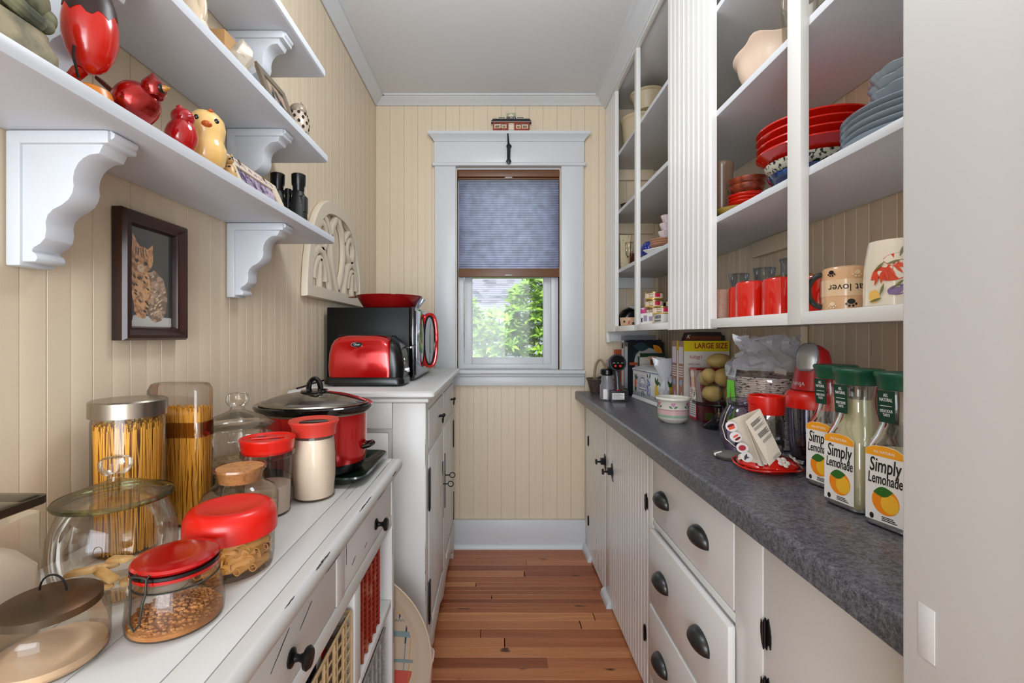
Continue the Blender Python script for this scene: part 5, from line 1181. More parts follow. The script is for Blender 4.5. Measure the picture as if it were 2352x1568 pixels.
part('handle', MB().tube([(0.03 * 0 + 0.004, -0.050 * math.cos(a), 0.075 + 0.115 * math.sin(a)) for a in [i * PI / 14 for i in range(15)]], 0.0065, 8), mat('pale_wicker', '9C8468', 0.6), t, M=Matrix.Rotation(0.5, 4, 'Z'))
t = thing('hand_tool', 'black and white hand tool lying in the small wicker basket', 'tool', (0.602, 2.565, K0 + 0.05))
part('case', MB().box(-0.045, 0.045, -0.012, 0.012, 0.0, 0.028), BLACKP, t, bevel=0.006, M=Matrix.Rotation(-0.35, 4, 'Y') @ Matrix.Translation((0, 0, 0.022)))
part('stripe', MB().box(-0.02, 0.04, -0.0128, -0.0122, 0.006, 0.015), PAPER, t, M=Matrix.Rotation(-0.35, 4, 'Y') @ Matrix.Translation((0, 0, 0.022)))
# hand vacuum
t = thing('handheld_vacuum', 'grey and copper handheld vacuum standing on its battery foot', 'vacuum', (0.600, 2.27, K0))
GUN = mat('gunmetal', '4A4A4E', 0.3, metal=0.7); COPP = mat('copper', '8A6552', 0.3, metal=0.8)
part('battery_foot', MB().rings([rr(0.045, 0.030, 0.006, z, 3, 0.012) for z in (0, 0.003, 0.052, 0.055)]), mat('charcoal_plastic', '2A2A2E', 0.35), t)
bl = part('battery_label', MB().box(-0.025, 0.035, -0.0308, -0.0302, 0.012, 0.044), PAPER, t)
lm_ = MB()
for k in range(6): lm_.box(-0.021, 0.031 - (k % 3) * 0.008, -0.0311, -0.0308, 0.0165 + 0.0045 * k, 0.0178 + 0.0045 * k)
part('fine_print', lm_, INK, bl, kind='stuff')
part('release', MB().box(-0.003, 0.018, -0.022, 0.0, 0.0552, 0.060), mat('signal_red', 'B8182A', 0.4), t, bevel=0.001)
part('grip', MB().tube([(0.010, -0.004, 0.055), (0.008, -0.002, 0.10), (0.004, 0, 0.15)], [0.016, 0.0145, 0.018], 14), GUN, t)
part('dust_bin', MB().lathe([(0, 0), (0.032, 0), (0.036, 0.005), (0.036, 0.075), (0.030, 0.085), (0.028, 0.125), (0, 0.13)], 28, c=(-0.032, 0.045, 0.0)), mat('smoked_grey', '7C7A80', 0.25), t)
part('bin_label', MB().box(-0.060, -0.040, 0.0105, 0.0112, 0.008, 0.058), PAPER, t)
part('bin_cap', MB().lathe([(0.0305, 0.128), (0.034, 0.132), (0.034, 0.152), (0.028, 0.158), (0, 0.158)], 28, c=(-0.032, 0.045, 0.0)), BLACKP, t)
hm = Matrix.Translation((0.006, 0.0, 0.190)) @ Matrix.Rotation(PI / 2 - 0.12, 4, 'X') @ Matrix.Rotation(0.0, 4, 'Z')
part('motor_head', MB().lathe([(0.0, -0.115), (0.030, -0.112), (0.036, -0.09), (0.040, -0.02), (0.040, 0.010)], 36), COPP, t, M=hm)
part('head_ring', MB().lathe([(0.0405, -0.018), (0.0435, -0.014), (0.0435, 0.012), (0.040, 0.016), (0, 0.016)], 36), GUN, t, M=hm)
sc_ = part('screen', MB().lathe([(0, 0.0165), (0.036, 0.0165), (0.036, 0.0185), (0, 0.0195)], 36), BLACKS, t, M=hm)
for sx in (-0.013, 0.011): part('indicator', MB().lathe([(0, 0.0196), (0.0055, 0.0196), (0.0055, 0.0205), (0, 0.0205)], 16, c=(sx, -0.016, 0)), mat('red_led', 'E01020', 0.4, ), sc_)
for sx in (-0.020, 0.0, 0.020): part('icon', MB().box(sx - 0.005, sx + 0.005, -0.002, -0.0005, 0.0196, 0.0201), PAPER, sc_)
part('nozzle', MB().tube([(0.006, 0.11, 0.178), (0.006, 0.16, 0.172)], [0.024, 0.020], 16), BLACKP, t)
# books
def book(x0, x1, y0, y1, h, cov, label, page='E6DFD0', spine=None, rz=0.09, deco=None):
    t = thing('book', label, 'book', (x0, (y0 + y1) / 2, K0), rz=rz, group=None)
    th = (y1 - y0) / 2; w_ = x1 - x0
    cm = mat('cover_' + cov, cov, 0.32)
    part('cover', MB().box(0, w_, -th, -th + 0.0022, 0, h).box(0, w_, th - 0.0022, th, 0, h).box(0, 0.003, -th + 0.0022, th - 0.0022, 0, h), [cm], t)
    part('pages', MB().box(0.0032, w_ - 0.005, -th + 0.0025, th - 0.0025, 0.003, h - 0.004), mat('pages_' + page, page, 0.8), t)
    if spine: part('spine_label', MB().box(-0.0006, -0.0001, -th * 0.8, th * 0.8, h * 0.12, h * 0.92), mat('cover_' + spine, spine, 0.4), t)
    if deco: deco(t, w_, th, h)
    return t
def d_ladder(t, w_, th, h):
    m = MB()
    for k in range(4): m.box(0.03 + 0.05 * k, 0.07 + 0.05 * k, -th - 0.0006, -th - 0.0001, h - 0.032, h - 0.022)
    part('cover_print', m, INK, t, kind='stuff')
    part('spine_print', MB().box(-0.0009, -0.0007, -th * 0.5, th * 0.5, h * 0.78, h * 0.88), INK, t)
def d_plate(t, w_, th, h):
    m = MB(); M = FRONT((w_ / 2, -th - 0.0001, h))
    m.mi(0).prism(blob(0.01, -0.105, 0.075, 0.075, 30), 0, 0.0004, 'z'); m.mi(1).prism(blob(0.015, -0.082, 0.020, 0.016, 16), 0.0005, 0.0007, 'z')
    m.mi(2).prism(leafpoly(-0.07, -0.02, 0.09, 0.05, -0.1), 0.0005, 0.0006, 'z'); m.mi(3).prism(leafpoly(0.04, -0.015, 0.07, 0.035, -0.7), 0.0008, 0.0009, 'z'); m.mi(4).box(-w_ / 2 + 0.008, w_ / 2 - 0.01, -0.125, -0.110, 0.0008, 0.001)
    part('cover_print', m, [mat('plate_grey', 'A8AAA8', 0.3), INK, mat('teal_dark', '1E3A40', 0.4), mat('mango', 'D98C1E', 0.4), mat('rust', 'A04A30', 0.4)], t, M=M, kind='stuff')
def d_cake(t, w_, th, h):
    m = MB(); M = FRONT((w_ / 2, -th - 0.0001, h))
    m.mi(0).box(-w_ / 2, w_ / 2, -0.022, 0, 0, 0.0004); m.mi(1).prism(blob(0.0, -0.024, 0.036, 0.008, 20), 0.0006, 0.0009, 'z')
    m.mi(2).prism([(-0.016, -0.032), (0.016, -0.032), (0.012, -0.055), (0.008, -0.075), (-0.008, -0.075), (-0.012, -0.055)], 0.0010, 0.0012, 'z')
    part('cover_print', m, [mat('forest', '1F3A2C', 0.4), mat('blush', 'D2A890', 0.4), mat('cocoa', '8A4A22', 0.4)], t, M=M, kind='stuff')
book(0.700, 0.760, 2.655, 2.685, 0.245, 'A8441E', 'orange-red book showing only its top corner beside the white cookbook')
book(0.735, 0.925, 2.605, 2.650, 0.325, '8A8A90', 'tallest cookbook, pale spine and grey cover with a ladder of black bars', spine='DCDAD6', deco=d_ladder)
book(0.738, 0.930, 2.572, 2.602, 0.300, '2A2440', 'cookbook with orange and dark purple cover behind the black one', spine='E0B48A')
book(0.732, 0.880, 2.546, 2.568, 0.275, 'B8B4B0', 'slim white-spined cookbook with black lettering on the spine')
book(0.722, 0.925, 2.488, 2.541, 0.290, '16181E', 'thick black cookbook with a silvery spine and a plate on its cover', spine='A8B4C0', deco=d_plate)
book(0.778, 0.920, 2.455, 2.483, 0.232, 'CFC9C2', 'small white cookbook with a green band and melting chocolate picture', spine='1C3A3A', deco=d_cake)
# loose spiral bound notebook at the tin's end
t = thing('notebook', 'spiral-bound notebook standing just behind the fruit-painted bread box', 'notebook', (0.775, 2.437, K0))
part('cover', MB().box(0.004, 0.13, -0.008, 0.008, 0, 0.165), mat('mottled_green', '3E4A2E', 0.5, vcol='A88A3A', vscale=20), t)
sp = MB()
for k in range(18): sp.tube([(0.004 + 0.006 * math.cos(a) - 0.002, 0.009 * math.sin(a), 0.006 + 0.0088 * k) for a in [i * 2 * PI / 8 for i in range(8)]], 0.0012, 4, closed=True)
part('spiral_binding', sp, CHROME, t, kind='stuff')
# bread box
t = thing('bread_box', 'white enamel bread box painted with fruit and the word BREAD', 'bread box', (0.812, 2.225, K0), rz=0.06)
ENW = mat('white_enamel', 'E4E6EA', 0.16, coat=0.5)
hx, hy = 0.078, 0.185
part('body', MB().rings([rr(hx + 0.004, hy + 0.004, 0.014, 0, 5), rr(hx + 0.006, hy + 0.006, 0.016, 0.004, 5), rr(hx + 0.003, hy + 0.003, 0.014, 0.014, 5), rr(hx, hy, 0.012, 0.018, 5), rr(hx, hy, 0.012, 0.146, 5)]), ENW, t)
part('lid', MB().rings([rr(hx + 0.003, hy + 0.003, 0.014, 0.1465, 5), rr(hx + 0.003, hy + 0.003, 0.014, 0.156, 5), rr(hx - 0.008, hy - 0.008, 0.016, 0.164, 5), rr(hx - 0.045, hy - 0.06, 0.018, 0.176, 5), rr(0.008, 0.05, 0.008, 0.180, 5)]), ENW, t)
part('blue_edge', MB().tube(rr(hx + 0.003, hy + 0.003, 0.014, 0.150, 5), 0.0016, 5, closed=True), BLUEP, t, label='blue line around the lid')
for k in range(4): part('line', MB().tube(rr(hx + 0.0006, hy + 0.0006, 0.012, 0.022 + 0.0055 * k, 5), 0.0009, 4, closed=True), mat('navy_line', '2C2C4A', 0.4), t)
fm = [mat('fruit_leaf', '2E5A34', 0.4), mat('fruit_orange', 'D9683E', 0.4), mat('fruit_yellow', 'E6BE3C', 0.4), mat('wisteria', '6A72B8', 0.4), BLUEP, mat('fruit_pink', 'C2566E', 0.4), PAPER]
def fruit(m, x, y, s, kind):
    for k, a in enumerate((2.0, 1.1, 0.5, -1.9, -1.3)):
        m.mi(0).prism(leafpoly(x, y + (0.012 if k < 3 else -0.014) * s, 0.032 * s, 0.013 * s, a), 0.0001 * k, 0.0001 * k + 0.0004, 'z')
    c_ = {'tulip': 1, 'pear': 2, 'plum': 5}[kind]
    m.mi(c_).prism(blob(x, y - 0.004 * s, 0.0125 * s, 0.019 * s, 18), 0.0006, 0.001, 'z')
    if kind == 'pear': m.prism(blob(x + 0.004 * s, y - 0.018 * s, 0.018 * s, 0.017 * s, 18), 0.0011, 0.0014, 'z')
m = MB(); fruit(m, -0.135, 0.088, 1.1, 'tulip'); fruit(m, 0.125, 0.082, 1.25, 'pear'); fruit(m, 0.168, 0.082, 0.8, 'pear')
for k in range(34):
    m.mi(3).prism(leafpoly(0.035 + rnd.uniform(-0.016, 0.020), 0.118 - k * 0.0022, 0.012, 0.006, rnd.uniform(-2.4, -0.8)), 0.0008 + 0.00002 * k, 0.0010 + 0.00002 * k, 'z')
m.mi(0).prism(leafpoly(0.03, 0.118, 0.03, 0.012, 2.2), 0.0003, 0.0006, 'z').prism(leafpoly(0.045, 0.12, 0.03, 0.012, 1.2), 0.0003, 0.0006, 'z').prism(leafpoly(-0.045, 0.055, 0.034, 0.010, -1.9), 0.0003, 0.0006, 'z').prism(leafpoly(-0.035, 0.055, 0.034, 0.010, -1.1), 0.0003, 0.0006, 'z')
pq = [(-0.085, 0.058), (0.005, 0.058), (0.005, 0.095), (-0.012, 0.098), (-0.022, 0.118), (-0.058, 0.118), (-0.068, 0.098), (-0.085, 0.095)]
m.mi(4).prism(pq, 0.0007, 0.0010, 'z'); m.mi(6).prism([(-0.04 + (x + 0.04) * 0.92, 0.085 + (y - 0.085) * 0.88) for x, y in pq], 0.0011, 0.0013, 'z')
fp = part('fruit_print', m, fm, t, M=AISLE_R((-hx - 0.0001, 0.0, 0)), kind='stuff')
text('BREAD', 0.030, BLUEP, t, AISLE_R((-hx - 0.0016, 0.040, 0.078)), width=0.074)
m = MB(); fruit(m, -0.040, 0.078, 1.2, 'pear'); fruit(m, 0.028, 0.076, 1.0, 'plum')
part('fruit_print', m, fm, t, M=FRONT((0, -hy - 0.0001, 0)), kind='stuff')
# crumpled clear bag end beside cereal
t = thing('plastic_bag', 'crumpled clear plastic bag between the bread box and the cereal', 'bag', (0.745, 2.003, K0))
FILM = glassmat('bag_film', 'E8EAEE', ecol='C4C8D4', refl=1.2)
r3 = random.Random(8)
R = []
for k, (z, w1_, w2_) in enumerate(((0, 0.022, 0.02), (0.04, 0.028, 0.024), (0.09, 0.024, 0.018), (0.125, 0.012, 0.010), (0.14, 0.016, 0.012), (0.19, 0.045, 0.010), (0.225, 0.050, 0.008))):
    R.append([(w1_ * math.cos(a) * r3.uniform(0.8, 1.15), w2_ * math.sin(a) * r3.uniform(0.7, 1.3), z + r3.uniform(-0.008, 0.008) * (k > 0)) for a in [i * 2 * PI / 14 for i in range(14)]])
part('film', MB().rings(R, cap1=False), mat('milky_film', 'C9CCD4', 0.18, alpha=0.72, coat=0.5), t, angle=15)
# crock with hearts
t = thing('crock', 'squat cream stoneware crock with painted hearts and pink and green bands', 'crock', (0.672, 1.722, K0), rz=-0.36)
m = MB()
prof = [(0, 0.0, 0), (0.038, 0, 0), (0.041, 0.004, 0), (0.053, 0.014, 0), (0.056, 0.022, 2), (0.056, 0.032, 3), (0.0565, 0.050, 1), (0.0568, 0.052, 0), (0.0572, 0.082, 0), (0.058, 0.083, 0), (0.063, 0.086, 0), (0.0635, 0.091, 0), (0.061, 0.095, 0), (0.057, 0.095, 0), (0.053, 0.088, 0), (0.051, 0.01, 0), (0, 0.008, 0)]
for (r0, z0, i0), (r1, z1, _) in zip(prof[:-1], prof[1:]):
    m.mi(i0); m.lathe([(r0, z0), (r1, z1)], 48, cap0=False, cap1=False)
SW = mat('stoneware', 'D6D2C6', 0.18, coat=0.4)
me = m.mesh('vessel', [SW, mat('rose_line', '9C4A5C', 0.3), mat('sage_band', '8FA896', 0.25), mat('pink_band', 'CBA8A8', 0.25)])
bm = bmesh.new(); bm.from_mesh(me); bmesh.ops.remove_doubles(bm, verts=bm.verts, dist=1e-6); bmesh.ops.recalc_face_normals(bm, faces=bm.faces); bm.to_mesh(me); bm.free()
link('vessel', me, t)
hm_ = MB()
def heart(m, cx, cy, s): m.prism([(cx + s * 16 * math.sin(a) ** 3 / 16, cy + s * (13 * math.cos(a) - 5 * math.cos(2 * a) - 2 * math.cos(3 * a) - math.cos(4 * a)) / 16) for a in [i * 2 * PI / 24 for i in range(24)]], 0.0001, 0.0006, 'z')
for a in range(-3, 4):
    u = a * 0.058
    hm_.mi(0); heart(hm_, u, 0.072, 0.0085)
    hm_.mi(1).prism(leafpoly(u - 0.002, 0.058, 0.016, 0.008, 2.6), 0.0001, 0.0006, 'z').prism(leafpoly(u + 0.002, 0.058, 0.016, 0.008, 0.55), 0.0001, 0.0006, 'z')
hm_.warp(wrapper(0.0572))
part('heart_print', hm_, [mat('rose_heart', 'B06A88', 0.4), mat('sage_leaf', '5E7058', 0.4)], t, kind='stuff')
# cereal boxes
def cereal(y, label, full):
    t = thing('cereal_box', label, 'box', (0.862, y, K0))
    hx, hy, h = 0.093, 0.027, 0.305
    part('carton', MB().box(-hx, hx, -hy, hy, 0, h), mat('carton_brown', '9A6A50', 0.5), t)
    m = MB(); m.mi(0).box(-hx, hx, 0, h - 0.043, 0, 0.0004); m.mi(1).box(-hx, hx, h - 0.043, h, 0, 0.0004)
    m.mi(2).prism([(-0.06, 0.115), (-0.02, 0.150), (0.015, 0.190), (0.022, 0.215), (0.030, 0.222), (0.036, 0.214), (0.030, 0.185), (0.028, 0.115)], 0.0006, 0.0009, 'z')
    m.mi(2).prism(blob(0.060, 0.225, 0.016, 0.022, 20), 0.0006, 0.0009, 'z'); m.mi(2).prism([(0.03, 0.195), (0.045, 0.222), (0.075, 0.222), (0.062, 0.185)], 0.0010, 0.0012, 'z')
    part('front_print', m, [mat('box_white', 'D8D4CE', 0.4), mat('banner_yellow', 'D9C312', 0.4), mat('fruit_red', '8E140E', 0.4)], t, M=FRONT((0, -hy - 0.0001, 0)), kind='stuff')
    s_ = MB(); s_.mi(0).box(-hy + 0.002, hy - 0.002, 0.002, h - 0.002, 0, 0.0004)
    s_.mi(1).box(-hy + 0.006, hy - 0.006, 0.21, 0.28, 0.0005, 0.0007)
    for k in range(5): s_.mi(1).box(-hy + 0.006, hy - 0.006, 0.155 + 0.01 * k, 0.160 + 0.01 * k, 0.0005, 0.0007)
    s_.mi(2).prism(blob(0, 0.13, 0.012, 0.014, 14), 0.0005, 0.0007, 'z'); s_.mi(1).prism(leafpoly(-0.01, 0.03, 0.07, 0.012, 1.3), 0.0005, 0.0007, 'z').prism(leafpoly(0.004, 0.02, 0.07, 0.010, 1.35), 0.0008, 0.001, 'z')
    part('side_print', s_, [mat('carton_brown', '9A6A50'), mat('box_lilac', 'CFC6D2', 0.4), mat('box_blue', '7FA0D0', 0.4)], t, M=AISLE_R((-hx - 0.0001, 0, 0)), kind='stuff')
    if full:
        part('top_flap', MB().prism([(-hx, h), (hx, h), (hx - 0.004, h + 0.022), (hx - 0.014, h + 0.024), (hx - 0.02, h + 0.036), (-0.02, h + 0.037), (-hx + 0.014, h + 0.034), (-hx + 0.008, h + 0.018)], hy * 0.1, hy * 0.1 + 0.001, 'y'), mat('flap_dark', '241A18', 0.4), t)
        part('flap_print', MB().box(-hx + 0.02, hx - 0.02, -0.0004, 0.0, 0.004, 0.020), mat('flap_brown', '6A3018', 0.4), t, M=Matrix.Translation((0, hy * 0.1 - 0.0002, h)))
        text('LARGE SIZE', 0.030, mat('banner_red', '8E1A10', 0.4), t, FRONT((0.018, -hy - 0.0006, h - 0.021)), width=0.135, bold=0.0006)
        text("Kellogg's", 0.020, mat('script_red', 'A01828', 0.4), t, FRONT((-0.045, -hy - 0.0006, h - 0.066)), width=0.052, shear=0.35)
        text('SPECIAL', 0.012, mat('copy_brown', '7A4438', 0.4), t, FRONT((-0.050, -hy - 0.0006, h - 0.096)), width=0.050)
        text('K', 0.022, PAPER, t, FRONT((-hx + 0.030, -0.0006 + hy * 0.1, h + 0.017)), width=0.016, shear=0.4)
    return t
cereal(1.955, 'brown-sided cereal box standing right behind the LARGE SIZE one', False)
cereal(1.885, 'cereal box with a yellow LARGE SIZE banner and open dark top flap', True)
# red cracker box
t = thing('cracker_box', 'bright red cracker carton with a nutrition label on its side', 'box', (0.845, 1.785, K0))
hx, hy, h = 0.070, 0.030, 0.200
part('carton', MB().box(-hx, hx, -hy, hy, 0, h), mat('carton_red', '8E0A1C', 0.35), t)
s_ = MB(); s_.mi(0).box(-hy, hy, 0, h, 0, 0.0003).mi(1).box(-hy + 0.004, hy - 0.004, 0.01, 0.125, 0.0004, 0.0006).box(-hy + 0.006, hy - 0.006, 0.165, 0.185, 0.0004, 0.0006).mi(2).box(-hy + 0.005, hy - 0.005, 0.148, 0.152, 0.0004, 0.0006)
s_.mi(3)
for k in range(12): s_.box(-hy + 0.007, hy - 0.007, 0.018 + 0.0085 * k, 0.0200 + 0.0085 * k, 0.0007, 0.0008)
part('side_print', s_, [mat('carton_crimson', 'C01030', 0.35), PAPER, mat('orange_spot', 'E0702A', 0.4), INK], t, M=AISLE_R((-hx - 0.0001, 0, 0)), kind='stuff')
text('W', 0.026, PAPER, t, FRONT((-0.050, -hy - 0.0003, 0.160)), width=0.026, bold=0.0006)
t = single('snack_box', 'low dark red snack carton on the counter under the glass potato bowl', 'box', MB().box(-0.075, 0.075, -0.026, 0.026, 0, 0.079), mat('snack_red', '5A0A12', 0.4), (0.852, 1.727, K0), bevel=0.001)
m = MB()
m.mi(0).box(-0.070, -0.040, 0.015, 0.045, 0, 0.0004).mi(1).box(-0.025, 0.012, 0.012, 0.045, 0, 0.0004).mi(0).box(0.024, 0.06, 0.015, 0.04, 0, 0.0004).mi(2).prism(blob(0.02, 0.076, 0.05, 0.006, 16), 0.0, 0.0003, 'z')
part('snack_print', m, [mat('pack_green', '4A4A20', 0.4), mat('pack_orange', 'C27A1C', 0.4), mat('pack_red', 'A82E1C', 0.4)], t, M=FRONT((0, -0.0262, -0.006)), kind='stuff')
# potatoes in a footed glass bowl
t = thing('trifle_bowl', 'footed clear glass bowl heaped with potatoes beside the plastic-wrapped plates', 'bowl', (0.790, 1.608, K0))
part('bowl', MB().lathe([(0, 0.088), (0.075, 0.090), (0.086, 0.096), (0.094, 0.150), (0.099, 0.205), (0.100, 0.207)], 48, cap1=False), GLASS, t)
part('bowl_base', MB().lathe([(0, 0.081), (0.080, 0.082), (0.088, 0.088), (0.088, 0.093), (0.080, 0.0895), (0, 0.0875)], 48), GLASSB, t)
part('foot', MB().lathe([(0, 0.0), (0.055, 0.0), (0.058, 0.003), (0.046, 0.010), (0.024, 0.030), (0.015, 0.055), (0.016, 0.075), (0.03, 0.081)], 36), GLASSB, t)
POT = mat('potato_skin', 'A08850', 0.6, vcol='7A6436', vscale=26, thr=(0.55, 0.8), bump=0.3, bscale=40)
PP = [(-0.035, -0.02, 0.122, 0.040, 0.033, 0.030, 0.3), (0.035, -0.015, 0.122, 0.036, 0.032, 0.030, 1.2), (0, 0.045, 0.122, 0.042, 0.032, 0.030, 0.0), (-0.035, 0.03, 0.172, 0.040, 0.032, 0.028, 0.8), (0.012, -0.035, 0.180, 0.052, 0.038, 0.036, 0.1),
      (0.045, 0.025, 0.172, 0.038, 0.034, 0.030, 0.5), (-0.048, -0.022, 0.186, 0.030, 0.026, 0.028, 0.5), (0.0, 0.0, 0.236, 0.052, 0.036, 0.028, 0.15)]
LBP = ['potato low inside the glass bowl against the aisle side', 'potato low inside the glass bowl against the bagged plates', 'potato at the bottom back of the glass bowl', 'potato in the middle layer at the back of the glass bowl', 'large round potato at the front of the glass bowl', 'potato in the middle layer beside the bagged plates', 'small potato pressed against the bowl rim on the aisle side', 'long potato crowning the heap in the glass bowl']
for (a, b, c_, r1, r2, r3_, rot), lb in zip(PP, LBP):
    mp_ = MB().ell((0, 0, 0), (r1 * 0.90, r2 * 0.90, r3_ * 0.93), 20, 14); import mathutils
    mp_.v = [p * (1 + 0.10 * mathutils.noise.noise(p * 25 + Vector((a * 90, b * 70, 1)))) for p in mp_.v]
    single('potato', lb, 'potato', mp_, POT, (0.790 + a * 0.93, 1.608 + b * 0.93, K0 + c_ + 0.001), rot, group=None)
# bag of printed paper plates
px_, py_ = 0.834, 1.388
t = thing('plate_bag', 'big clear plastic bag with crumpled top wrapped round the black-and-white plate pile', 'bag', (px_, py_, K0))
r3 = random.Random(21); R = []
for k, (z, q) in enumerate(((0.0005, 0.116), (0.02, 0.117), (0.08, 0.118), (0.14, 0.118), (0.20, 0.117), (0.225, 0.116), (0.25, 0.102), (0.275, 0.090), (0.30, 0.088), (0.322, 0.096))):
    jag = 0.0 if k < 5 else 0.10
    R.append([(q * (1 + r3.uniform(-jag, jag)) * math.cos(a) * (1.0 if k < 7 else 0.95), q * (1 + r3.uniform(-jag, jag)) * math.sin(a) * (1.0 if k < 7 else 0.5), z + (r3.uniform(-0.012, 0.012) if k > 5 else 0)) for a in [i * 2 * PI / 32 for i in range(32)]])
part('film', MB().rings(R[:6], cap1=False), glassmat('clear_film', 'F2F3F6', ecol='D8DCE6', refl=0.5), t, angle=12)
RC = [R[5]]
for i in range(5, len(R) - 1):
    for f_ in (0.33, 0.67, 1.0):
        ring_ = []
        for j in range(32):
            for hlf in (0,):
                p0, p1 = Vector(R[i][j]), Vector(R[i + 1][j]); p = p0.lerp(p1, f_)
                cr_ = r3.uniform(-0.010, 0.010); ctr = Vector((0, 0, p.z)); dv = (p - ctr).normalized()
                ring_.append(tuple(p + dv * cr_))
        RC.append(ring_)
part('crumpled_top', MB().rings(RC, cap1=False), mat('crinkled_film', 'CBD0DE', 0.10, alpha=0.42, coat=1.0, bump=1.0, bscale=34), t, angle=10)
gl_ = MB(); gl_.mi(0).prism([(-0.022, -0.06), (0.020, -0.045), (0.024, 0.02), (0.018, 0.075), (-0.022, 0.075)], 0, 0.0004, 'z').mi(1).prism(blob(-0.002, -0.01, 0.014, 0.022, 16), 0.0005, 0.0007, 'z')
gl_.mi(2).prism([(-0.022, -0.115), (0.022, -0.115), (0.022, -0.052), (-0.022, -0.064)], 0, 0.0004, 'z').warp(lambda x, y, z: (x, y, z)).warp(wrapper(0.1188))
part('green_label', gl_, [mat('label_green', '63C22A', 0.4), mat('label_blue', '7FA4CC', 0.4), mat('label_pale', 'C9D6D0', 0.4)], t, M=Matrix.Translation((0, 0, 0.115)) @ Matrix.Rotation(-1.55, 4, 'Z'), kind='stuff')
ZEB = mat('printed_rim', 'F0E6DA', 0.5, vcol='101010', vscale=70, thr=(0.57, 0.60), stretch=(1.0, 1.0, 3.4), detail=2, rnd_obj=0.1)
pm = MB().lathe([(0, 0), (0.078, 0), (0.092, 0.0045), (0.1115, 0.0060), (0.1130, 0.0024), (0.1136, 0.0030), (0.1130, 0.0080), (0.111, 0.0079), (0.091, 0.0058), (0.077, 0.0014), (0, 0.0014)], 40).mesh('paper_plate', ZEB)
for k in range(33):
    o = link('paper_plate', pm, None, (px_ + rnd.uniform(-0.0015, 0.0015), py_ + rnd.uniform(-0.0015, 0.0015), K0 + 0.0015 + 0.0061 * k)); o.rotation_euler = (0, 0, rnd.uniform(0, 6))
    o['label'] = 'black-and-white printed paper plate in the pile inside the clear bag'; o['category'] = 'plate'; o['group'] = 'paper plates piled in the plastic bag'
# dark teal napkin packet beside the pile
t = single('napkin_packet', 'dark teal packet wedged between the paper plates and the red chopper', 'packet', MB().box(-0.022, 0.022, -0.020, 0.020, 0, 0.185), mat('dark_teal', '16323E', 0.4), (0.868, 1.242, K0), bevel=0.004)
# purple glass jar
t = thing('purple_jar', 'rounded pale purple glass jar with a wire collar behind the leaflet', 'jar', (0.688, 1.272, K0))
part('glass', MB().lathe([(0, 0.0), (0.034, 0.0), (0.042, 0.006), (0.054, 0.040), (0.057, 0.068), (0.053, 0.100), (0.040, 0.124), (0.031, 0.132), (0.033, 0.136), (0.038, 0.139), (0.038, 0.147), (0.034, 0.150)], 44, cap1=False), GLASSP, t)
part('wire_collar', MB().tube([(0.0335 * math.cos(a), 0.0335 * math.sin(a), 0.1335) for a in [i * 2 * PI / 32 for i in range(32)]], 0.0015, 5, closed=True), WIRE, t)
part('wire_handle', MB().tube([(-0.034, -0.006, 0.133), (-0.048, -0.012, 0.112), (-0.064, -0.02, 0.075), (-0.060, -0.03, 0.045), (-0.04, -0.045, 0.025)], 0.0013, 6), mat('pale_wire', 'C4C0B8', 0.3, metal=0.5), t)
# little grey lid with a plastic stem
t = thing('grey_lid', 'grey round lid lying on the counter by the leaflet, white clip on it', 'lid', (0.622, 1.210, K0))
part('disc', MB().lathe([(0, 0), (0.028, 0.0), (0.038, 0.009), (0.0385, 0.013), (0.025, 0.017), (0, 0.018)], 36), mat('lid_grey', '6A6A64', 0.35), t)
part('clip', MB().box(-0.036, -0.014, -0.004, 0.004, 0.018, 0.025), PAPER, t, bevel=0.003, M=Matrix.Rotation(-0.3, 4, 'Y'))
# hummingbird feeder
t = thing('hummingbird_feeder', 'red-capped glass hummingbird feeder with white flower ports on a red dish', 'feeder', (0.664, 1.115, K0))
part('base', MB().lathe([(0, 0), (0.050, 0.0), (0.058, 0.006), (0.066, 0.012), (0.066, 0.016), (0.056, 0.026), (0.034, 0.034), (0, 0.034)], 48), REDC, t)
part('perch_ring', MB().tube([(0.074 * math.cos(a), 0.074 * math.sin(a), 0.012 + 0.003 * math.sin(3 * a)) for a in [i * 2 * PI / 40 for i in range(40)]], 0.0024, 6, closed=True), REDC, t)
for k in range(4):
    a = k * PI / 2 + 0.4
    part('perch_arm', MB().tube([(0.060 * math.cos(a), 0.060 * math.sin(a), 0.012), (0.074 * math.cos(a), 0.074 * math.sin(a), 0.012)], 0.0022, 6), REDC, t)
part('glass', MB().lathe([(0.030, 0.0345), (0.036, 0.045), (0.038, 0.055), (0.037, 0.12), (0.0345, 0.136)], 12, cap0=False, cap1=False), glassmat('cut_glass', 'E4E4EA', ecol='A8A8B4', refl=1.5), t, angle=10)
part('cap', MB().lathe([(0.0350, 0.136), (0.0385, 0.136), (0.0395, 0.140), (0.0400, 0.178), (0.0385, 0.180), (0.036, 0.178), (0.0355, 0.150), (0, 0.150)], 40), RED, t)
part('hanger', MB().tube([(-0.036, -0.018, 0.160), (-0.052, -0.024, 0.162), (-0.058, -0.022, 0.172), (-0.048, -0.014, 0.182), (-0.020, 0.0, 0.184), (0.0, 0, 0.178)], 0.0015, 6), REDC, t)
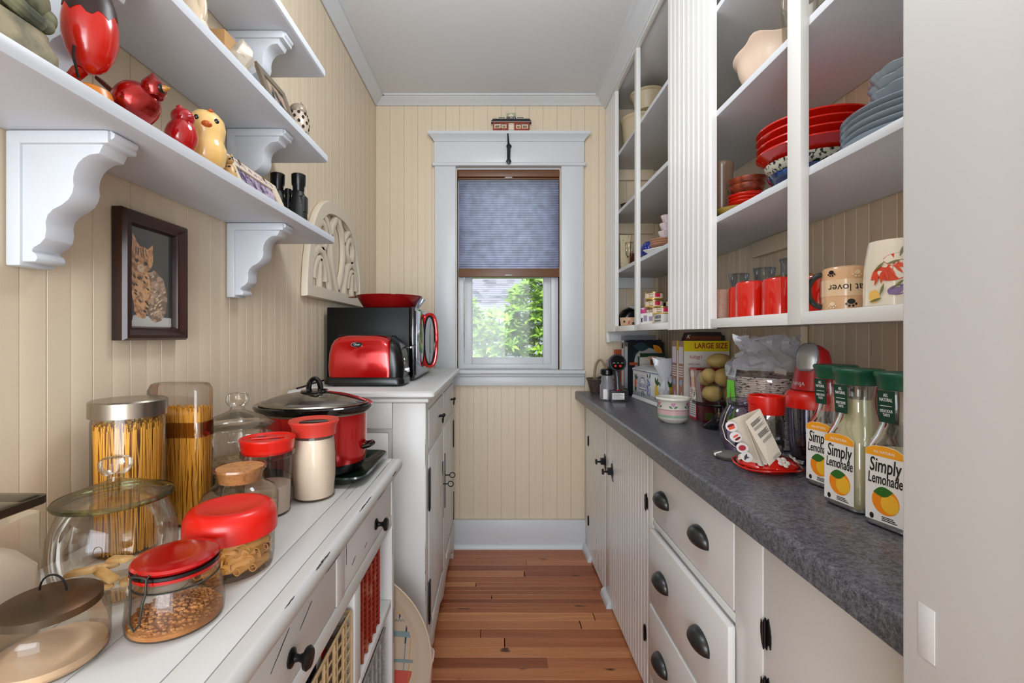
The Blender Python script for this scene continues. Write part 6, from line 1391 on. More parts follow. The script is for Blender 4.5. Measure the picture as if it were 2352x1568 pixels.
for k, a in enumerate((-0.5, -1.45, -2.3, -3.2, 0.6)):
    fl2 = MB()
    for j in range(5): fl2.ell((0.009 * math.cos(j * 1.257), 0.009 * math.sin(j * 1.257), 0), (0.0065, 0.0065, 0.0025), 10, 6)
    fl2.ell((0, 0, 0.001), (0.004, 0.004, 0.004), 8, 6)
    part('flower', fl2, mat('ivory_plastic', 'D8CCC0', 0.4), t, M=Matrix.Translation((0.056 * math.cos(a), 0.056 * math.sin(a), 0.031)) @ Matrix.Rotation(a, 4, 'Z') @ Matrix.Rotation(0.7, 4, 'Y'))
# leaflet tied to the feeder: folded sheet, die-cut circles along its near edge
t = thing('leaflet', 'folded cream instruction leaflet with round pictures leaning against the red feeder', 'leaflet', (0.600, 1.030, K0))
PAP = mat('leaflet_paper', 'D6CBBB', 0.6)
def quad3(pts, th=0.0006):
    a, b, c_, d = [Vector(p) for p in pts]; n_ = (b - a).cross(d - a).normalized() * th
    return MB().rings([[tuple(p) for p in (a, b, c_, d)], [tuple(p + n_) for p in (a, b, c_, d)]])
def LP(px, py, Y): return (X(px, Y) - 0.600, Y - 1.030, Z(py, Y) - K0)
A_, B_, C__, D_ = LP(1673, 966, 1.05), LP(1746, 940, 1.02), LP(1790, 1052, 0.985), LP(1722, 1064, 1.01)
part('front_page', quad3([LP(1712, 968, 0.995), LP(1746, 939, 1.01), LP(1795, 1042, 1.00), LP(1767, 1070, 0.980)]), PAP, t)
part('inner_page', quad3([LP(1712, 969, 1.000), LP(1720, 985, 1.005), LP(1756, 1071, 1.000), LP(1750, 1070, 0.992)]), PAP, t)
bkp = part('back_page', quad3([LP(1671, 966, 1.075), LP(1744, 938, 1.030), LP(1762, 1068, 1.035), LP(1722, 1060, 1.06)]), PAP, t)
u_ = (Vector(LP(1744, 938, 1.03)) - Vector(LP(1671, 966, 1.075))).normalized(); v_ = (Vector(LP(1671, 966, 1.075)) - Vector(LP(1722, 1060, 1.06)));  v_ = (v_ - u_ * v_.dot(u_)).normalized()
for px, py, kk in ((1680, 979, 0), (1690, 1003, 1), (1705, 1028, 2), (1715, 1049, 3)):
    o_ = LP(px, py, 1.050 - 0.002 * kk)
    Mx = frame(o_, u_, v_)
    part('picture_disc', MB().prism(blob(0, 0, 0.0125, 0.0125, 24), 0.0, 0.0006, 'z'), mat('disc_white', 'DCD6D6', 0.5), t, M=Mx)
    d_ = MB()
    if kk == 0: d_.mi(0).prism([(-0.008, -0.006), (0.006, -0.006), (0.008, 0.003), (-0.008, 0.003)], 0.0008, 0.001, 'z').mi(1).prism(blob(0, 0.003, 0.008, 0.003, 14), 0.0011, 0.0012, 'z')
    elif kk == 1: d_.mi(0).prism(blob(0.001, 0.002, 0.007, 0.0024, 14, 0.2), 0.0008, 0.001, 'z').mi(1).prism(blob(0.002, -0.005, 0.0075, 0.0026, 14, 0.2), 0.0008, 0.001, 'z')
    elif kk == 2: d_.mi(2).prism(blob(0, 0, 0.008, 0.0065, 14), 0.0008, 0.001, 'z')
    else: d_.mi(3).prism(leafpoly(-0.008, -0.006, 0.018, 0.006, 0.8), 0.0008, 0.001, 'z').prism(leafpoly(-0.004, 0.0, 0.010, 0.004, -0.3), 0.0008, 0.001, 'z')
    part('picture', d_, [mat('print_coral', 'D8503A', 0.5), mat('print_maroon', '6A1214', 0.5), mat('print_crimson', 'A82234', 0.5), mat('print_grey', '4A4650', 0.5)], t, M=Mx, kind='stuff')
p0 = Vector(LP(1746, 939, 1.01)); p1 = Vector(LP(1712, 968, 0.995)); p2 = Vector(LP(1767, 1070, 0.980))
ru = (p0 - p1).normalized(); rv = (p1 - p2); rv = (rv - ru * rv.dot(ru)).normalized()
if ru.cross(rv).y > 0: pass
lm_ = MB(); W_ = (p0 - p1).length
for (v0, n_, i_) in ((0.012, 4, 1), (0.024, 3, 0), (0.038, 5, 1), (0.055, 3, 0)):
    for k in range(n_): lm_.mi(i_).box(0.006, W_ * (0.74 - 0.1 * (k % 2)), -v0 - 0.0022 * k, -v0 + 0.0014 - 0.0022 * k, 0.0003, 0.0006)
for k in range(3): lm_.mi(0).box(0.004, W_ * 0.5, -0.096 - 0.0025 * k, -0.0946 - 0.0025 * k, 0.0003, 0.0006)
nn_ = ru.cross(rv); o_ = p1 + (nn_ * 0.0007 if nn_.y < 0 else -nn_ * 0.0015)
part('text_lines', lm_, [mat('print_soft', '9A9288', 0.6), mat('print_mid', '6A6660', 0.6)], t, M=frame(o_, ru, rv), kind='stuff')
# food chopper
t = thing('food_chopper', 'red and silver electric food chopper with a clear bowl behind the leaflet', 'chopper', (0.815, 1.165, K0))
part('bowl', MB().lathe([(0, 0.012), (0.045, 0.012), (0.050, 0.018), (0.056, 0.06), (0.060, 0.142)], 44, cap1=False), glassmat('smoky_plastic', 'CFCCDA', ecol='3A3650', refl=1.0), t)
part('bowl_foot', MB().lathe([(0, 0), (0.052, 0.0), (0.056, 0.004), (0.050, 0.012), (0, 0.012)], 40), glassmat('smoky_plastic', 'A8A4B8'), t)
part('blade_shaft', MB().lathe([(0, 0.014), (0.010, 0.014), (0.006, 0.03), (0.005, 0.13), (0, 0.13)], 12).box(-0.036, 0.036, -0.006, 0.006, 0.040, 0.042).box(-0.006, 0.006, -0.036, 0.036, 0.070, 0.072), BLACKP, t)
part('collar', MB().lathe([(0.0605, 0.142), (0.066, 0.143), (0.0665, 0.165), (0.058, 0.182), (0.052, 0.186), (0, 0.186)], 48), RED, t)
mc = MatRed = mat('chopper_red', 'B01418', 0.3)
R = [rr(0.047 - 0.004 * k - (0.0 if k < 5 else 0.006 * (k - 4)), 0.045 - 0.003 * k - (0.0 if k < 5 else 0.006 * (k - 4)), 0.038 - 0.002 * k, 0.1865 + [0, 0.02, 0.05, 0.08, 0.098, 0.108, 0.114, 0.117][k], 6) for k in range(8)]
part('motor_housing', MB().rings(R), mc, t, angle=60)
part('housing_seam', MB().tube(rr(0.0475, 0.0455, 0.038, 0.1875, 5), 0.0008, 4, closed=True), mat('seam_red', '5A0A0A', 0.5), t)
sv = MB(); R = []
for k, (z, s_) in enumerate(((0.236, 0.35), (0.245, 0.62), (0.265, 0.80), (0.285, 0.82), (0.296, 0.80), (0.302, 0.72), (0.3045, 0.5))):
    kk = (z - 0.1865) / 0.117; q = 0.0475 - 0.012 * kk - (0 if z < 0.29 else (z - 0.29) * 0.9)
    R.append([((q + 0.0012) * math.cos(a), (q + 0.0012) * math.sin(a) * 0.97, z) for a in [PI + 0.55 + s_ * (j / 8 - 0.5) * 1.7 for j in range(9)]])
vs = [p for r in R for p in r]; fs = [(i * 9 + j, i * 9 + j + 1, (i + 1) * 9 + j + 1, (i + 1) * 9 + j) for i in range(len(R) - 1) for j in range(8)]
sv.add(vs, fs)
o = part('silver_button', sv, mat('satin_silver', 'A9ACB0', 0.3, metal=0.6), t); sm = o.modifiers.new('s', 'SOLIDIFY'); sm.thickness = 0.003; sm.offset = 1
text('NINJA', 0.014, mat('logo_grey', 'C9C4C0', 0.4), t, Matrix.Rotation(-1.38, 4, 'Z') @ FRONT((0, -0.0475, 0.204)), width=0.034, wrap=0.050)
part('red_strap', MB().tube([(-0.06, -0.062, 0.004), (-0.02, -0.070, 0.004), (0.04, -0.070, 0.004)], 0.003, 6), REDC, t)
# bottles
LBLW = mat('label_white', 'E8E6E4', 0.35)
def bottle(loc, rz, label, level, cream):
    t = thing('juice_bottle', label, 'bottle', loc, rz, 'lemonade carafes at the counter end')
    S = [(0.036, 0.0, 0.016), (0.042, 0.004, 0.020), (0.0430, 0.020, 0.020), (0.0425, 0.125, 0.022), (0.0405, 0.138, 0.026), (0.0360, 0.154, 0.030), (0.0310, 0.172, 0.029), (0.0275, 0.190, 0.0272), (0.0265, 0.204, 0.0265), (0.0290, 0.222, 0.029), (0.0310, 0.232, 0.031)]
    part('bottle_wall', MB().rings([rr(a, a, r, z, 5) for a, z, r in S], cap1=False), glassmat('bottle_plastic', 'F0F2F2', ecol='C2C6C6', refl=0.6), t, angle=60)
    Q = [(a - 0.0015, z + 0.002, max(0.01, r - 0.0015)) for a, z, r in S if z < level] 
    part('lemonade', MB().rings([rr(a, a, r, z, 5) for a, z, r in Q]), mat('lemonade', cream, 0.25, trans=0.0, spec=0.3), t, angle=60)
    part('cap', MB().lathe([(0.031, 0.233), (0.0345, 0.234), (0.0375, 0.252), (0.0405, 0.257), (0.0405, 0.261), (0.0385, 0.263), (0.030, 0.262), (0, 0.262)], 40), mat('cap_green', '15543C', 0.3), t)
    m = MB(); m.mi(0).prism([(-0.0305, 0.012), (0.0305, 0.012), (0.0305, 0.132), (0.018, 0.1385), (0.0, 0.1405), (-0.018, 0.1385), (-0.0305, 0.132)], 0, 0.0004, 'z')
    m.mi(1).prism([(-0.0300, 0.122), (0.0300, 0.122), (0.0300, 0.1315), (0.018, 0.138), (0.0, 0.140), (-0.018, 0.138), (-0.0300, 0.1315)], 0.0005, 0.0007, 'z')
    m.mi(2).prism(blob(0.002, 0.048, 0.0215, 0.0225, 26), 0.0005, 0.0008, 'z'); m.mi(3).prism(blob(0.009, 0.046, 0.0140, 0.0165, 22), 0.0009, 0.0010, 'z')
    m.mi(4).prism(leafpoly(-0.017, 0.060, 0.032, 0.017, 0.22), 0.0011, 0.0013, 'z')
    m.mi(5)
    for k in range(3): m.box(-0.004, 0.020 - 0.003 * k, 0.0155 + 0.0028 * k, 0.0169 + 0.0028 * k, 0.0005, 0.0007)
    m.prism(blob(-0.020, 0.0185, 0.0035, 0.005, 14), 0.0005, 0.0007, 'z')
    fo = FRONT((0, -0.0432, 0))
    part('label_print', m, [LBLW, mat('band_orange', 'F2A21E', 0.4), mat('lemon_orange', 'EE8A14', 0.4), mat('lemon_yellow', 'F2B92E', 0.4), mat('leaf_green', '2E6A1E', 0.4), INK], t, M=fo, kind='stuff')
    text('Simply', 0.034, INK, t, FRONT((0.001, -0.0440, 0.106)), width=0.050, name='lettering', shear=0.12, bold=0.0003)
    text('Lemonade', 0.026, INK, t, FRONT((0.001, -0.0440, 0.0835)), width=0.054, name='lettering', shear=0.12, bold=0.0002)
    text('ALL NATURAL', 0.006, LBLW, t, FRONT((0, -0.0440, 0.129)), width=0.034, name='lettering')
    nb = part('neck_tag', MB().prism([(-0.0125, 0.180), (0.0125, 0.180), (0.0140, 0.2335), (-0.0140, 0.2335)], 0, 0.0006, 'z'), mat('tag_green', '0E3A2A', 0.35), t, M=frame((0, -0.0285, 0.0), (1, 0, 0), (0, -0.05, 1)))
    nf = Matrix.Identity(4)
    text('ALL\nNATURAL', 0.0082, LBLW, nb, Matrix.Translation((0, 0.222, 0.0008)), width=0.020, name='lettering')
    part('rule', MB().box(-0.009, 0.009, 0.2075, 0.2084, 0.0007, 0.0009), LBLW, nb)
    text('DELICIOUS\nTASTE', 0.0070, LBLW, nb, Matrix.Translation((0, 0.196, 0.0008)), width=0.019, name='lettering')
    return t
bottle((0.693, 0.772, K0), -1.33, 'juice bottle nearest the white door jamb, label fully showing', 0.130, 'C9C29A')
bottle((0.692, 0.868, K0), -1.40, 'middle juice bottle, lemonade filled up to its neck', 0.215, 'D2C88C')
bottle((0.736, 0.985, K0), -1.36, 'juice bottle closest to the red chopper, its label half hidden', 0.130, 'C9C29A')
t = thing('red_mug', 'dark red mug glimpsed behind the juice bottles on the counter', 'mug', (0.875, 0.870, K0))
part('cup', MB().lathe([(0, 0), (0.034, 0), (0.038, 0.006), (0.040, 0.16), (0.0405, 0.205), (0.037, 0.205), (0.036, 0.01), (0, 0.008)], 32), mat('berry_red', 'A0122A', 0.25), t)
# ================================================================== INSIDE THE WALL CABINET
A1, A2, A3, A4 = ZB1 + 0.0006, 1.6066, 1.9266, 2.2426
def cyl(name, label, cat, loc, prof, m, n=40, group=None, handle=None, sy=1.0, pn='vessel', rz=0.0):
    t = thing(name, label, cat, loc, rz, group)
    part(pn, MB().lathe(prof, n, sy=sy), m, t)
    if handle:
        r0, z0, z1, out, ang, rad = handle
        zc = (z0 + z1) / 2; hz = (z1 - z0) / 2
        pts = [(r0 - 0.003 + out * math.sin(a), 0, zc - hz * math.cos(a)) for a in [i * PI / 12 for i in range(13)]]
        part('handle', MB().tube(pts, rad, 10), handle[6] if len(handle) > 6 else m, t, M=Matrix.Rotation(ang, 4, 'Z'))
    return t
def inv_mug(r, h, t_=0.004):
    """mug standing upside down, base on top"""
    return [(r - t_, 0.0), (r, 0.0), (r, h - 0.010), (r - 0.003, h - 0.003), (r - 0.010, h), (r - 0.013, h - 0.002), (0, h - 0.002)]
# ---- lowest shelf
t = thing('mug', 'tan mug upside down reading cat lover, dark handle and paw prints', 'mug', (0.735, 0.955, A1), rz=-0.72)
part('cup', MB().lathe(inv_mug(0.0430, 0.092), 48), mat('mug_tan', 'D2A67E', 0.15, coat=0.4), t)
bands = MB(); bands.lathe([(0.0432, 0.033), (0.0432, 0.060)], 48, cap0=False, cap1=False)
part('pale_band', MB().lathe([(0.0431, 0.030), (0.0435, 0.030), (0.0435, 0.064), (0.0431, 0.064)], 48, closed=True), mat('mug_pale', 'DDBE9A', 0.15, coat=0.4), t)
part('handle', MB().tube([(0.0405 + 0.026 * math.sin(a), 0, 0.044 - 0.034 * math.cos(a)) for a in [i * PI / 14 for i in range(15)]], 0.0058, 10), mat('handle_black', '1E2622', 0.15, coat=0.4), t, M=Matrix.Rotation(PI + 0.35, 4, 'Z'), label='dark glossy handle')
text('cat lover', 0.021, INK, t, Matrix.Rotation(0.16, 4, 'Z') @ FRONT((0, -0.0437, 0.047)) @ Matrix.Rotation(PI, 4, 'Z'), width=0.070, wrap=0.0437)
pw_ = MB()
def paw(m, cx, cy, s, i):
    m.mi(i).prism(blob(cx, cy, 0.0075 * s, 0.006 * s, 14), 0.0002, 0.0005, 'z')
    for a in (-1, -0.35, 0.35, 1): m.prism(blob(cx + 0.0105 * s * math.sin(a), cy - 0.0105 * s * math.cos(a), 0.0024 * s, 0.0028 * s, 8), 0.0002, 0.0005, 'z')
paw(pw_, 0.012, 0.018, 0.9, 0); paw(pw_, -0.022, 0.079, 0.7, 0); paw(pw_, 0.022, 0.077, 0.8, 1); paw(pw_, -0.020, 0.014, 0.7, 1)
pw_.warp(wrapper(0.0436))
part('paw_print', pw_, [mat('paw_black', '16181A', 0.3), mat('paw_cream', 'E2CBA8', 0.3)], t, kind='stuff')
t = thing('tumbler', 'big white tumbler printed with a red lobster and purple flowers', 'tumbler', (0.735, 0.838, A1), rz=-0.72)
part('vessel', MB().lathe([(0, 0), (0.043, 0), (0.046, 0.004), (0.0455, 0.050), (0.0435, 0.085), (0.0385, 0.118), (0.0375, 0.122), (0.034, 0.122), (0.040, 0.006), (0, 0.006)], 48), mat('tumbler_cream', 'DCD2BE', 0.12, coat=0.6), t)
lb_ = MB()
def lob(pts, i, z0=0.0003): lb_.mi(i).prism(pts, z0, z0 + 0.0004, 'z')
lob(blob(0.004, 0.062, 0.026, 0.014, 20, 0.35), 0); lob(blob(0.006, 0.086, 0.022, 0.010, 20, 0.1), 0); lob(leafpoly(-0.036, 0.050, 0.040, 0.020, 0.7), 0); lob(leafpoly(0.014, 0.056, 0.036, 0.022, -0.15), 0); lob(leafpoly(-0.020, 0.088, 0.040, 0.012, -0.5), 0)
for k in range(8): lob(leafpoly(-0.022 + 0.005 * k, 0.060 + 0.004 * k, 0.022, 0.004, -1.9 + 0.25 * k), 0, 0.0008)
lob(blob(0.006, 0.030, 0.016, 0.009, 16, 0.2), 1); lob(leafpoly(-0.008, 0.022, 0.026, 0.012, 0.5), 1, 0.0008); lob(blob(-0.030, 0.020, 0.010, 0.012, 14), 2); lob(blob(0.034, 0.030, 0.009, 0.010, 14), 2)
for k in range(9): lob(leafpoly(-0.038 + 0.009 * k, 0.010 + 0.100 * ((k * 5) % 9) / 9, 0.022, 0.004, 0.3 + 0.5 * (k % 3)), 3, 0.0012)
lb_.warp(lambda x, y, z: wrapper(0.0462 - max(0, y - 0.05) * 0.10)(x, y, z))
part('lobster_print', lb_, [mat('lobster_red', 'CF4426', 0.3), mat('iris_purple', '7E6690', 0.3), mat('petal_yellow', 'E2B45E', 0.3), mat('stem_olive', '6E7040', 0.3)], t, kind='stuff')
cyl('drinking_glass', 'plain clear glass just behind the lobster tumbler', 'glass', (0.828, 0.925, A1), [(0, 0), (0.034, 0), (0.036, 0.004), (0.036, 0.135), (0.037, 0.137)], GLASS)
cyl('mug', 'red mug behind the black-handled cat lover mug', 'mug', (0.755, 1.062, A1), inv_mug(0.043, 0.088), REDC, handle=(0.043, 0.02, 0.07, 0.026, 0.3, 0.006))
cyl('mug', 'red mug half hidden by the wide cabinet stile', 'mug', (0.722, 1.155, A1), inv_mug(0.040, 0.095), REDC)
cyl('mug', 'red mug fully showing, tallest of the glossy red ones', 'mug', (0.710, 1.258, A1), inv_mug(0.042, 0.098), REDC)
cyl('mug', 'red mug touching the tan textured tumbler', 'mug', (0.733, 1.345, A1), inv_mug(0.040, 0.094), REDC)
cyl('tumbler', 'upside-down tan tumbler with a pebbled side beside the red mugs', 'tumbler', (0.712, 1.436, A1), [(0.034, 0), (0.036, 0), (0.0350, 0.088), (0.033, 0.092), (0, 0.092)], mat('tan_pebbled', 'B8917A', 0.4, bump=1.0, bscale=60))
gp = [(0, 0.0), (0.022, 0.0), (0.024, 0.004), (0.021, 0.050), (0.022, 0.095), (0.0285, 0.158), (0.0290, 0.160)]
for (x, y, lb) in ((0.835, 1.560, 'flared blue-grey glass behind the tan tumbler'), (0.842, 1.425, 'flared blue-grey glass behind the touching red mugs'), (0.845, 1.290, 'straight-rimmed blue-grey glass by the wide stile')):
    cyl('drinking_glass', lb, 'glass', (x, y, A1), [(r * 1.08, z) for r, z in gp] if y > 1.3 else [(0, 0), (0.028, 0), (0.030, 0.1), (0.032, 0.160), (0.0345, 0.163), (0.0345, 0.167)], GLASSB)
cyl('shot_glass', 'short stubby glass between the two flared glasses', 'glass', (0.838, 1.492, A1), [(0, 0), (0.02, 0), (0.024, 0.09), (0.026, 0.125), (0.027, 0.127)], GLASSB)
cyl('saucer', 'yellow-brown dish stacked behind the red mugs', 'dish', (0.890, 1.36, A1), [(0, 0), (0.03, 0), (0.034, 0.10), (0.030, 0.115), (0.050, 0.124), (0.052, 0.128), (0, 0.124)], mat('ochre_glaze', 'B08A3A', 0.3))
# far bays, lowest shelf
t = thing('kitchen_appliance', 'black and grey domed kitchen appliance in the far lowest bay', 'appliance', (0.775, 2.595, A1))
part('body', MB().rings([rr(0.070, 0.065, 0.03, 0.0, 5), rr(0.075, 0.070, 0.04, 0.05, 5), rr(0.06, 0.06, 0.05, 0.095, 5, 0.012), rr(0.03, 0.035, 0.03, 0.115, 5, 0.02)]), BLACKP, t)
part('cover', MB().tube([(-0.035, -0.066, 0.112), (0.005, -0.070, 0.105), (0.045, -0.066, 0.080), (0.068, -0.05, 0.045), (0.072, -0.045, 0.03)], [0.006, 0.014, 0.018, 0.014, 0.006], 10), mat('cool_grey', 'A9A8AA', 0.35), t)
t = thing('pet_dish', 'little tan cat dish with paw prints and a chili pepper', 'dish', (0.720, 2.450, A1))
part('dish', MB().lathe([(0, 0), (0.040, 0), (0.044, 0.004), (0.049, 0.046), (0.046, 0.046), (0.040, 0.008), (0, 0.008)], 36), mat('dish_tan', 'D2AE8C', 0.3), t)
pw_ = MB(); paw(pw_, -0.026, 0.026, 0.7, 0); paw(pw_, 0.022, 0.016, 0.7, 0); pw_.mi(1).prism(leafpoly(-0.004, 0.008, 0.026, 0.010, 1.3), 0.0002, 0.0006, 'z'); pw_.warp(wrapper(0.0475))
part('paw_print', pw_, [mat('paw_black', '16181A'), mat('chili_red', 'C0301A', 0.4)], t, kind='stuff', M=Matrix.Rotation(-0.3, 4, 'Z'))
def can(x, y, z, lb):
    t = thing('cat_food_can', lb, 'can', (x, y, z), -0.35, 'cat food cans on the lowest far shelf')
    r = 0.041
    part('tin', MB().lathe([(0, 0), (r - 0.002, 0), (r, 0.003), (r - 0.001, 0.006), (r - 0.001, 0.032), (r, 0.034), (r, 0.037), (r - 0.002, 0.037), (r - 0.004, 0.034), (0, 0.034)], 36), mat('tin_gold', 'B8A070', 0.25, metal=0.8), t)
    m = MB(); m.mi(0).lathe([(r - 0.0008, 0.007), (r - 0.0008, 0.031)], 36, cap0=False, cap1=False)
    m2 = MB(); m2.mi(0).box(-0.05, 0.055, 0.007, 0.031, 0, 0.0003)
    m2 = MB()
    for k in range(24): m2.mi(0).box(-0.06 + 0.005 * k, -0.055 + 0.005 * k, 0.007, 0.031, 0.0, 0.0003)
    for k in range(24): m2.mi(2).box(-0.06 + 0.005 * k, -0.055 + 0.005 * k, 0.007, 0.010, 0.0003, 0.0005)
    for k in range(5): m2.mi(1).box(0.004 + 0.005 * k, 0.009 + 0.005 * k, 0.014, 0.031, 0.0004, 0.0006)
    m2.warp(wrapper(r - 0.0006))
    part('wrapper_print', m2, [mat('can_cream', 'E6D2B8', 0.4), mat('can_crimson', 'C41848', 0.4), mat('can_yellow', 'E2B32E', 0.4)], t, kind='stuff')
    text('Fancy\nFeast', 0.012, mat('can_brown', '4A2A1C', 0.4), t, Matrix.Rotation(-0.35, 4, 'Z') @ FRONT((0, -r - 0.0002, 0.020)), width=0.024, shear=0.3, wrap=r + 0.0002)
    return t
can(0.742, 2.125, A1 + 0.0, 'cat food can hidden low behind the white coupon'); can(0.742, 2.125, A1 + 0.0376, 'cat food can in the pile behind the front one'); can(0.740, 2.123, A1 + 0.0752, 'cat food can second from the pile top')
can(0.740, 2.123, A1 + 0.1128, 'cat food can on the very top of the pile')
can(0.728, 1.985, A1, 'cat food can standing in front on the shelf behind the numbered box'); can(0.728, 1.985, A1 + 0.0376, 'cat food can in front with its label fully showing')
can(0.830, 2.10, A1 + 0.0, 'bottom cat food can of the rear pile beside the reeded panel'); can(0.830, 2.10, A1 + 0.0376, 'middle cat food can of the rear pile beside the reeded panel'); can(0.830, 2.10, A1 + 0.0752, 'top cat food can of the rear pile beside the reeded panel')
t = single('carton', 'small white box numbered 10858 at the shelf front', 'box', MB().box(-0.014, 0.014, -0.045, 0.045, 0, 0.038), mat('carton_white', 'CFCCC6', 0.5), (0.6855, 1.885, A1), bevel=0.001)
text('10858', 0.020, mat('stamp_navy', '1E2440', 0.5), t, AISLE_R((-0.0145, -0.0, 0.026)), width=0.070, bold=0.0004)
part('fine_print', MB().box(-0.036, 0.036, 0.008, 0.014, 0, 0.0003), mat('print_mid', '6A6660'), t, M=AISLE_R((-0.0142, 0, 0)))
t = single('coupon', 'white printed coupon propped against the cat food cans', 'paper', MB().box(-0.052, 0.052, -0.0004, 0.0004, 0, 0.050), PAPER, (0.6800, 2.030, A1), rz=-1.25)
m = MB(); m.mi(0).box(-0.03, -0.005, 0.014, 0.040, 0, 0.0002).box(0.008, 0.036, 0.014, 0.034, 0, 0.0002).mi(1).box(-0.048, -0.038, 0.010, 0.030, 0, 0.0002)
part('coupon_print', m, [mat('print_lilac', '9C8EA8', 0.5), INK], t, M=FRONT((0, -0.0005, 0)), kind='stuff')
t = single('packet', 'slim orange packet leaning beside the can pile', 'packet', MB().box(-0.016, 0.016, -0.004, 0.004, 0, 0.135), mat('packet_orange', 'D08A66', 0.4, vcol='B8B0C8', vscale=18, thr=(0.5, 0.55)), (0.735, 2.205, A1), rz=-0.6, bevel=0.002)
single('packet', 'small pink and white packet propped before the cat food pile', 'packet', MB().box(-0.013, 0.013, -0.004, 0.004, 0, 0.078), mat('packet_pink', 'C84A84', 0.4, vcol='D4D0E0', vscale=25, thr=(0.48, 0.52)), (0.684, 2.105, A1), rz=-0.9, bevel=0.002)
single('packet', 'blue and white packet tucked against the narrow stile', 'packet', MB().box(-0.012, 0.012, -0.004, 0.004, 0, 0.072), mat('packet_blue', 'C4CCDC', 0.4, vcol='5A78A8', vscale=30, thr=(0.5, 0.54)), (0.692, 2.140, A1), rz=-0.7, bevel=0.002)
single('serving_tray', 'black tray standing behind the cat food pile', 'tray', MB().box(-0.06, 0.06, -0.004, 0.004, 0, 0.12), BLACKP, (0.850, 2.36, A1), bevel=0.003)
# ---- second shelf, near bays
def plates(x, y, z, r, n, dz, m, base_lb, grp, cat='plate', name='plate', prof=None):
    pf = prof or [(0, 0), (r * 0.55, 0), (r * 0.62, 0.003), (r * 0.78, 0.007), (r * 0.97, 0.016), (r, 0.019), (r * 0.985, 0.021), (r * 0.76, 0.011), (r * 0.6, 0.006), (0, 0.005)]
    me = MB().lathe(pf, 56).mesh(name, m)
    for k in range(n):
        o = link(name, me, None, (x + 0.001 * math.sin(k * 2.1), y + 0.001 * math.cos(k * 1.7), z + dz * k))
        o['label'] = base_lb[k]; o['category'] = cat; o['group'] = grp
    return z + dz * n
zz = plates(0.822, 0.868, A2, 0.132, 5, 0.0125, GREYC, ['lowest grey plate of the pile by the door jamb', 'second grey plate up in the pile by the door jamb', 'middle grey plate of the pile by the door jamb', 'fourth grey plate up in the pile by the door jamb', 'topmost grey plate under the scalloped bowls'], 'grey-blue plates on the second shelf')
def scallop(R_, lobes=12, amp=0.06):
    m = MB(); n = 96; rg_ = []
    for r, z, am in ((0.35, 0, 0), (0.5, 0.0, 0.3), (0.8, 0.018, 0.8), (1.0, 0.042, 1.0), (0.97, 0.045, 1.0), (0.76, 0.022, 0.8), (0.45, 0.006, 0.3)):
        rg_.append([(R_ * r * (1 + amp * am * abs(math.sin(lobes * a / 2)) - amp * am * 0.5) * math.cos(a), R_ * r * (1 + amp * am * abs(math.sin(lobes * a / 2)) - amp * am * 0.5) * math.sin(a), z) for a in [i * 2 * PI / n for i in range(n)]])
    return m.rings(rg_)
for k in range(3):
    o = link('scalloped_bowl', (scallop(0.094).mesh('scalloped_bowl', GREYC) if k == 0 else o.data), None, (0.832, 0.866, zz + 0.006 + 0.019 * k)); o.rotation_euler = (0, 0, 0.2 * k)
    o['label'] = ['lowest scalloped grey bowl, resting on the grey plates', 'middle scalloped grey bowl of three', 'topmost scalloped grey bowl of three'][k]; o['category'] = 'bowl'; o['group'] = 'scalloped bowls on the grey plates'
bp = lambda r, h: [(0, 0), (r * 0.45, 0), (r * 0.5, 0.004), (r * 0.8, h * 0.4), (r * 0.97, h * 0.85), (r, h), (r * 0.97, h), (r * 0.75, h * 0.42), (r * 0.4, 0.007), (0, 0.006)]
cyl('plate', 'pale blue-white plate under the cobalt bowl', 'plate', (0.815, 1.175, A2), [(0, 0), (0.06, 0), (0.10, 0.010), (0.118, 0.014), (0.118, 0.016), (0.09, 0.012), (0, 0.005)], mat('pale_blue_glaze', 'B4BED2', 0.15, coat=0.4), pn='dish')
cyl('bowl', 'cobalt blue glazed bowl beneath the speckled one', 'bowl', (0.815, 1.175, A2 + 0.013), [(r * 1.0, z) for r, z in bp(0.098, 0.045)], mat('cobalt_glaze', '16264E', 0.1, coat=0.6, vcol='3A5A9C', vscale=50, thr=(0.5, 0.7)), pn='dish')
cyl('bowl', 'black and white speckled bowl under the red plates', 'bowl', (0.815, 1.175, A2 + 0.040), bp(0.105, 0.045), mat('speckled_glaze', 'C9C6B4', 0.25, vcol='2A2C2A', vscale=120, thr=(0.53, 0.56)), pn='dish')
plates(0.818, 1.172, A2 + 0.078, 0.128, 4, 0.0200, REDC, ['lowest red plate in the pile under the third shelf', 'second red plate up in the tall pile', 'third red plate up in the tall pile', 'topmost red plate in the tall pile'], 'large red plates on the second shelf', prof=[(0, 0), (0.075, 0), (0.088, 0.004), (0.120, 0.028), (0.128, 0.032), (0.127, 0.036), (0.116, 0.031), (0.084, 0.008), (0, 0.005)])
cyl('plate', 'white plate lying under the row of small red dishes', 'plate', (0.785, 1.285, A2), [(0, 0), (0.05, 0), (0.095, 0.012), (0.098, 0.015), (0.05, 0.007), (0, 0.006)], WHITEC, pn='dish') if False else None
cyl('bowl', 'shallow mustard yellow bowl with a wavy rim on the second shelf', 'bowl', (0.748, 1.395, A2), [(0, 0), (0.030, 0), (0.045, 0.006), (0.070, 0.020), (0.074, 0.024), (0.068, 0.022), (0.04, 0.009), (0, 0.006)], mat('mustard_glaze', 'A88A36', 0.25, coat=0.3), pn='dish')
plates(0.770, 1.392, A2 + 0.0245, 0.056, 3, 0.0105, REDC, ['lowest small red dish on the yellow bowl', 'middle small red dish of three on the yellow bowl', 'topmost small red dish beneath the copper bowls'], 'small red dishes on the second shelf', 'dish', 'dish')
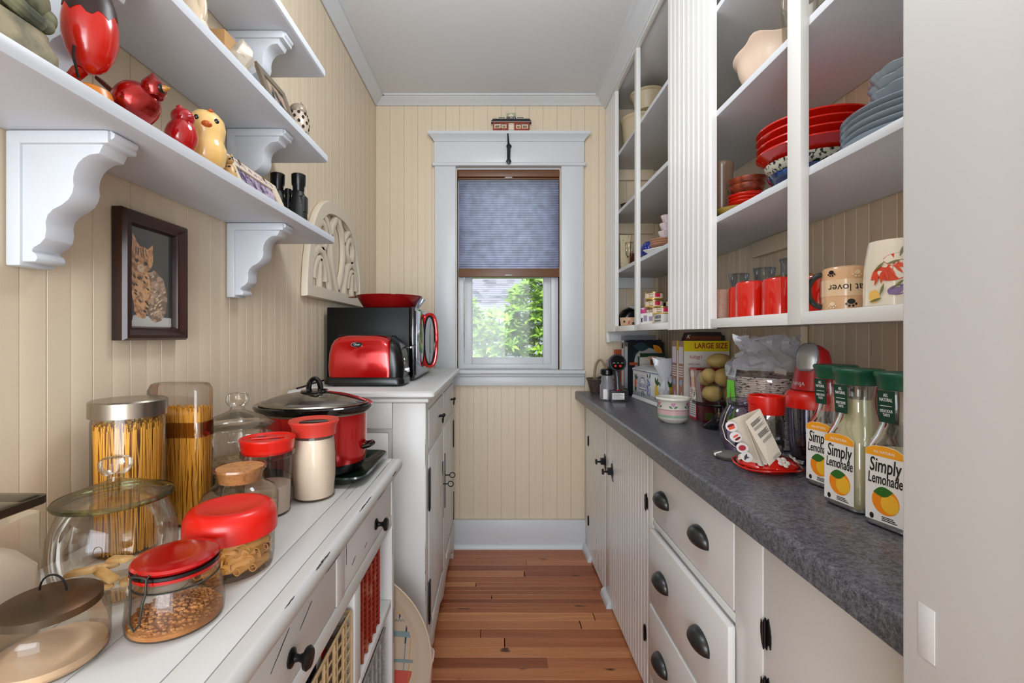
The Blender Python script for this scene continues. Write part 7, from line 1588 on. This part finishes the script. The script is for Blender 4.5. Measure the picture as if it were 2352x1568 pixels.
CG = mat('copper_glaze', '9A4A30', 0.2, coat=0.4, vcol='6A2A1C', vscale=60)
cyl('bowl', 'lower speckled copper-red bowl on the small red dishes', 'bowl', (0.770, 1.392, A2 + 0.063), bp(0.053, 0.032), CG, pn='dish')
cyl('bowl', 'upper speckled copper-red bowl, nested in its twin', 'bowl', (0.771, 1.392, A2 + 0.081), bp(0.056, 0.034), CG, pn='dish')
cyl('bowl', 'deep green bowl behind the tall tan tumbler', 'bowl', (0.870, 1.585, A2), bp(0.075, 0.075), mat('green_glaze', '3E5A22', 0.3), pn='dish')
cyl('tumbler', 'tall ribbed tan plastic tumbler on the second shelf', 'tumbler', (0.745, 1.500, A2), [(0, 0), (0.028, 0), (0.030, 0.004), (0.035, 0.185), (0.037, 0.188), (0.037, 0.204), (0.034, 0.204), (0.028, 0.008), (0, 0.008)], mat('tumbler_brown', '8E7460', 0.25, coat=0.2))
# second shelf, far bays
t = thing('vase', 'tall square cream vase painted with small flowers on the far second shelf', 'vase', (0.732, 2.590, A2))
VZ = mat('floral_cream', 'D8C8A4', 0.3, vcol='4A4A2C', vscale=38, thr=(0.66, 0.68), detail=1)
part('vessel', MB().rings([rr(0.022, 0.020, 0.006, 0, 4), rr(0.025, 0.022, 0.006, 0.01, 4), rr(0.030, 0.026, 0.008, 0.16, 4), rr(0.038, 0.034, 0.012, 0.205, 4), rr(0.034, 0.030, 0.010, 0.205, 4), rr(0.024, 0.02, 0.006, 0.16, 4)]), VZ, t)
cyl('drinking_glass', 'slim clear stemmed glass next to the flowered vase', 'glass', (0.735, 2.500, A2), [(0, 0), (0.022, 0), (0.006, 0.006), (0.005, 0.06), (0.018, 0.085), (0.022, 0.15), (0.021, 0.152)], GLASS)
single('serving_tray', 'dark red-brown wooden tray standing against the far end wall', 'tray', MB().prism([(0.70, A2), (0.955, A2), (0.955, A2 + 0.075), (0.93, A2 + 0.105), (0.88, A2 + 0.118), (0.70, A2 + 0.120)], 2.640, 2.656, 'y'), mat('cherry_wood', '5A1C10', 0.35))
cyl('vase', 'small cream bud vase between flowered vase and blue bowl', 'vase', (0.765, 2.280, A2), [(0, 0), (0.022, 0), (0.030, 0.02), (0.024, 0.045), (0.014, 0.058), (0.014, 0.066), (0.026, 0.070), (0.027, 0.088), (0.024, 0.088), (0, 0.066)], CREAM)
t = thing('bowl', 'deep blue ribbed bowl on the far second shelf', 'bowl', (0.745, 2.180, A2))
m = MB(); n = 72; R = []
for r, z, am in ((0.025, 0, 0), (0.030, 0.004, 0), (0.048, 0.03, 1), (0.052, 0.055, 0.6), (0.044, 0.075, 0), (0.028, 0.088, 0), (0.008, 0.092, 0)): R.append([((r + 0.0025 * am * math.cos(18 * a)) * math.cos(a), (r + 0.0025 * am * math.cos(18 * a)) * math.sin(a), z) for a in [i * 2 * PI / n for i in range(n)]])
part('vessel', m.rings(R), mat('royal_blue', '1A2C8C', 0.1, coat=0.6), t)
t = single('plate', 'square white dish projecting at the far second shelf front', 'plate', MB().rings([rr(0.035, 0.035, 0.004, 0, 2), rr(0.065, 0.065, 0.004, 0.028, 2), rr(0.063, 0.063, 0.004, 0.031, 2), rr(0.033, 0.033, 0.004, 0.004, 2)]), WHITEC, (0.760, 2.055, A2), rz=0.5)
zz = plates(0.760, 2.052, A2 + 0.031, 0.062, 3, 0.010, mat('terracotta_glaze', 'B08066', 0.3), ['lowest terracotta saucer on the square white dish', 'middle terracotta saucer of three', 'topmost terracotta saucer under the pink cups'], 'terracotta saucers', 'saucer', 'saucer')
for k in range(3):
    cyl('cup', ['lower pink and white cup on the terracotta saucers', 'middle pink and white cup of the little tower', 'top pink and white cup of the little tower'][k], 'cup', (0.756 + 0.004 * k, 2.035 - 0.006 * k, zz + 0.012 + 0.034 * k), [(0, 0), (0.016, 0), (0.018, 0.004), (0.028, 0.030), (0.027, 0.032), (0, 0.010)], mat('cup_pink', 'CDB4BC', 0.2, vcol='E4E0E0', vscale=40), group='pink cups stacked')
# third shelf
cyl('bowl', 'wide pinkish-cream bowl showing only its rim on the third shelf', 'bowl', (0.800, 2.150, A3), bp(0.075, 0.045), mat('blush_cream', 'CDB09A', 0.3), pn='dish')
t = single('baking_pan', 'dark brown pan tilted in the far third shelf bay', 'pan', MB().rings([[(-0.05, -0.05, 0), (0.05, -0.05, 0), (0.05, 0.10, 0), (-0.05, 0.10, 0)], [(-0.07, -0.07, 0.05), (0.07, -0.07, 0.05), (0.07, 0.12, 0.09), (-0.07, 0.12, 0.09)], [(-0.066, -0.066, 0.05), (0.066, -0.066, 0.05), (0.066, 0.116, 0.09), (-0.066, 0.116, 0.09)], [(-0.046, -0.046, 0.006), (0.046, -0.046, 0.006), (0.046, 0.096, 0.006), (-0.046, 0.096, 0.006)]]), mat('pan_brown', '3A2E20', 0.4), (0.800, 2.540, A3))
t = thing('mixing_bowl', 'large cream mixing bowl with a pouring spout on the third shelf', 'bowl', (0.812, 1.300, A3))
CB = mat('cream_plastic', 'DCC4B0', 0.3)
bwl = MB(); R = []; n = 64
for r, z in ((0.050, 0.0), (0.058, 0.004), (0.085, 0.04), (0.104, 0.088), (0.110, 0.118), (0.118, 0.123), (0.119, 0.127), (0.108, 0.124), (0.098, 0.08), (0.05, 0.008)):
    sp_ = 0.050 if z > 0.08 and r > 0.1 else 0
    R.append([((r + sp_ * math.exp(-((a - 3.75) / 0.22) ** 2) * (z / 0.16) ** 3) * math.cos(a), (r + sp_ * math.exp(-((a - 3.75) / 0.22) ** 2) * (z / 0.16) ** 3) * math.sin(a), z + (0.006 * math.exp(-((a - 3.75) / 0.22) ** 2) if z > 0.11 else 0)) for a in [i * 2 * PI / n for i in range(n)]])
part('bowl', bwl.rings(R), CB, t, angle=60)
cyl('drinking_glass', 'clear glass tumbler peeking beside the wide stile on the third shelf', 'glass', (0.725, 1.085, A3), [(0, 0), (0.032, 0), (0.034, 0.004), (0.038, 0.12), (0.039, 0.122)], GLASS)
single('dark_box', 'dark storage box barely seen atop the fourth shelf', 'box', MB().box(-0.05, 0.05, -0.06, 0.06, 0, 0.10), mat('box_charcoal', '2A2A2C', 0.5), (0.800, 1.30, A4), bevel=0.003)
cyl('drinking_glass', 'clear glass standing at the near end of the fourth shelf bay', 'glass', (0.720, 0.880, A3), [(0, 0), (0.030, 0), (0.034, 0.14), (0.035, 0.142)], GLASS)
# fourth shelf, far bay
TP = mat('beige_tub', 'C2B294', 0.35)
cyl('storage_tub', 'large beige plastic tub on the far fourth shelf', 'tub', (0.795, 2.510, A4), [(0, 0), (0.075, 0), (0.082, 0.005), (0.098, 0.175), (0.104, 0.182), (0.104, 0.194), (0.099, 0.196), (0.093, 0.17), (0.07, 0.008), (0, 0.008)], TP, pn='tub')
cyl('storage_tub', 'smaller beige tub nested on top of the large one', 'tub', (0.812, 2.430, A4 + 0.198), [(0, 0), (0.06, 0), (0.082, 0.080), (0.090, 0.086), (0.090, 0.094), (0.084, 0.094), (0.058, 0.008), (0, 0.008)], TP, pn='tub')
# ================================================================== WINDOW BLIND AND THINGS ABOVE IT
t = thing('window_blind', 'brown-edged cellular blind half drawn over the window', 'blind', (0, 0, 0))
BR = mat('blind_brown', '6A4428', 0.4)
bx0, bx1 = X(1053, 2.715), X(1284.5, 2.715)
part('headrail', MB().box(bx0 - 0.003, bx1 + 0.001, YB - 0.006, YB + 0.045, Z(407, 2.7), Z(390, 2.7)), BR, t, bevel=0.008, seg=3)
part('top_strip', MB().box(bx0, bx1, YB - 0.002, YB + 0.030, Z(412, 2.7), Z(408, 2.7)), BR, t, bevel=0.003)
def blind_mat():
    m = bpy.data.materials.new('pleated_fabric'); m.use_nodes = True
    N = m.node_tree.nodes; L = m.node_tree.links; N.remove(N['Principled BSDF'])
    out = [n for n in N if n.type == 'OUTPUT_MATERIAL'][0]
    df = N.new('ShaderNodeBsdfDiffuse'); df.inputs[0].default_value = rgb('6E6056')
    tl = N.new('ShaderNodeBsdfTranslucent'); tl.inputs[0].default_value = rgb('8E9CC4')
    tc = N.new('ShaderNodeTexCoord'); nz = N.new('ShaderNodeTexNoise'); nz.inputs['Scale'].default_value = 26; nz.inputs['Detail'].default_value = 3
    L.new(tc.outputs['Object'], nz.inputs[0])
    hs = N.new('ShaderNodeHueSaturation'); hs.inputs['Color'].default_value = rgb('DCE2F8'); mr = N.new('ShaderNodeMapRange'); mr.inputs['From Min'].default_value = 0.3; mr.inputs['From Max'].default_value = 0.7; mr.inputs['To Min'].default_value = 0.85; mr.inputs['To Max'].default_value = 1.15
    L.new(nz.outputs['Fac'], mr.inputs[0]); L.new(mr.outputs[0], hs.inputs['Value']); L.new(hs.outputs[0], tl.inputs[0])
    mx = N.new('ShaderNodeMixShader'); mx.inputs[0].default_value = 0.8
    L.new(df.outputs[0], mx.inputs[1]); L.new(tl.outputs[0], mx.inputs[2]); L.new(mx.outputs[0], out.inputs[0])
    return m
zt, zb_ = Z(412, 2.7), Z(616, 2.7); n = 38
pts = []
for i in range(2 * n + 1): pts.append((YB + (0.000 if i % 2 else 0.010), zt + (zb_ - zt) * i / (2 * n)))
m = MB(); vs = [(x, y, z) for y, z in pts for x in (bx0 + 0.004, bx1 - 0.004)]
m.add(vs, [(2 * i, 2 * i + 1, 2 * i + 3, 2 * i + 2) for i in range(2 * n)])
part('pleated_fabric', m, blind_mat(), t, angle=80)
part('bottom_rail', MB().box(bx0 + 0.002, bx1 - 0.002, YB - 0.005, YB + 0.025, Z(636, 2.7), Z(616.5, 2.7)), BR, t, bevel=0.003)
for z in (Z(408, 2.69), Z(632, 2.69)): part('pull_tab', MB().prism([(X(1168, 2.7) + a, z + b) for a, b in ((-0.026, -0.004), (0.026, -0.004), (0.018, 0.006), (-0.018, 0.006))], YB - 0.014, YB - 0.0065, 'y'), CLEARP if False else mat('tab_grey', '9A948C', 0.3), t, bevel=0.001)
# painted wooden building ornament
t = thing('shop_ornament', 'flat painted brick shop front standing on the window cornice', 'ornament', (X(1174, 2.66), 2.655, 2.4345))
k_ = 2.66 / 1045 / 11.2    # zoomed pixels to metres
def O(zx, zy): return ((zx - 712) * k_, (650 - zy) * k_)
def op(name, pts, m, y0=-0.006, y1=0.006, par=None): return part(name, MB().prism([O(*p) for p in pts], y0, y1, 'y'), m, par or t)
op('wall', [(245, 648), (245, 400), (1178, 400), (1178, 648)], mat('ornament_brick', '9A3A1C', 0.6, vcol='7A2A14', vscale=90))
op('roof', [(200, 435), (200, 385), (245, 325), (1180, 325), (1228, 385), (1228, 435), (1180, 430), (1178, 408), (245, 408), (240, 432)], mat('ornament_roof', '14141C', 0.5), -0.009, 0.006)
op('fascia', [(205, 392), (1225, 392), (1225, 408), (205, 408)], mat('ornament_fascia', 'A89A98', 0.5), -0.0098, -0.0091)
op('parapet', [(250, 325), (250, 278), (1172, 283), (1172, 325)], mat('ornament_stone', 'C8BCA0', 0.6), -0.004, 0.004)
op('sign_board', [(592, 325), (592, 180), (828, 168), (832, 325)], mat('ornament_sage', '9CA08C', 0.6), -0.005, 0.005)
op('sign_arch', [(640, 278), (650, 235), (680, 205), (710, 195), (740, 205), (768, 235), (775, 278)], mat('ornament_cream', 'DCCFB4', 0.6), -0.0058, -0.0051)
op('name_board', [(585, 325), (600, 268), (820, 268), (838, 325)], mat('ornament_navy', '1C2438', 0.5), -0.0062, -0.0052)
for a, b in ((372, 572), (850, 1048)):
    s_ = op('side_sign', [(a, 322), (a, 280), (b, 280), (b, 322)], mat('ornament_cream', 'DCCFB4'), -0.0060, -0.0045)
    op('side_letters', [(a + 15, 308), (a + 15, 286), (b - 18, 286), (b - 18, 308)], mat('ornament_navy', '1C2438'), -0.0066, -0.0061)
part('name_letters', MB().prism([O(*p) for p in ((612, 315), (622, 290), (640, 290), (625, 318))], -0.0068, -0.0063, 'y').prism([O(*p) for p in ((652, 310), (700, 285), (755, 290), (750, 312))], -0.0068, -0.0063, 'y').prism([O(*p) for p in ((775, 315), (780, 290), (800, 290), (800, 318))], -0.0068, -0.0063, 'y'), mat('ornament_cream', 'DCCFB4'), t, kind='stuff')
for (a, b, c_, d) in ((280, 448, 440, 565), (465, 452, 590, 565), (840, 458, 955, 572), (985, 452, 1140, 570)):
    w_ = op('window', [(a, d), (a, b), (c_, b), (c_, d)], mat('ornament_cream', 'DCCFB4'), -0.0072, -0.0061)
    op('awning', [(a + 4, b + 18), (a + 4, b + 2), (c_ - 4, b + 2), (c_ - 4, b + 18)], mat('ornament_navy', '1C2438'), -0.0080, -0.0073)
    op('display', [(a + 22, d - 12), (a + 22, b + 45), (c_ - 22, b + 45), (c_ - 22, d - 12)], mat('ornament_goods', 'A88A68', 0.6, vcol='4A3A2C', vscale=160), -0.0078, -0.0073)
op('door', [(640, 640), (640, 450), (670, 432), (750, 432), (790, 450), (790, 640)], mat('ornament_door', 'B8AE9C', 0.6), -0.0074, -0.0061)
op('door_pane', [(658, 600), (658, 470), (765, 470), (765, 600)], mat('ornament_cream', 'DCCFB4'), -0.0080, -0.0075)
# iron pendulum key hung on the head board
t = thing('iron_hook', 'black iron spike-shaped hook hanging over the window head board', 'hook', (X(1168, 2.64), 2.632, 2.30))
def O2(zx, zy): return ((zx - 650) * k_ * 0.99, HC - ((250 + zy / 11.2) - 771) * 2.632 / F - 2.30)
out = [(630, 628), (648, 640), (668, 880), (728, 950), (728, 980), (700, 1005), (694, 1150), (692, 1300), (718, 1335), (718, 1362), (685, 1410), (630, 1410), (585, 1362), (585, 1335), (612, 1300), (612, 1005), (592, 975), (592, 950), (622, 900), (614, 640)]
part('blade', MB().prism([O2(*p) for p in out], -0.004, 0.004, 'y'), IRON, t, bevel=0.0015)
part('hanging_pin', MB().tube([(-0.004, 0.003, O2(0, 960)[1]), (-0.004, 0.0325, O2(0, 960)[1])], 0.003, 8), IRON, t)

# ================================================================== OUTSIDE
gd = struct('ground_outside', MB().box(-12, 12, 3.2, 30, -0.9, -0.8), mat('lawn', '5A7A38', 0.9, var=0.3, vscale=3))
hs_ = thing('house', 'neighbouring house with grey shingled roof and white eaves', 'house', (0.9, 12.0, -0.8))
HY = 12.0
part('wall', MB().box(-6, 6, 0.45, 6, 0, 2.62), mat('siding_grey', '8E96A0', 0.7), hs_)
for k in range(9): part('siding_board', MB().box(-6, 6, 0.40, 0.449, 1.55 + 0.115 * k, 1.655 + 0.115 * k), mat('siding_board', 'A4ACB6', 0.6), hs_)
part('fascia', MB().box(-6.2, 6.2, -0.02, 0.03, 2.44, 2.66), mat('white_fascia', 'E4E8EE', 0.5), hs_)
part('gutter', MB().box(-6.2, 6.2, -0.12, -0.021, 2.54, 2.66), mat('white_fascia', 'E4E8EE'), hs_, bevel=0.02)
part('soffit', MB().box(-6.2, 6.2, 0.031, 0.44, 2.40, 2.44), mat('white_fascia', 'E4E8EE'), hs_)
sl_ = math.radians(33); ROOF = mat('roof_grey', '9A9CA8', 0.8)
rm = Matrix.Translation((0, -0.10, 2.665)) @ Matrix.Rotation(sl_, 4, 'X')
part('roof', MB().box(-6.3, 6.3, 0, 5.0, -0.04, 0), ROOF, hs_, M=rm)
SHM = [mat('shingle_' + h, h, 0.85, var=0.08, vscale=30) for h in ('7E808C', '686A76', '54565F')]
shm = []
for wd in (0.16, 0.22):
    for m_ in SHM: shm.append(MB().rings([[(0, 0, 0.012), (wd, 0, 0.012), (wd, 0.17, 0.002), (0, 0.17, 0.002)], [(0, 0, 0.022), (wd, 0, 0.022), (wd, 0.17, 0.006), (0, 0.17, 0.006)]]).mesh('shingle', m_))
rs = random.Random(6); cnt = 0
for row in range(15):
    x = -1.9 + rs.uniform(-0.1, 0)
    while x < 0.75 and cnt < 295:
        k = rs.choice((0, 0, 0, 1, 1, 2, 3, 3, 4)); wd = 0.16 if k < 3 else 0.22
        o = link('shingle', shm[k], hs_, None); o.matrix_local = rm @ Matrix.Translation((x, 0.125 * row, 0.0))
        x += wd + 0.004; cnt += 1
bush = thing('bush', 'bright green leafy shrub growing outside the window', 'bush', (0.20, 4.6, -0.8))
LM = mat('leaf_bright', '8FB83C', 0.45, rnd_obj=0.25, var=0.15, vscale=30); LM2 = mat('leaf_mid', '6E9A34', 0.45, rnd_obj=0.25, var=0.2, vscale=30)
def leaf_mesh(m_, ln, wd):
    r0 = [(0, 0, 0)]; L_ = []
    for i in range(1, 6):
        tt = i / 6; L_.append((ln * tt, wd * math.sin(PI * tt ** 0.8), -0.22 * ln * tt * tt))
    vs = [(0, 0, 0)] + [(x, y, z) for x, y, z in L_] + [(ln, 0, -0.24 * ln)] + [(x, -y, z) for x, y, z in L_[::-1]] + [(x, 0, z - 0.10 * y) for x, y, z in L_]
    fs = []
    n_ = 5; mid = lambda i: 12 + i
    fs.append((0, 1, mid(0))); fs.append((0, mid(0), 11))
    for i in range(4): fs.append((1 + i, 2 + i, mid(i + 1), mid(i))); fs.append((11 - i, mid(i), mid(i + 1), 10 - i))
    fs.append((5, 6, mid(4))); fs.append((6, 7, mid(4)))
    return vs, fs
LV = [leaf_mesh(None, 0.095, 0.015), leaf_mesh(None, 0.075, 0.014), leaf_mesh(None, 0.11, 0.017)]
lmesh = []
for v_, f_ in LV:
    for m_ in (LM, LM2): lmesh.append(MB().add(v_, f_).mesh('leaf', m_))
rb = random.Random(12); ros = []
blobs = [((0.16, 0.0, 2.30), (0.24, 0.30, 0.32)), ((-0.14, -0.1, 2.02), (0.26, 0.28, 0.26)), ((-0.50, 0.05, 2.12), (0.16, 0.25, 0.26)), ((-0.05, 0.0, 1.72), (0.60, 0.35, 0.36)), ((0.40, 0, 2.0), (0.30, 0.35, 0.50))]
for k in range(520):
    c_, r_ = blobs[k % 5]
    th = rb.uniform(0, 2 * PI); ph = math.asin(rb.uniform(-0.7, 1.0)); q = rb.uniform(0.8, 1.05)
    p = Vector((c_[0] + r_[0] * q * math.cos(ph) * math.cos(th), c_[1] - abs(r_[1] * q * math.cos(ph) * math.sin(th)) * (1 if rb.random() < 0.8 else -1), c_[2] + r_[2] * q * math.sin(ph)))
    ros.append(p)
rest = MB(); placed = 0
def visible(p):
    w_ = p + Vector((0.20, 4.6, -0.8)); px = 1138 + w_.x * F / w_.y; py = 771 - (w_.z - HC) * F / w_.y
    return 1080 < px < 1252 and 640 < py < 825
ros.sort(key=lambda p: p.y)
for p in ros:
    nl = rb.randint(7, 10); tilt_ = Matrix.Rotation(rb.uniform(-0.5, 0.5), 4, 'Y') @ Matrix.Rotation(rb.uniform(-0.1, 0.9), 4, 'X')
    for j in range(nl):
        M_ = Matrix.Translation(p) @ tilt_ @ Matrix.Rotation(2 * PI * j / nl + rb.uniform(-0.2, 0.2), 4, 'Z') @ Matrix.Rotation(-rb.uniform(0.2, 0.9), 4, 'Y') @ Matrix.Scale(rb.uniform(0.75, 1.1), 4)
        k = rb.randrange(6)
        if visible(p) and placed < 290:
            link('leaf', lmesh[k], bush, M=M_); placed += 1
        else:
            rest.mi(k % 2).tr(M_).add(*LV[k // 2])
rest.tr(None)
part('foliage', rest, [LM, LM2], bush, kind='stuff')
st = MB()
for k in range(22):
    p = ros[rb.randrange(len(ros))]; st.tube([(rb.uniform(-0.2, 0.3), 0.1, 0.0), tuple(Vector((p.x * 0.5, 0.1, p.z * 0.5))), tuple(p)], [0.014, 0.009, 0.004], 5)
part('branches', st, mat('bark', '6A5A4A', 0.8), bush, kind='stuff')
